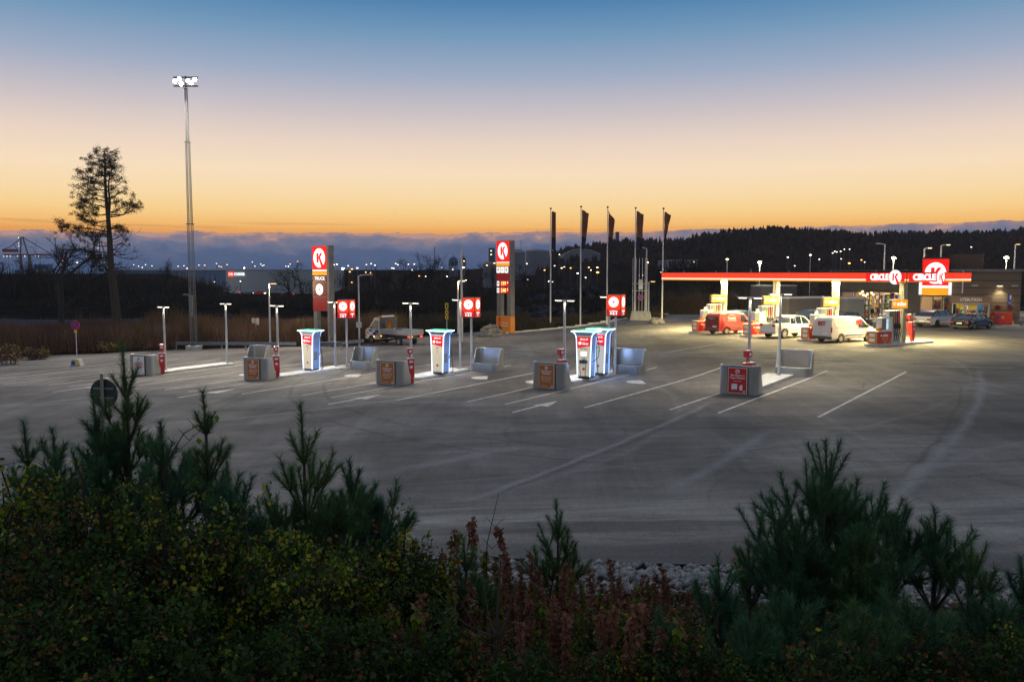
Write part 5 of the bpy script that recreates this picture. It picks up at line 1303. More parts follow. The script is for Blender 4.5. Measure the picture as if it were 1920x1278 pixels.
lamppost('street_lamp', 'street lamp with a short lit arm behind the K sign, left one of two', onl(1729, 112), (1728.5, 466), .45, 'e_warmdot', rad=.09)
lamppost('street_lamp', 'street lamp with a lit arm behind the K sign, right one of two', onl(1760, 116), (1760, 460), .7, 'e_warmdot', rad=.1)
lamppost('street_lamp', 'street lamp with an orange head at the far right above the shop roof', onl(1898, 114), (1898, 459), .1, 'e_orangedot', rad=.08)
lamppost('street_lamp', 'dark unlit lamp post with an arm to the left above the canopy lettering', onl(1655, 118), (1655, 458), .7, None, dirx=-1, rad=.08)
# steel pole frame on its concrete block, sign on it
b0 = onl(1202, 93); t = thing('steel_pole_frame', 'frame of tall thin steel poles standing on a tapered concrete block', 'pole frame', b0, R(-8))
q = MB(); q.prism([(-1.25, 0), (1.25, 0), (1.0, 1.05), (-1.05, 1.05)], -.6, .6, 'y'); q.build('concrete_block', 'concrete', t, bevel=.05)
q = MB()
for k, x in enumerate((-.95, -.6, -.25, .1, .4, .65)): q.cyl((x, (k % 2)*.3-.1, 1.05), (x, (k % 2)*.3-.1, 7.0 if k != 1 else 6.9), .032, n=7)
q.box(-1.0, .8, -.03, .03, 3.3, 3.38); q.box(-1.0, .8, -.03, .03, 4.1, 4.18); q.build('poles', 'steelpole', t)
s = thing('no_parking_sign', 'round blue and red no stopping disc on the steel pole frame', 'sign', b0 + Vector((-.15, -.5, 2.6)), 0)
q = MB(); q.disc(0, 0, 0, .33, .33, 24, .02); e = q.build('plate', 'redpaint', s); q = MB(); q.disc(0, -.006, 0, .25, .25, 24, -.001); q.build('blue_field', 'bluesign', e)
q = MB(); q.box(-.25, .25, -.01, .01, .9, 2.0); q.build('upper_plate', 'steelpole', s)
# yellow warning boards
c = gnd(838, 641); t = thing('warning_sign', 'three small yellow signs one above another on a thin pole, behind the middle charger', 'sign', c)
h0 = at(836, 570, c.y).z-c.z; q = MB(); q.cyl((0,0,0), (0,0,h0), .035, n=8); q.build('pole', 'steelpole', t)
for k, (dz_, hh) in enumerate(((-.45, .55), (-.95, .38), (-1.38, .34))):
    q = MB(); q.box(-.15, .15, -.06, -.04, h0+dz_, h0+dz_+hh); e = q.build('plate', 'yellow', t); q = MB(); q.box(-.06, .06, -.066, -.061, h0+dz_+.1, h0+dz_+hh-.1); q.build('symbol', 'blackpl', e)
# round sign seen from behind at the near left
c = gnd(192, 905) if False else None
p = at(192, 738, 23.2); gx = G(p.x, p.y); t = thing('round_sign', 'dark back of a round road sign on a grey pole at the near left', 'sign', (p.x, p.y, gx), R(-8))
q = MB(); q.cyl((0, 0, -.1), (0, 0, p.z-gx+.58), .05, n=12); q.build('pole', 'galv', t)
q = MB(); q.cyl((0, .06, p.z-gx), (0, .085, p.z-gx), .42, n=36); q.build('plate', 'signback' if 'signback' in M else pmat('signback', (.02, .035, .04), .5), t)
q = MB(); 
for zz in (-.15, .12): q.box(-.3, .3, .045, .06, p.z-gx+zz, p.z-gx+zz+.05)
q.build('bracket', 'galv', t)
# small pale box in the shrubs, piles of soil and stone by the sign
q = MB(); q.box(-.35, -.05, -.02, .02, 0, .5); q.box(.0, .35, -.02, .02, -.15, .5); p = at(479, 606, 80); q.add([(0,-.02,-3),(.05,-.02,-3),(.05,-.02,0),(0,-.02,0)],[(0,1,2,3)])
tag(q.build('small_sign', 'boxpale', loc=p), 'small pale blue sign among the brown scrub, left of the lamp with the orange head', 'sign')
def rockpile(name, label, loc, rx, ry, h, n, mat, seed, s0=.15, s1=.4, cat='pile'):
    rr = random.Random(seed); q = MB()
    for k in range(n):
        a = rr.uniform(0, 6.283); d_ = math.sqrt(rr.random()); x, y = math.cos(a)*d_*rx, math.sin(a)*d_*ry; z = h*(1-d_**1.5)*rr.uniform(.5, 1)
        s_ = rr.uniform(s0, s1); pts = []
        for j in range(6):
            for kk in range(4):
                th = math.pi*(kk+.5)/4; ph = 6.283*j/6; rr_ = s_*rr.uniform(.75, 1.15)
                pts.append((x+rr_*math.sin(th)*math.cos(ph), y+rr_*math.sin(th)*math.sin(ph), z+rr_*.7*math.cos(th)))
        q.add(pts, [(j*4+kk, ((j+1) % 6)*4+kk, ((j+1) % 6)*4+kk+1, j*4+kk+1) for j in range(6) for kk in range(3)] + [tuple(j*4 for j in range(6)), tuple(j*4+3 for j in range(5, -1, -1))])
    return tag(q.build(name, mat, loc=loc), label, cat)
pmat('stone', (.22, .2, .18), .9, var=.35, vscale=1.5, bump=.5, bscale=8); pmat('stonedark', (.04, .045, .058), .9, var=.4, vscale=.7, spec=.1)
c = gnd(920, 630); rockpile('stone_heap', 'rounded heap of grey earth and stone left of the orange advert board', c, 1.3, 1.0, 1.3, 70, 'stone', 3, .2, .45)
c = gnd(1231, 606); rockpile('boulder', 'low boulder between the concrete block and the rightmost flagpole', c, .7, .5, .7, 12, 'stone', 4, .3, .5, 'rock')
for i, (u, Y, rx, h, lb) in enumerate([(160, 98, 4, 1.2, 'blue grey boulders below the tall pine'), (245, 104, 7, 1.0, 'dark boulders right of the pine foot'), (420, 98, 6, 1.8, 'dark rubble heap behind the scrub left of the TRUCK sign'),
                                       (1010, 120, 8, 1.2, 'bluish rubble between the price sign and the flagpoles'), (1100, 132, 9, 2.2, 'dark rubble ridge behind the second flagpole'), (75, 84, 3, .8, 'low rocks in the grass at the far left')]):
    x = (u-960)/F*Y; rockpile('boulder_heap', lb, (x, Y, terrain(x, Y)), rx, 2, h, 60, 'stonedark', 30+i, .3, .9, 'rocks')

# ================================================================== FAR BUILDINGS
def gz(x, y): return terrain(x, y)
WY = 250
x0, x1, xm = (215-960)/F*WY, (596-960)/F*WY, (425-960)/F*WY; zt = at(400, 505.5, WY).z
t = thing('warehouse', 'long low dark blue warehouse with a paler grey right end and a lit sign', 'warehouse', (x0, WY, -1))
pmat('whblue', (.05, .1, .2), .6, var=.1, vscale=.05); pmat('whgrey', (.26, .31, .35), .6, var=.1, vscale=.05); pmat('whlight', (.35, .36, .38), .6)
q = MB(); q.box(0, xm-x0, 0, 40, 0, zt+1); q.build('blue_hall', 'whblue', t)
q = MB(); q.box(xm-x0, x1-x0, 0, 40, 0, zt+1.1); q.build('grey_hall', 'whgrey', t)
q = MB(); q.box(0, x1-x0, -.2, -.02, zt+.85, zt+1.15); q.build('roof_edge', 'whlight', t)
q = MB()
for (ua, va, ub, vb) in ((248, 514, 250, 545), (380, 518, 382, 550)):
    xa, xb = (ua-960)/F*WY-x0, (ub-960)/F*WY-x0; q.box(xa, xb, -.15, -.02, 1, at(0, va, WY).z+1)
q.build('gate', 'blackpl', t)
q = MB(); 
for ua, ub in ((262, 277), (286, 307)): q.box((ua-960)/F*WY-x0, (ub-960)/F*WY-x0, -.1, -.02, at(0, 527, WY).z+1, at(0, 517, WY).z+1)
q.build('window_band', 'winyel' if 'winyel' in M else pmat('winyel', (.12, .11, .05), .4), t)
q = MB(); xa = (430-960)/F*WY-x0; zz = at(0, 519, WY).z+1; q.box(xa, xa+1.6, -.3, -.1, zz, zz+1.6); o = q.build('emblem', 'e_redor', t); text('DB', xa+.8, -.34, zz+.8, 1.0, 'e_whitesoft', o, off=.03)
text('SCHENKER', xa+3.4, -.34, zz+.8, 1.15, 'e_white', t, off=.05, sx=.56)
q = MB(); xa0 = (245-960)/F*(WY-8); q.box(xa0, (470-960)/F*(WY-8), WY-8, WY-7.7, -1, .35); tag(q.build('yard_wall', 'whlight'), 'long pale low wall lit along the front of the blue warehouse', 'wall')
lamp('AREA', ((350-960)/F*WY, WY-12, 5), 500, (1, .9, .8), 30, rot=(R(35), 0, 0), name='yard_light', sizey=1)
# cars before the warehouse
cq = MB(); cq.prism([(-2.2, .3), (-2.2, .9), (-1.3, 1.0), (-.8, 1.45), (.7, 1.45), (1.3, .95), (2.2, .8), (2.2, .3)], -.9, .9, 'y'); me_far = None
for i, (u, mt_, lb) in enumerate([(345, 'carred', 'distant red car by the warehouse, left of the mast'), (352, 'carblack', 'distant dark car just left of the mast'), (403, 'carred', 'distant red lit car right of the mast'), (425, 'carsilver', 'distant pale car below the lit warehouse sign'),
                                 (440, 'carsilver', 'distant silver car right of the pale one below the warehouse sign'), (487, 'carred', 'distant red car before the grey warehouse end'), (540, 'carblack', 'distant dark car left of the TRUCK sign')]):
    t = thing('distant_car', lb, 'car', ((u-960)/F*235, 235, gz((u-960)/F*235, 235)+.1), R(5*i), 'distant cars at the warehouse')
    o = cq.build('body', mt_, t, bevel=.05); t.scale = (.8,)*3; 
    q = MB(); q.box(-2.25, -2.19, -.8, -.4, .6, .8); q.box(1.5, 2.1, -.93, -.905, .6, .8); q.build('light', 'e_tail' if i % 2 == 0 else 'e_cooldot', t)
# tanks, gas holders, hall, chimneys
def tank(label, u0, u1, vt, Y, dome, mat, cat='tank'):
    x0, x1 = (u0-960)/F*Y, (u1-960)/F*Y; r = (x1-x0)/2; z = at(0, vt, Y).z
    t = thing('storage_tank', label, cat, ((x0+x1)/2, Y, -2), 0, 'far storage tanks')
    q = MB(); q.lathe([(r, 0), (r, z+2-dome), (r*.8, z+2-dome*.5), (r*.4, z+2-dome*.1), (0, z+2)], 28); q.build('shell', mat, t, smooth=False)
    q = MB(); q.lathe([(r*1.01, z+2-dome-.2), (r*1.03, z+2-dome), (r*1.01, z+2-dome+.2)], 28); q.build('rim', 'whlight', t); return t
pmat('tankm', (.15, .17, .21), .6, var=.1, vscale=.1); pmat('tankblue', (.05, .09, .16), .5)
tank('large pale storage tank immediately right of the price sign', 950, 985, 467, 330, 1.2, 'tankm'); tank('darker storage tank beyond the first flagpole', 986, 1030, 467, 350, .8, 'tankm'); tank('wide low tank in front of the trees left of the price sign', 905, 930, 490, 300, .8, 'tankm')
def sphere_tank(label, u, v, r, Y):
    p = at(u, v, Y); t = thing('gas_sphere', label, 'gas holder', (p.x, Y, -2), 0, 'far blue gas spheres'); q = MB(); n = 10
    q.lathe([(r*math.sin(math.pi*k/n), p.z+2-r*math.cos(math.pi*k/n)) for k in range(n+1)], 20); q.build('sphere', 'tankblue', t, smooth=True)
    q = MB(); q.cyl((0, 0, p.z+2+r), (0, 0, p.z+2+r+1.2), .2, n=6); q.build('vent', 'whlight', t); q = MB()
    for k in range(6): q.cyl((r*.8*math.cos(k), r*.8*math.sin(k), 0), (r*.9*math.cos(k), r*.9*math.sin(k), p.z+2), .25, n=5)
    q.build('leg', 'tankm', t)
sphere_tank('blue domed gas sphere, nearer left one beside the camera mast', 850, 490, 2.2, 380); sphere_tank('blue domed gas sphere, right one behind the camera mast', 868, 487, 1.5, 400)
x0, x1 = (1057-960)/F*360, (1125-960)/F*360; z = at(0, 470, 360).z
t = thing('arched_hall', 'grey hall with a shallow curved roof behind the second flagpole', 'hall', (x0, 360, -2)); W_ = x1-x0; q = MB(); q.prism([(0, 0), (W_, 0), (W_, z+2-1.5), (W_*.75, z+2+.1), (W_*.5, z+2+.6), (W_*.25, z+2+.5), (0, z+2-1.5)], 0, 40, 'y'); q.build('hall', 'tankm', t)
q = MB(); q.tube([(0, -.1, z+.5), (W_*.25, -.1, z+2.5), (W_*.5, -.1, z+2.6), (W_*.75, -.1, z+2.1), (W_, -.1, z+.5)], .2, 5); q.build('roof_edge', 'whlight', t)
x0 = (1250-960)/F*300; z = at(0, 487, 300).z; t = thing('lit_depot', 'pale depot building with a bluish lit end wall above the left end of the canopy', 'building', (x0, 300, -2)); q = MB(); q.box(0, 11, 0, 20, 0, z+2); q.build('hall', 'tankm', t); q = MB(); q.box(0, 2.6, -.2, -.05, z-1.5, z+1.8); q.build('lit_end', 'whlight', t); q = MB(); q.box(0, 11.1, -.25, -.06, z+1.8, z+2.1); q.build('roof_edge', 'whlight', t)
for i, (u, vt, Y, r, lb) in enumerate([(1157.5, 435, 520, 1.2, 'dark square chimney beside the middle flagpole'), (922, 465, 420, 1.6, 'lit process tower just left of the price sign'), (815, 462, 450, .18, 'thin radio mast left of the blue gas spheres'), (977, 450, 450, .12, 'very thin mast right of the price sign')]):
    p = at(u, vt, Y); q = MB(); q.cyl((0, 0, 0), (0, 0, p.z+3), r*1.1, r, 10); o = q.build('chimney' if r > 1 else 'radio_mast', 'darksteel', loc=(p.x, Y, -3)); tag(o, lb, 'chimney' if r > 1 else 'mast')
# harbour cranes far left
def crane(label, u, v, Y, s, group):
    p = at(u, v, Y); t = thing('harbour_crane', label, 'crane', (p.x, Y, p.z), 0, group); k = s
    q = MB(); q.tube([(0, 0, 0), (-9*k, 0, -7*k), (-16*k, 0, -10*k)], .28, 5); q.tube([(0, 0, 0), (22*k, 0, -13.5*k)], .3, 5); q.tube([(-1*k, 0, 0), (-2.2*k, 0, -13*k)], .5, 5); q.tube([(.2*k, 0, 0), (3.5*k, 0, -13*k)], .5, 5); q.tube([(-7*k, 0, -5.5*k), (-3*k, 0, -11*k)], .25, 5); q.build('frame', 'darksteel', t)
    q = MB(); q.box(-15*k, 24*k, -.8, .8, -14*k, -13*k); q.build('boom', 'cranered' if 'cranered' in M else pmat('cranered', (.16, .03, .02), .6), t)
    q = MB(); q.box(-15*k, -4.5*k, -1.2, 1.2, -11.5*k, -9.2*k); q.build('machine_house', 'cranered', t)
    q = MB()
    for x in (-2.5, 4): q.box(x*k, (x+1.1)*k, -1, 1, -30*k, -13*k)
    q.build('leg', 'darksteel', t)
    q = MB()
    for x in (-14, -11.5, -9, -3.5, 2, 10, 12.5): q.lathe([(0, -.35), (.35, 0), (0, .35)], 6, (x*k, -1.5, -14.6*k))
    for z_ in (-.8, -5, -7): q.lathe([(0, -.35), (.35, 0), (0, .35)], 6, (-2.3*k, -1.2, z_*k))
    q.build('lamps', 'e_warmlow' if 'e_warmlow' in M else emat('e_warmlow', (1, .85, .6), 3), t)
crane('far harbour crane with a peaked frame and red machine house at the left edge', 42, 444, 600, .95, 'harbour cranes'); crane('far harbour crane half hidden behind the tall pine', 189, 452, 700, .85, 'harbour cranes')
for i, (u, v, w_, h_, Y, lb) in enumerate([(42, 512, 3.6, 1.6, 200, 'small blue and white container in the dark wood at the far left'), (76, 504, 3.4, 2.2, 205, 'taller blue and white container right of the small one at far left')]):
    p = at(u, v, Y); t = thing('container', lb, 'container', (p.x, Y, p.z-h_/2), 0, 'lit containers far left')
    q = MB(); q.box(-w_/2, w_/2, 0, 2.4, -.5, h_); q.build('body', 'contblue' if 'contblue' in M else pmat('contblue', (.02, .13, .3), .5), t); q = MB(); q.box(-w_/2+.3, w_/2-.2, -.06, -.01, -.2, h_*.5); q.build('side_panel', 'whlight', t); q = MB(); q.box(-w_/2-.3, -w_/2-.1, 0, 2, -6, -.5); q.box(-w_/2, w_/2, 0, 2.4, -6, -.55); q.build('base', 'darksteel', t)
# --- scattered distant lamps
lights = [(251, 496, 'w'), (260, 499, 'w'), (267, 501, 'w'), (273, 496, 'w'), (285, 498, 'w'), (334, 499, 'w'), (345, 498, 'w'), (351, 503, 'y'), (373, 497, 'w'), (384, 497, 'o'), (406, 494, 'o'), (411, 499, 'w'), (415, 500, 'o'),
 (426, 496, 'o'), (458, 502, 's'), (473, 491, 'w'), (478, 499, 'w'), (489, 495, 'w'), (492, 498, 'w'), (495, 497, 'w'), (118, 489, 'o'), (126, 493, 'w'), (145, 492, 'w'), (203, 501, 'y'), (89, 523, 'y'), (253, 530, 'w'), (328, 529, 'w'), (402, 528, 'w'), (451, 527, 'w'), (174, 530, 'w'),
 (536, 499, 'w'), (541, 499, 'y'), (558, 490, 'o'), (544, 495, 'w'), (626, 496, 'y'), (632, 495, 'y'), (643, 503, 'S'), (653, 498, 'w'), (656, 509, 'o'), (660, 504, 'o'), (670, 502, 'y'), (686, 510, 'o'), (695, 511, 'o'), (687, 496, 'w'), (696, 494, 'w'), (703, 497, 'w'), (660, 529, 'o'), (742, 494, 'w'), (746, 496, 'w'), (766, 495, 'w'), (777, 495, 'w'), (735, 502, 'w'), (738, 503, 'w'),
 (773, 506, 'w'), (786, 517, 'o'), (798, 518, 'w'), (849, 505, 'w'), (828, 501, 'w'), (869, 501, 'W'), (870, 489, 'o'), (874, 525, 'w'), (838, 518, 'w'), (913, 497, 'o'), (921, 470, 'w'), (921, 477, 'w'), (927, 493, 'o'), (988, 494, 'w'), (1021, 506, 'o'), (1040, 498, 'w'), (1049, 477, 'w'), (1053, 502, 'y'), (1058, 500, 'w'), (1070, 502, 'o'), (1083, 512, 'c'), (1104, 501, 'o'), (1108, 506, 'w'), (1120, 501, 'y'), (1120.5, 510, 'O'), (1098, 520, 'w'), (1029, 527, 'w'), (1036, 528, 'w'), (989, 524, 'w'),
 (1199, 516, 'w'), (1204.5, 516, 'w'), (1239, 510, 'w'), (1299, 490, 'w'), (1302, 491, 'w'), (1477, 482, 'c'), (1490, 498, 'w'), (1536, 486, 'w'), (1561, 474, 'w'), (1565, 471, 'w'), (1569, 472, 'w'), (1576, 471, 'w'), (1583, 467, 'w'), (1593, 467, 'w'), (1577, 485, 'w'), (1592, 493, 'O'), (1615, 487, 'o'), (1621, 491, 'w'), (1821, 463, 'w'), (4, 554, 'y')]
kinds = {'w': ('e_wd', .17, 'small white'), 'W': ('e_cooldot', .34, 'bright cool'), 'y': ('e_warmdot', .24, 'warm yellowish'), 'o': ('e_orangedot', .24, 'orange'), 'O': ('e_orangedot', .36, 'strong orange'), 's': ('e_star', .25, 'bright starry'), 'S': ('e_star', .36, 'very bright'), 'c': ('e_cooldot', .24, 'cold white')}
emat('e_wd', (1, .9, .72), 6)
def landmark(u):
    for lim, s in ((130, 'at the left edge by the harbour crane'), (215, 'beside the tall pine'), (300, 'above the blue warehouse, right of the pine'), (362, 'over the blue warehouse left of the mast'), (425, 'above the blue warehouse right of the mast'), (500, 'around the lit warehouse sign'), (583, 'left of the TRUCK sign'),
                   (675, 'right of the TRUCK sign'), (760, 'in bare trees right of the TRUCK sign'), (850, 'among the trees left of the camera mast'), (925, 'between the camera mast and price sign'), (1035, 'between the price sign and first flagpole'), (1090, 'between the first two flagpoles'), (1140, 'just left of the middle flagpole'),
                   (1245, 'by the steel pole frame'), (1400, 'on the hill above the left half of the canopy'), (1540, 'on the hill above the middle of the canopy'), (1700, 'on the hill above the canopy lettering'), (2000, 'on the wooded hill above the shop')):
        if u < lim: return s
protos = {}
cnt = {}
for i, (u, v, k) in enumerate(lights):
    Y = 190 + (i*37 % 40); 
    if 250 < u < 600 and v < 504: Y = 300
    mt_, sz, ds = kinds[k]; p = at(u, v, Y)
    if k not in protos:
        t = thing('distant_lamp', '', 'lamp', (0, 0, 0)); q = MB(); q.lathe([(0, -.5), (.7, -.35), (1, 0), (.7, .35), (0, .5)], 8, (0, -.35, -.2)); o = q.build('lamp', mt_, t); o.scale = (sz,)*3
        q = MB(); q.cyl((0, 0, -6), (0, 0, 0), .07, n=5); q.build('pole', 'darksteel', t); protos[k] = t; c = t; c.location = p
    else: c = copy_tree(protos[k]); c.location = p
    c['group'] = 'distant lamps along the horizon'
    lm = landmark(u).replace('over the blue warehouse', 'over the warehouse'); cnt.setdefault((ds, lm), []).append((v, u, c))
for (ds, lm), L_ in cnt.items():
    L_.sort(key=lambda q: q[1])
    ordn = ['leftmost', 'second from left', 'third from left', 'fourth from left', 'fifth from left', 'sixth from left', 'seventh from left', 'eighth from left', 'last on the right']
    for i, (v, u, c) in enumerate(L_): c['label'] = f"{ds} lamp {lm}" + (f", {ordn[min(i, 8)]}" if len(L_) > 1 else '')

# ================================================================== HILLS AND WOODS
HY = 520.0
prof = [(860, 506), (960, 500), (1000, 494), (1060, 474), (1100, 468), (1150, 462), (1200, 460), (1285, 458), (1300, 451), (1340, 446), (1400, 440), (1460, 438), (1500, 440), (1560, 444), (1600, 449), (1640, 446), (1700, 447), (1760, 445), (1820, 447), (1870, 443), (1920, 439), (2100, 430), (2500, 440)]
def hillz(x, y):
    u = 960 + x/y*F; v = np.interp(u, [p[0] for p in prof], [p[1] for p in prof])
    ridge = (CAMZ + (512-v)/F*HY)
    s = smooth(170, HY, y); e = 1-smooth(HY, HY+300, y)
    return (-3 + (ridge+3)*s*(e if y > HY else 1)) + (vnoise(x*.03, y*.03)-.5)*5*s*(1-s)*2
hx_ = list(np.linspace(-120, 760, 120)); hy_ = list(np.linspace(165, HY+280, 60)); nx = len(hx_)
q = MB(); q.add([(x, y, hillz(x, y)) for y in hy_ for x in hx_], [(j*nx+i, j*nx+i+1, (j+1)*nx+i+1, (j+1)*nx+i) for j in range(len(hy_)-1) for i in range(nx-1)])
pmat('hillsoil', (.03, .02, .016), .95, var=.4, vscale=.03, spec=0); tag(q.build('hill', 'hillsoil', smooth=True), kind='structure')
def conifers(spots, seed, hmin, hmax, name, mat, lb):
    """many small ragged spruce and pine tops as one mass of wood"""
    rr = random.Random(seed); q = MB()
    for (x, y, z) in spots:
        h = rr.uniform(hmin, hmax); r = h*rr.uniform(.16, .28); n = 6; pine = rr.random() < .35; lv = 4; vs_ = []
        for k in range(lv):
            f_ = k/(lv-1); zz = z + h*(.25+.75*f_); rad = r*(1-f_)**.8*rr.uniform(.7, 1.2) if not pine else r*(.5+math.sin(f_*3.0))*rr.uniform(.6, 1.1)*.9
            if k == lv-1: rad = .1
            for j in range(n):
                a = 6.283*j/n + k*.5; rj = rad*rr.uniform(.55, 1.25); vs_.append((x+rj*math.cos(a), y+rj*math.sin(a), zz+rr.uniform(-.06, .06)*h))
        fs_ = [(k*n+j, k*n+(j+1) % n, (k+1)*n+(j+1) % n, (k+1)*n+j) for k in range(lv-1) for j in range(n)]
        q.add(vs_, fs_); q.cyl((x, y, z-1), (x, y, z+h*.4), .25, n=4, cap=False)
    return tag(q.build(name, mat), lb, 'forest', kind='stuff')
pmat('forest', (.055, .037, .027), .9, var=.35, vscale=.02, spec=0)
rr = random.Random(11); sp = []
for k in range(620):
    u = rr.uniform(1040, 1960); y = HY + rr.uniform(-25, 12); x = (u-960)/F*y; sp.append((x, y, hillz(x, y)-1.5))
conifers(sp, 1, 2.5, 5.0, 'ridge_wood', 'forest', 'dark ragged conifers along the ridge of the hill'); sp = []
for k in range(2300):
    y = 200 + 310*rr.random()**.7; u = rr.uniform(1000 if y > 300 else 1200, 1980); x = (u-960)/F*y; sp.append((x, y, hillz(x, y)-1))
conifers(sp, 2, 2.5, 5.5, 'hillside_wood', 'forest', 'dense dark wood covering the hillside behind the station'); sp = []
for k in range(70):
    u = rr.uniform(690, 940); y = rr.uniform(290, 330); x = (u-960)/F*y; sp.append((x, y, -1+3*smooth(800, 930, u)))
conifers(sp, 3, 4, 7, 'far_wood', 'forest', 'low dark trees in front of the gas spheres')
# taller broad pines at the left end of the ridge and by the tanks
# left wooded rise
q = MB(); hx_ = list(np.linspace(-200, -60, 50)); hy_ = list(np.linspace(120, 240, 24)); nx = len(hx_)
def risez(x, y): return -1.5 + 8.5*smooth(-72, -108, x)*smooth(120, 165, y) if True else 0
def risez(x, y):
    sx_ = max(0, min(1, (-66-x)/38)); sx_ = sx_*sx_*(3-2*sx_); return -1.5 + 7.5*sx_*smooth(120, 170, y)
q.add([(x, y, risez(x, y)) for y in hy_ for x in hx_], [(j*nx+i, j*nx+i+1, (j+1)*nx+i+1, (j+1)*nx+i) for j in range(len(hy_)-1) for i in range(nx-1)]); tag(q.build('wooded_rise', 'hillsoil', smooth=True), kind='structure')
# ================================================================== VEGETATION
def np_mesh(name, V, Fa, mats, mi=None, parent=None):
    """V (n,3); Fa (m,k) equal sized faces"""
    me = bpy.data.meshes.new(name); n, k = len(V), Fa.shape[1]
    me.vertices.add(n); me.vertices.foreach_set('co', V.astype(np.float32).ravel())
    me.loops.add(Fa.size); me.loops.foreach_set('vertex_index', Fa.astype(np.int32).ravel())
    me.polygons.add(len(Fa)); me.polygons.foreach_set('loop_start', np.arange(0, Fa.size, k, dtype=np.int32))
    for m in mats: me.materials.append(M[m])
    if mi is not None: me.polygons.foreach_set('material_index', mi.astype(np.int32))
    me.update(calc_edges=True)
    o = bpy.data.objects.new(name, me); C.objects.link(o)
    if parent: o.parent = parent
    return o
def unit(a): return a/np.maximum(1e-9, np.linalg.norm(a, axis=-1, keepdims=True))
def needles(segs, rng, dens=480, nl=.085, wd=.0042, spread=.62):
    """segs: list of (p0,p1,scale). one slim triangle per needle"""
    P0 = np.array([s[0] for s in segs]); P1 = np.array([s[1] for s in segs]); ln = np.linalg.norm(P1-P0, axis=1)
    sc_ = np.array([s[2] for s in segs]); cnt_ = np.maximum(3, (ln*dens*sc_).astype(int)); idx = np.repeat(np.arange(len(segs)), cnt_); n = len(idx)
    t = rng.random(n)[:, None]; base = P0[idx]*(1-t)+P1[idx]*t; ax = unit(P1-P0)[idx]
    rnd = rng.normal(size=(n, 3)); rad = unit(rnd - (rnd*ax).sum(1, keepdims=True)*ax)
    ang = rng.normal(spread, .16, n)[:, None]; d = unit(ax*np.cos(ang)+rad*np.sin(ang)+np.array([0, 0, -.06])); L_ = (nl*rng.uniform(.75, 1.15, n))[:, None]
    side = unit(np.cross(d, rng.normal(size=(n, 3))))*wd/2
    V = np.empty((n*3, 3)); V[0::3] = base-side; V[1::3] = base+side; V[2::3] = base+d*L_
    return V, np.arange(n*3).reshape(n, 3)
def leafmat(name, col, rough=.6, tr=.25, var=.35, vscale=2):
    m = pmat(name, col, rough, var=var, vscale=vscale, spec=.2); t = m.node_tree; b_ = t.nodes['Principled BSDF']; o = [n for n in t.nodes if n.type == 'OUTPUT_MATERIAL'][0]
    tl = t.nodes.new('ShaderNodeBsdfTranslucent'); tl.inputs[0].default_value = (*[min(1, c*1.3) for c in col], 1)
    mx = t.nodes.new('ShaderNodeMixShader'); mx.inputs[0].default_value = tr
    t.links.new(b_.outputs[0], mx.inputs[1]); t.links.new(tl.outputs[0], mx.inputs[2]); t.links.new(mx.outputs[0], o.inputs[0])
leafmat('needle', (.045, .13, .058), .5, .15, .4, 3); leafmat('needle2', (.07, .15, .045), .5, .15, .4, 3)
pmat('bark', (.05, .04, .032), .9, var=.3, vscale=8); pmat('barkdk', (.022, .018, .015), .9)
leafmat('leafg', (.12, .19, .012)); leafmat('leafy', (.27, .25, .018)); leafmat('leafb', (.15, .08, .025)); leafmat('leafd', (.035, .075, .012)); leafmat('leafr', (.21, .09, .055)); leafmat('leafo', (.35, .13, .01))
def grow_pine(base, top, seed, reach=1.0, lead=.42, nwh=4, lean=0.0):
    rng = np.random.default_rng(seed); rr = random.Random(seed)
    base = np.array(base, float); top = np.array(top, float); H = top[2]-base[2]
    segs, wood = [], []
    def trunk(z): 
        f_ = (z-base[2])/H; return base*(1-f_)+top*f_ + np.array([math.sin(f_*3)*.03, 0, 0])
    zs = [top[2]]; z = top[2]-lead; 
    while z > base[2]+.25 and len(zs) < nwh+1: zs.append(z); z -= lead*rr.uniform(.75, 1.0)
    segs.append((trunk(zs[1]+.02), top, 1.25)); 
    wood.append(([tuple(trunk(q)) for q in (base[2]-.1, (base[2]+zs[1])/2, zs[1], top[2]-.05)], [.035, .024, .013, .005]))
    def shoot(p, d, ln, depth, years):
        """one branch: yearly pieces bending upwards, side shoots at each node"""
        pts = [p]; rs = []
        for y in range(years):
            l_ = ln*rr.uniform(.85, 1.1)
            d = unit(d + np.array([0, 0, .42]) + rng.normal(size=3)*.12); q = p + d*l_
            age = years-1-y
            if age <= 1 or depth > 0: segs.append((p + d*l_*.08, q, 1.0 if age == 0 else .85))
            elif age == 2: segs.append((p+d*l_*.5, q, .4))
            if depth < 2 and years > 1 or (depth < 1):
                if y < years-1 or years == 1:
                    for s in range(rr.choice((2, 2, 3))):
                        r_ = rng.normal(size=3); r_ -= d*(r_@d); r_ = unit(r_); dd = unit(d*.75 + r_*.75 + np.array([0, 0, .25]))
                        if years-1-y > 0: shoot(q if y < years-1 else p+d*l_*.3, dd, ln*.78, depth+1, max(1, years-1-y-depth))
            p = q; pts.append(p)
        wood.append(([tuple(a) for a in pts], [.004+.0035*(years-k) for k in range(years+1)]))
    for j, zz in enumerate(zs[1:]):
        c = trunk(zz); nb = rr.choice((5, 5, 6)); a0 = rr.uniform(0, 6.28)
        for k in range(nb):
            a = a0 + 6.283*k/nb + rr.uniform(-.3, .3); e = R(rr.uniform(48, 66) - 6*j)
            yrs = min(4, j+1); L0 = (.26 if j == 0 else .27)*rr.uniform(.8, 1.15)*reach
            shoot(c, np.array([math.cos(a)*math.cos(e), math.sin(a)*math.cos(e), math.sin(e)]), L0*(1.15 if j == 0 else 1), 0, yrs)
    return rng, segs, wood
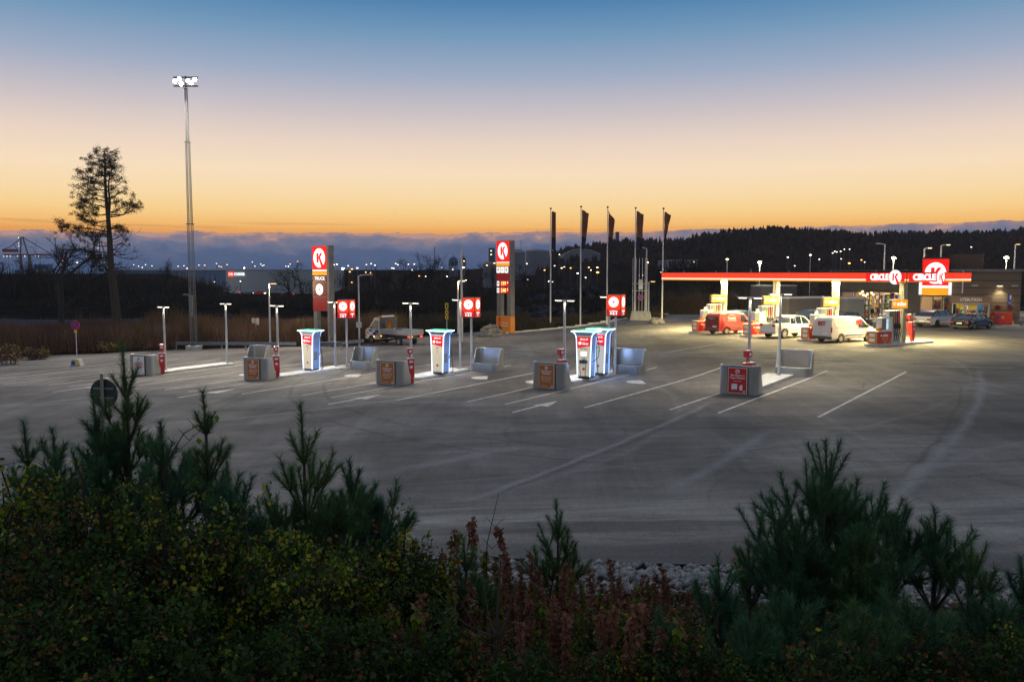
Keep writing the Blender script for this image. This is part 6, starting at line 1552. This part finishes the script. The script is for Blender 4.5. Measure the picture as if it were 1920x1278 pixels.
def pine(label, top_px, Y, seed, reach=1.0, lead=.42, nwh=4, mat='needle', dx=0, dens=640):
    top = at(top_px[0], top_px[1], Y); bx = top.x+dx; bz = terrain(bx, Y)
    t = thing('young_pine', label, 'pine', (bx, Y, bz), 0, 'young pines along the bank in the foreground')
    rng, segs, wood = grow_pine((0, 0, 0), (-dx, 0, top.z-bz), seed, reach, lead, nwh)
    V, Fa = needles(segs, rng, dens); np_mesh('crown', V, Fa, [mat], parent=t)
    q = MB()
    for pts, rs in wood: q.tube(pts, rs, 4)
    q.build('trunk', 'bark', t); return len(Fa)
pines = [((228, 640), 7.0, .85, .5, 5, 'tall young pine rising above the round sign at the left, topmost of the left group'),
         ((174, 742), 6.7, .7, .36, 3, 'slim young pine just left of the round sign pole'), ((300, 792), 6.3, .75, .36, 3, 'bushy pine right of the tallest left pine'),
         ((380, 732), 7.0, .7, .40, 3, 'pine whose tip leans up beside the small leafy twig, right of the round sign'), ((44, 792), 6.6, .65, .36, 3, 'small pine at the far left edge'),
         ((98, 806), 6.0, .8, .33, 3, 'short pine behind yellow leaves, second from the left edge'), ((563, 758), 6.5, 1.05, .5, 5, 'large pine with a long bare leader standing alone at left centre'),
         ((425, 868), 6.1, .8, .33, 4, 'low dense pine between the left group and the lone large pine'), ((655, 862), 7.0, .95, .36, 4, 'dense pine lobe right of the lone large pine'),
         ((1042, 937), 9.0, .95, .46, 3, 'small candelabra shaped pine in front of the pale stones at centre'), ((1548, 828), 6.8, 1.3, .44, 6, 'largest dense pine at right, its top against the asphalt'),
         ((1345, 1042), 5.9, .9, .36, 4, 'pine left of the largest right pine, growing before the stones'), ((1402, 1012), 7.2, .85, .34, 4, 'narrow pine between the stones and the largest right pine'),
         ((1660, 925), 7.3, 1.1, .38, 5, 'broad pine directly right of the largest pine top'), ((1752, 950), 6.9, .95, .36, 5, 'pine with a blunt top, second from the right edge'),
         ((1820, 1012), 6.3, .95, .34, 4, 'dark low pine left of the pine at the right edge'), ((1914, 1044), 6.2, .9, .4, 4, 'pine cut by the right edge of the view'),
         ((1236, 1146), 5.2, .85, .33, 3, 'small low pine at the bottom, right of centre'), ((868, 1008), 6.7, .6, .3, 3, 'small dark pine shoot at the left end of the brown stalks'), ((1480, 1120), 5.3, 1.0, .3, 3, 'low dark pine at the bottom before the largest right pine'),
         ((1700, 1120), 5.2, 1.0, .3, 3, 'low spreading pine at the bottom right'), ((1612, 985), 6.3, 1.0, .36, 4, 'dense pine in front of the largest right pine, right of its trunk'), ((1492, 975), 6.5, .95, .36, 4, 'dense pine in front of the largest right pine, left of its trunk'), ((1400, 1165), 5.1, 1.0, .3, 3, 'small pine at the bottom left of the right hand group'), ((1600, 1130), 5.1, 1.0, .3, 3, 'small pine at the bottom middle of the right hand group'), ((1860, 1120), 5.4, 1.0, .3, 3, 'small pine at the bottom near the right edge')]
for i, ((u, v), Y, rc, ld, nw, lb) in enumerate(pines):
    pine(lb, (u, v), Y, 100+i, rc, ld, nw, 'needle' if i % 3 else 'needle2')
def leaves(P, rng, size, mats, mi, droop=.2):
    n = len(P); d = unit(rng.normal(size=(n, 3)) + np.array([0, 0, -droop])); s = unit(np.cross(d, rng.normal(size=(n, 3)))); nrm = np.cross(d, s)
    L_ = (size*rng.uniform(.5, 1.5, n))[:, None]; w_ = L_*rng.uniform(.3, .42, n)[:, None]
    V = np.empty((n*5, 3)); V[0::5] = P; V[1::5] = P+d*L_*.45+s*w_+nrm*L_*.08; V[2::5] = P+d*L_; V[3::5] = P+d*L_*.45-s*w_+nrm*L_*.08; V[4::5] = P+d*L_*.5-nrm*L_*.03
    b_ = np.arange(n)*5; Fa = np.concatenate([np.stack([b_, b_+1, b_+4], 1), np.stack([b_+1, b_+2, b_+4], 1), np.stack([b_+4, b_+2, b_+3], 1), np.stack([b_, b_+4, b_+3], 1)])
    return V, Fa, np.tile(mi, 4)
def shrub(label, u, vtop, Y, wdt, nst, nlf, size, mats, wts, seed, name='leafy_shrub', cat='shrub', group='leafy shrubs on the bank', dep=None, base=None):
    rng = np.random.default_rng(seed); top = at(u, vtop, Y); bx, by = top.x, Y; bz = terrain(bx, by) if base is None else base; h = max(.4, top.z-bz)
    t = thing(name, label, cat, (bx, by, bz), 0, group); dep = dep or wdt*.5
    q = MB(); P = []
    for k in range(nst):
        a = rng.uniform(0, 6.283); r_ = math.sqrt(rng.random()); ex, ey = math.cos(a)*r_*wdt/2, math.sin(a)*r_*dep/2
        hz = h*rng.uniform(.45, 1.0)*(1-.25*r_); p0 = np.array([ex*.5, ey*.5, -.1]); p3 = np.array([ex, ey, hz]); mid = (p0+p3)/2 + rng.normal(size=3)*.08*h + np.array([0, 0, h*.12])
        ts = np.linspace(0, 1, 6)[:, None]; pts = (1-ts)**2*p0 + 2*ts*(1-ts)*mid + ts**2*p3
        q.tube([tuple(x) for x in pts], [.008*(h)*(1-.14*j)+.001 for j in range(6)], 3)
        m_ = max(6, int(nlf/nst)); nn = 9; nt_ = rng.uniform(.25, 1, nn)**.7; nt_[0] = 1.0; off = rng.normal(size=(nn, 3))*np.array([.1, .1, .06])*h**.5; off[0] *= .2
        k_ = rng.integers(0, nn, m_); tt = np.clip(nt_[k_] + rng.normal(size=m_)*.025, .05, 1.02)[:, None]; pp = (1-tt)**2*p0 + 2*tt*(1-tt)*mid + tt**2*p3
        P.append(pp + off[k_] + rng.normal(size=(m_, 3))*np.array([.038, .038, .03])*max(.8, size*20))
        for j in range(nn):
            a_ = nt_[j]; b0 = (1-a_)**2*p0 + 2*a_*(1-a_)*mid + a_**2*p3; q.tube([tuple(b0), tuple(b0+off[j]+np.array([0, 0, .03]))], [.003, .001], 3)
    P = np.concatenate(P); cl = np.array([vnoise(x*7/size*.03+seed, z*7/size*.03) for x, _, z in P])
    pick = np.clip(cl*.6+rng.random(len(P))*.4, 0, .999); cw = np.cumsum(wts)/sum(wts); mi = np.searchsorted(cw, pick); mi = np.clip(mi, 0, len(mats)-1)
    V, Fa, mm = leaves(P, rng, size, mats, mi); np_mesh('foliage', V, Fa, mats, mm, t); q.build('stems', 'barkdk', t)
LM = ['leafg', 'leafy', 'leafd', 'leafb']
sh = [(20, 810, 5.6, 1.3, 'leafg leafy', 'yellow green leafy shrub at the far left edge below the short pines'), (135, 822, 5.4, 1.1, '', 'brown and yellow shrub left of the tall left pine'), (90, 930, 4.9, 1.3, '', 'dark shrub low at the left edge'),
      (255, 862, 5.3, 1.3, '', 'rounded yellowish shrub below the round sign'), (372, 880, 5.6, 1.2, '', 'dark green shrub under the leaning pine'), (470, 930, 5.3, 1.2, '', 'olive shrub in front of the low dense pine'), (200, 1020, 4.6, 1.5, '', 'nearly black shrub at the lower left'),
      (400, 1080, 4.5, 1.5, '', 'dark leafy shrub at the bottom left of centre'), (585, 1120, 4.6, 1.2, '', 'sparse green shrub under the lone large pine'), (735, 955, 6.6, .9, '', 'light green shrub right of the lone large pine'), (640, 990, 5.8, 1.1, '', 'bright leaved shrub between the lone pine and the brown stalks'),
      (790, 1120, 4.9, 1.0, '', 'low green shrub at the bottom centre left'), (1180, 1120, 6.0, 1.0, '', 'yellow green shrub before the stones, right of the candelabra pine'), (1040, 1180, 4.9, 1.1, '', 'brown and green shrub at the bottom centre'), (1290, 1180, 5.0, .9, '', 'low shrub between the small low pine and its taller neighbour'),
      (1560, 1180, 4.7, 1.3, '', 'dark shrub at the foot of the largest right pine'), (1840, 1150, 4.9, 1.2, '', 'dark shrub at the lower right corner'), (20, 1100, 4.3, 1.2, '', 'black leafy shrub in the lower left corner')]
for i, (u, v, Y, w_, _, lb) in enumerate(sh):
    dark = Y < 4.95  # nearest shrubs: shade low on the bank is put into a darker leaf mix
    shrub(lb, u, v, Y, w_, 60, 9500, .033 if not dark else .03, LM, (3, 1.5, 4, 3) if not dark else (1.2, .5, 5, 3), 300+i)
# dried brown stalks (several kinds, then copies)
def stalk(seed, h):
    rng = np.random.default_rng(seed); t = thing('dried_stalk', '', 'plant'); q = MB()
    bend = rng.normal(size=2)*.08; f = lambda s: np.array([bend[0]*s*s, bend[1]*s*s, h*s]); q.tube([tuple(f(s)) for s in np.linspace(0, 1, 7)], [.006*(1-.12*k) for k in range(7)], 4)
    n = int(260*h); s = rng.uniform(.15, 1, n)**.8; P = np.array([f(x) for x in s]); a = rng.uniform(0, 6.283, n); r_ = rng.random(n)*.05*(1.25-s) + .008; P[:, 0] += np.cos(a)*r_; P[:, 1] += np.sin(a)*r_
    mi = np.where(rng.random(n) < .12, 1, 0) if seed % 3 else np.where(rng.random(n) < .45, 2, 0)
    V, Fa, mm = leaves(P, rng, .042, None, mi, droop=.9); np_mesh('leaves', V, Fa, ['leafr', 'leafb', 'leafg'], mm, t); q.build('stem', 'barkdk', t); return t
sp_ = [stalk(500+k, .95+.08*(k % 4)) for k in range(7)]; rr = random.Random(77)
for k in range(92):
    if k < 14: u, v, Y = [(760, 1000, 7), (850, 985, 7.2), (885, 975, 7.4), (965, 985, 7.3), (905, 1030, 7), (1120, 1075, 7), (1000, 1040, 7.3), (795, 1010, 7), (940, 1045, 7.6), (830, 1035, 6.8), (1010, 1075, 7.2), (1220, 1085, 7.4), (1270, 1100, 7), (735, 1035, 6.6)][k]
    else: u = rr.uniform(740, 1300); Y = rr.uniform(4.9, 8.0); v = 1075 + (8.0-Y)*28 + rr.uniform(-40, 40)
    p = at(u, v, Y); z = terrain(p.x, p.y); h = max(.5, p.z-z); src = sp_[k % 7]; c = src if k < 7 else copy_tree(src)
    c.location = (p.x, p.y, z); s_ = h/(.95+.08*((k % 7) % 4)); c.scale = (max(.8, s_), max(.8, s_), s_); c.rotation_euler.z = rr.uniform(0, 6)
    c['label'] = ('reddish brown dried stalk with withered leaves among the others before the stones' if (k % 7+500) % 3 else 'brown and green half dried stalk among the reddish ones before the stones'); c['category'] = 'plant'; c['group'] = 'dried brown stalks on the bank'
# dead candelabra plant and a few bare twigs
p = at(930, 1195, 5.0); t = thing('dead_sapling', 'leafless grey sapling with upturned arms at the bottom centre', 'sapling', (p.x, p.y, terrain(p.x, p.y))); z0 = p.z-terrain(p.x, p.y)
q = MB(); q.tube([(0, 0, 0), (0, 0, z0), (.03, 0, z0+.5)], [.014, .01, .006], 6); q.build('trunk', 'bark', t)
for a, l_ in ((.2, .35), (2.9, .42), (1.9, .3), (.9, .2), (3.6, .25), (5.2, .22)):
    q = MB(); q.tube([(0, 0, z0), (math.cos(a)*l_*.5, math.sin(a)*l_*.5, z0+.07), (math.cos(a)*l_, math.sin(a)*l_, z0+.3)], [.007, .005, .003], 5); q.build('branch', 'bark', t)
for i, (u0, v0, u1, v1, Y, lb) in enumerate([(910, 1130, 935, 925, 6.8, 'single thin bare twig standing high among the brown stalks'), (310, 870, 400, 780, 6.0, 'thin arching twig with a few leaves right of the leaning pine')]):
    a, b_ = at(u0, v0, Y), at(u1, v1, Y); o = Vector((a.x, Y, terrain(a.x, Y))); t = thing('thin_twig', lb, 'twig', o); m_ = (a+b_)/2 + Vector((-.04, 0, .05))
    q = MB(); q.tube([(0, 0, 0), tuple(a-o), tuple(m_-o), tuple(b_-o)], [.006, .005, .004, .002], 5)
    for k in (.3, .5, .7): pp = a.lerp(b_, k)-o; q.tube([tuple(pp), tuple(pp + Vector((.09, 0, .08)))], [.003, .0015], 4); q.tube([tuple(pp), tuple(pp + Vector((-.08, 0, .09)))], [.003, .0015], 4)
    q.build('stem', 'barkdk', t)
    if i: rng = np.random.default_rng(9); P = np.array([tuple(b_-o)]*8 + [tuple(m_-o+Vector((.1, 0, .03)))]*7) + rng.normal(size=(15, 3))*.03; V, Fa, mm = leaves(P, rng, .04, None, np.zeros(15, int)); np_mesh('leaves', V, Fa, ['leafg'], mm, t)
# undergrowth on the bank
rng = np.random.default_rng(5); n = 60000; yy = 4.0 + 9.5*rng.random(n)**.9; uu = rng.uniform(-60, 1980, n); xx = (uu-960)/F*yy; keep_ = np.array([not (y > near_edge(x)-6.2 - 1.2*vnoise(x*.7, 3) ) for x, y in zip(xx, yy)])
xx, yy = xx[keep_], yy[keep_]; hh = np.array([.75*vnoise(x*2.1, y*2.1)**1.2 for x, y in zip(xx, yy)]); zz = np.array([terrain(x, y) for x, y in zip(xx, yy)]) + hh*rng.random(len(xx))
pk = np.array([vnoise(x*1.3+40, y*1.3) for x, y in zip(xx, yy)])*.7 + rng.random(len(xx))*.3; mi = np.clip((pk*4.2).astype(int), 0, 3); uu2 = 960+xx/yy*F; mi = np.where(((uu2 > 1330) | (uu2 < 700)) & (mi == 2), 0, mi)
V, Fa, mm = leaves(np.stack([xx, yy, zz], 1), rng, .042, None, mi); o = np_mesh('undergrowth', V, Fa, ['leafd', 'leafb', 'leafr', 'leafd'], mm); tag(o, 'low tangled leaves and litter covering the bank', 'undergrowth', kind='stuff')  # only darker leaf colours here, standing in for shade near the ground
rng = np.random.default_rng(6); n = 9; 
P = np.array([tuple(at(u, v, 6.5)) for u, v in ((845, 1033), (858, 1045), (862, 1050), (850, 1062), (1372, 1060), (1380, 1068), (920, 1090), (870, 1120), (1440, 1078))]); V, Fa, mm = leaves(np.repeat(P, 3, 0)+rng.normal(size=(27, 3))*.02, rng, .035, None, np.zeros(27, int))
q = MB(); [q.tube([tuple(p), (p[0]+.01, p[1], terrain(p[0], p[1]))], [.002, .004], 3) for p in P]
t = thing('orange_leaf_twigs', 'thin twigs carrying a few bright orange leaves above the brown stalks', 'twigs'); np_mesh('leaves', V, Fa, ['leafo'], mm, t); q.build('stems', 'barkdk', t)
# crushed stone strip
pmat('stonew', (.22, .213, .205), .9, var=.75, vscale=7)
rng = np.random.default_rng(8); n = 4800; ico = np.array([(0, 0, 1), (.9, 0, .3), (.28, .85, .3), (-.72, .53, .3), (-.72, -.53, .3), (.28, -.85, .3), (.5, .4, -.6), (-.3, .6, -.6), (-.6, -.2, -.6), (.3, -.6, -.6)])
tri = np.array([(0,1,2),(0,2,3),(0,3,4),(0,4,5),(0,5,1),(1,6,2),(2,6,7),(2,7,3),(3,7,8),(3,8,4),(4,8,9),(4,9,5),(5,9,1),(1,9,6),(6,9,8),(6,8,7)])
cx = rng.uniform(-9, 13, n); dd = rng.uniform(-.15, 5.6, n); cyy = np.array([near_edge(x) for x in cx]) - dd; cz = np.array([terrain(x, y) for x, y in zip(cx, cyy)]); s = (.035+.12*rng.random(n)**2)*(1-.5*(dd < .1))
V = ico[None]*rng.uniform(.6, 1.3, (n, 10, 1))*s[:, None, None]*rng.uniform(.7, 1.3, (n, 1, 3)); th = rng.uniform(0, 6.28, n); c_, s_ = np.cos(th)[:, None], np.sin(th)[:, None]; tl = rng.normal(0, .5, n)[:, None]
x_, y_, z_ = V[..., 0]*c_-V[..., 1]*s_, V[..., 0]*s_+V[..., 1]*c_, V[..., 2]*.8; V = np.stack([x_, y_*np.cos(tl)-z_*np.sin(tl), y_*np.sin(tl)+z_*np.cos(tl)], -1) + np.stack([cx, cyy, cz+.02], 1)[:, None]
Fa = (tri[None]+np.arange(n)[:, None, None]*10).reshape(-1, 3); o = np_mesh('crushed_stone', V.reshape(-1, 3), Fa, ['stonew']); tag(o, 'strip of pale crushed stones between the bank and the asphalt', 'stones', kind='stuff')
# ---------------------------------------------------------------- scrub belts far side
leafmat('scrub1', (.15, .085, .055), .8, .1, .4, .3); leafmat('scrub2', (.085, .06, .036), .8, .1, .4, .3); leafmat('scrub3', (.15, .125, .025), .8, .1, .3, .4); leafmat('drygrass', (.19, .13, .085), .8, .1, .3, .3); leafmat('grassdk', (.03, .036, .02), .8, .1, .4, .3)
def belt(name, lb, x0, x1, yfun, dep, hfun, n, mats, wts, seed, wd=.05, cat='scrub', sp=.35):
    rng = np.random.default_rng(seed); x = rng.uniform(x0, x1, n); y = np.array([yfun(a) for a in x]) + rng.random(n)*dep; z = np.array([terrain(a, b_) for a, b_ in zip(x, y)])
    cl = np.array([vnoise(a*.55+seed, b_*.55)*.6+vnoise(a*.17+seed, b_*.2)*.4 for a, b_ in zip(x, y)]); h = np.array([hfun(a, b_) for a, b_ in zip(x, y)])*(.45+.9*cl)*rng.uniform(.4, 1.1, n)
    t0 = rng.random(n)*.55; B = np.stack([x, y, z+h*t0], 1); d = unit(np.stack([rng.normal(0, sp, n), rng.normal(0, sp, n), np.ones(n)], 1)); T = B+d*(h*(1-t0))[:, None]; sd = np.stack([np.ones(n), rng.normal(0, .4, n), np.zeros(n)], 1)*(wd*rng.uniform(.5, 1.3, n))[:, None]/2
    V = np.empty((n*3, 3)); V[0::3] = B-sd; V[1::3] = B+sd; V[2::3] = T; pk = np.clip(cl*.75+rng.random(n)*.35, 0, .999); cw = np.cumsum(wts)/sum(wts); mi = np.clip(np.searchsorted(cw, pk), 0, len(mats)-1)
    o = np_mesh(name, V, np.arange(n*3).reshape(n, 3), mats, mi); return tag(o, lb, cat, kind='stuff')
belt('scrub', 'belt of brown leafless scrub behind the left edge of the lot', -62, -11.5, lambda x: far_edge(x)+.6, 9, lambda x, y: 2.6+.5*smooth(-20, -50, x), 60000, ['scrub2', 'scrub1', 'scrub3'], (3.5, 4, 1.6), 1, .055)
belt('dry_grass', 'pale brown dry grass on the bank behind the scrub at left', -90, -20, lambda x: 84, 14, lambda x, y: 1.3, 26000, ['drygrass', 'scrub1'], (4, 2), 2, .06, 'grass')
belt('roadside_grass', 'dark grass and weeds behind the flagpoles', -.5, 24, lambda x: far_edge(x)+.4, 12, lambda x, y: 1.3, 26000, ['grassdk', 'scrub2', 'scrub1'], (4, 3, 1), 3, .06, 'grass')
belt('verge', 'dark brush between the road mouth and the TRUCK sign', -16, 2, lambda x: far_edge(x)+9, 16, lambda x, y: 1.5, 14000, ['grassdk', 'scrub2'], (4, 3), 4, .07, 'scrub')
belt('hedge', 'dry brown hedge behind the left pumps', 20, 36, lambda x: 106, 3, lambda x, y: 3.0, 12000, ['grassdk', 'scrub2', 'scrub1'], (3, 3, 2), 6, .07, 'scrub')
belt('dark_brush', 'dark thin brushwood on the ground before the warehouse and lights', -110, 55, lambda x: 118, 95, lambda x, y: 3.0 - 2.1*smooth(-105, -92, x*150/y)*(1-smooth(-36, -24, x*150/y)), 42000, ['grassdk', 'barkdk', 'scrub2'], (4, 4, 1.5), 7, .14, 'scrub')
belt('dark_wood', 'dark leafless wood on the rise at the far left', -150, -68, lambda x: 125, 70, lambda x, y: 6.5, 26000, ['barkdk', 'scrub2'], (6, 1), 8, .16, 'wood', .25)
for i, (u, v, Y, w_, lb) in enumerate([(12, 640, 67, 3.2, 'yellow leaved bush at the far left edge of the lot'), (70, 648, 71, 2.0, 'small yellow bush in the scrub, second from the left edge'), (310, 628, 79, 2.6, 'olive yellow bush just right of the first lamp post'), (205, 640, 76, 2.2, 'yellowish bush below the tall pine'),
                                       (430, 622, 79, 3.0, 'olive bush left of the lamp with the orange head'), (480, 624, 80, 2.8, 'olive bush right below the small pale blue sign'), (1170, 585, 98, 2.0, 'orange brown bush left of the steel pole frame'), (1232, 585, 99, 2.2, 'orange brown bush right of the concrete block')]):
    x = (u-960)/F*Y; shrub(lb, u, v, Y, w_, 30, 1300, .16, ['scrub3', 'scrub1', 'scrub2'], (4, 2, 2), 700+i, 'roadside_bush', 'bush', 'bushes beyond the lot', w_*.8)
# ---------------------------------------------------------------- bare trees
def bare_tree(seed, h, spread=.5, levels=5, density=1.0, forks=1):
    rr = random.Random(seed); tr, cr = MB(), MB()
    def br(p, d, l_, r_, lv):
        n = 3; pts = [p]
        for k in range(n):
            d = (d + Vector([rr.uniform(-1, 1)*.16 for _ in range(3)]) + Vector((0, 0, .07))).normalized(); pts.append(pts[-1]+d*l_/n)
        (tr if lv >= levels-1 else cr).tube([tuple(a) for a in pts], [r_*(1-.14*k) for k in range(n+1)], 5 if lv >= levels-1 else 3)
        if lv == 0: return
        for k in range(rr.choice((2, 3, 3, 4)) if lv < levels else rr.choice((4, 5))):
            q = rr.uniform(.35, 1) if lv < levels else rr.uniform(.35, 1); a = pts[min(n-1, int(q*n))].lerp(pts[min(n, int(q*n)+1)], q*n % 1)
            v = Vector([rr.uniform(-1, 1) for _ in range(3)]); v = (v - d*v.dot(d)).normalized(); nd_ = (d*(1-spread*.35)+v*spread*rr.uniform(.7, 1.3)).normalized()
            br(a, nd_, l_*rr.uniform(.5, .78), max(.006, r_*.55), lv-1)
    br(Vector((0, 0, 0)), Vector((0, 0, 1)), h*.42, h*.022, levels)
    m = max(v[2] for v in cr.v); 
    for b_ in (tr, cr): b_.xf(Matrix.Scale(h/m, 4))
    return tr, cr
bt_ = []
for k in range(5):
    t = thing('bare_tree', '', 'tree'); tr, cr = bare_tree(40+k, 10, .7 if k != 1 else .5, 6); tr.build('trunk', 'barkdk', t); cr.build('crown', 'barkdk', t); bt_.append(t)
tl_ = [(112, 402, 96, 0, 'large leafless tree just left of the tall pine'), (305, 478, 150, 1, 'small leafless tree against the blue warehouse'), (566, 487, 118, 2, 'dense leafless tree left of the TRUCK sign'), (540, 500, 122, 3, 'smaller leafless tree left of the dense one by the TRUCK sign'), (640, 500, 125, 1, 'thin leafless tree right of the TRUCK sign'),
       (690, 497, 128, 4, 'leafless tree behind the 6 & 7 sign'), (748, 480, 130, 0, 'broad leafless tree, middle of the tree group between the tall signs'), (778, 470, 136, 2, 'leafless tree with a high round crown right of the broad one'), (806, 474, 138, 3, 'tallest leafless tree of the group left of the camera mast'), (720, 492, 132, 1, 'narrow leafless tree left of the broad one'),
       (836, 494, 140, 4, 'low leafless tree just left of the camera mast'), (895, 490, 140, 2, 'leafless tree between the camera mast and the price sign'), (1005, 490, 135, 0, 'leafless tree right of the price sign'), (1040, 496, 138, 3, 'dark leafless tree behind the first flagpole'), (8, 452, 128, 1, 'leafless tree at the far left edge'), (30, 478, 130, 2, 'leafless tree below the harbour crane'),
       (60, 486, 132, 3, 'leafless tree right of the harbour crane house'), (86, 490, 126, 4, 'leafless tree behind the blue containers'), (150, 492, 128, 0, 'low leafless tree left of the tall pine trunk'), (245, 515, 118, 3, 'small leafless tree right of the tall pine'), (365+60, 520, 120, 4, 'small leafless tree below the warehouse corner'), (1150, 545, 112, 1, 'small leafless tree between the third and fourth flagpoles')]
for i, (u, vt, Y, k, lb) in enumerate(tl_):
    x = (u-960)/F*Y; z = terrain(x, Y) if not (u < 160 and Y > 121) else risez(x, Y); top = at(u, vt, Y).z; c = bt_[k] if i < 0 else copy_tree(bt_[k]); h = top-z+.2
    c.location = (x, Y, z-.2); s_ = h/10; c.scale = (s_*(1.15 if k != 1 else .9), s_*1.1, s_); c.rotation_euler.z = i*1.7; c['label'] = lb; c['category'] = 'tree'; c['group'] = 'leafless trees beyond the lot'
for t in bt_:
    for ch in list(t.children): bpy.data.objects.remove(ch)
    bpy.data.objects.remove(t)
# ridge of bare crowns above the shop, far: part of the wood
# ---------------------------------------------------------------- the tall pine at left
Y = 88; bx = (221-960)/F*Y; bz = terrain(bx, Y); topz = at(195, 282, Y).z; H = topz-bz
t = thing('tall_pine', 'tall old pine with an airy lopsided crown standing behind the scrub at left', 'pine', (bx, Y, bz))
def PX(u, v): p = at(u, v, Y); return Vector((p.x-bx, 0, p.z-bz))
tk = MB(); tp = [PX(221, 590), PX(214, 545), PX(208, 500), PX(206, 450), PX(203, 410), PX(199, 370), PX(197, 330), PX(197, 300), PX(196, 284)]
tk.tube([tuple(Vector((0, 0, -1)) if i == 0 else p) for i, p in enumerate(tp)], [.52, .42, .34, .28, .22, .17, .12, .07, .03], 9); tk.tube([tuple(PX(203, 412)), tuple(PX(206, 380)), tuple(PX(203, 350)), tuple(PX(206, 325))], [.16, .12, .08, .05], 6); tk.build('trunk', 'bark', t)
rr = random.Random(21); rng = np.random.default_rng(21); br_ = MB(); clumps = []
limbs = [(300, 180, 296, 10), (296, 212, 290, 8), (310, 172, 306, 10), (312, 218, 300, 9), (325, 160, 318, 13), (322, 222, 312, 9), (338, 155, 330, 14), (335, 224, 326, 9), (350, 158, 345, 12), (352, 232, 342, 11), (362, 148, 352, 14), (372, 146, 372, 14), (366, 234, 358, 8), (384, 150, 380, 12), (395, 140, 388, 15), (398, 255, 384, 12), (392, 236, 380, 13),
         (408, 136, 402, 15), (402, 266, 388, 6), (418, 160, 412, 12), (430, 132, 428, 14), (438, 130, 424, 13), (445, 240, 428, 10), (436, 164, 436, 12), (470, 136, 468, 13), (480, 150, 476, 12), (486, 168, 485, 11), (425, 226, 428, 9), (466, 230, 455, 4), (500, 176, 498, 9), (455, 152, 446, 11), (376, 215, 368, 7), (330, 190, 322, 10), (345, 185, 338, 9), (318, 200, 308, 9), (292, 190, 286, 7)]
for (vj, ue, ve, nc) in limbs:
    f_ = np.interp(vj, [284, 330, 410, 450, 500, 545, 590], [196, 197, 203, 206, 208, 214, 221]); a = PX(f_, vj+6); e = PX(ue, ve); l_ = (e-a).length; e.y = rr.uniform(-.9, .9)*l_*.6; mid = a.lerp(e, .5) + Vector((0, 0, -.12*l_ if ve < vj-4 else .05*l_))
    pts = [a.lerp(mid, s*2) if s < .5 else mid.lerp(e, s*2-1) for s in np.linspace(0, 1, 6)]; pts = [p + Vector([rr.uniform(-.06, .06)*l_*.4 for _ in range(3)]) for p in pts]; pts[0] = a
    br_.tube([tuple(p) for p in pts], [.09*(1-.15*k)*min(1, l_/3+.3) for k in range(6)], 4)
    for k in range(int(nc*1.35)):
        s = rr.uniform(.42, 1.05); c = a.lerp(e, s) + Vector((rr.gauss(0, .4), rr.gauss(0, .5), rr.gauss(.12, .34))); clumps.append((c, rr.uniform(.2, .42)))
        br_.tube([tuple(pts[min(5, int(s*5))]), tuple(c)], [.02, .008], 3)
    for k in range(3): s = rr.uniform(.3, .9); p = pts[int(s*5)]; br_.tube([tuple(p), tuple(p+Vector((rr.uniform(-.6, .6), rr.uniform(-.5, .5), rr.uniform(-.2, .5))))], [.02, .006], 3)
for vj in (520, 535, 500, 470, 455, 560):    # dead stubs
    f_ = np.interp(vj, [450, 500, 545, 590], [206, 208, 214, 221]); a = PX(f_, vj)
    for s in (-1, 1): e = a + Vector((s*rr.uniform(.8, 2.2), rr.uniform(-.5, .5), rr.uniform(-.1, .9))); br_.tube([tuple(a), tuple(a.lerp(e, .5)+Vector((0, 0, -.15))), tuple(e)], [.05, .03, .008], 4)
e = PX(152, 545); a = PX(212, 548); br_.build('branches', 'bark', t)
n = 46; P = []; 
for c, r_ in clumps: P.append(np.array(c) + rng.normal(size=(n, 3))*np.array([r_*.5, r_*.5, r_*.38]))
P = np.concatenate(P); d = unit(rng.normal(size=P.shape)+np.array([0, 0, .5])); sd = unit(np.cross(d, rng.normal(size=P.shape)))*.028; V = np.empty((len(P)*3, 3)); V[0::3] = P-sd; V[1::3] = P+sd; V[2::3] = P+d*.18
leafmat('pinefar', (.035, .032, .018), .7, .15, .3, .5); np_mesh('crown', V, np.arange(len(V)).reshape(-1, 3), ['pinefar'], parent=t)
# taller trees on the left end of the ridge

# ---------------------------------------------------------------- evening haze
hz = bpy.data.materials.new('haze'); hz.use_nodes = True; t_ = hz.node_tree; t_.nodes.clear(); o_ = t_.nodes.new('ShaderNodeOutputMaterial'); v_ = t_.nodes.new('ShaderNodeVolumePrincipled')
v_.inputs['Color'].default_value = (.75, .8, .9, 1); v_.inputs['Density'].default_value = .00016; v_.inputs['Anisotropy'].default_value = .2; t_.links.new(v_.outputs[0], o_.inputs['Volume']); M['haze'] = hz
q = MB(); q.box(-2300, 2300, -2300, 2000, -8, 42); tag(q.build('haze', 'haze'), 'thin evening haze over the whole place', 'haze', kind='stuff')
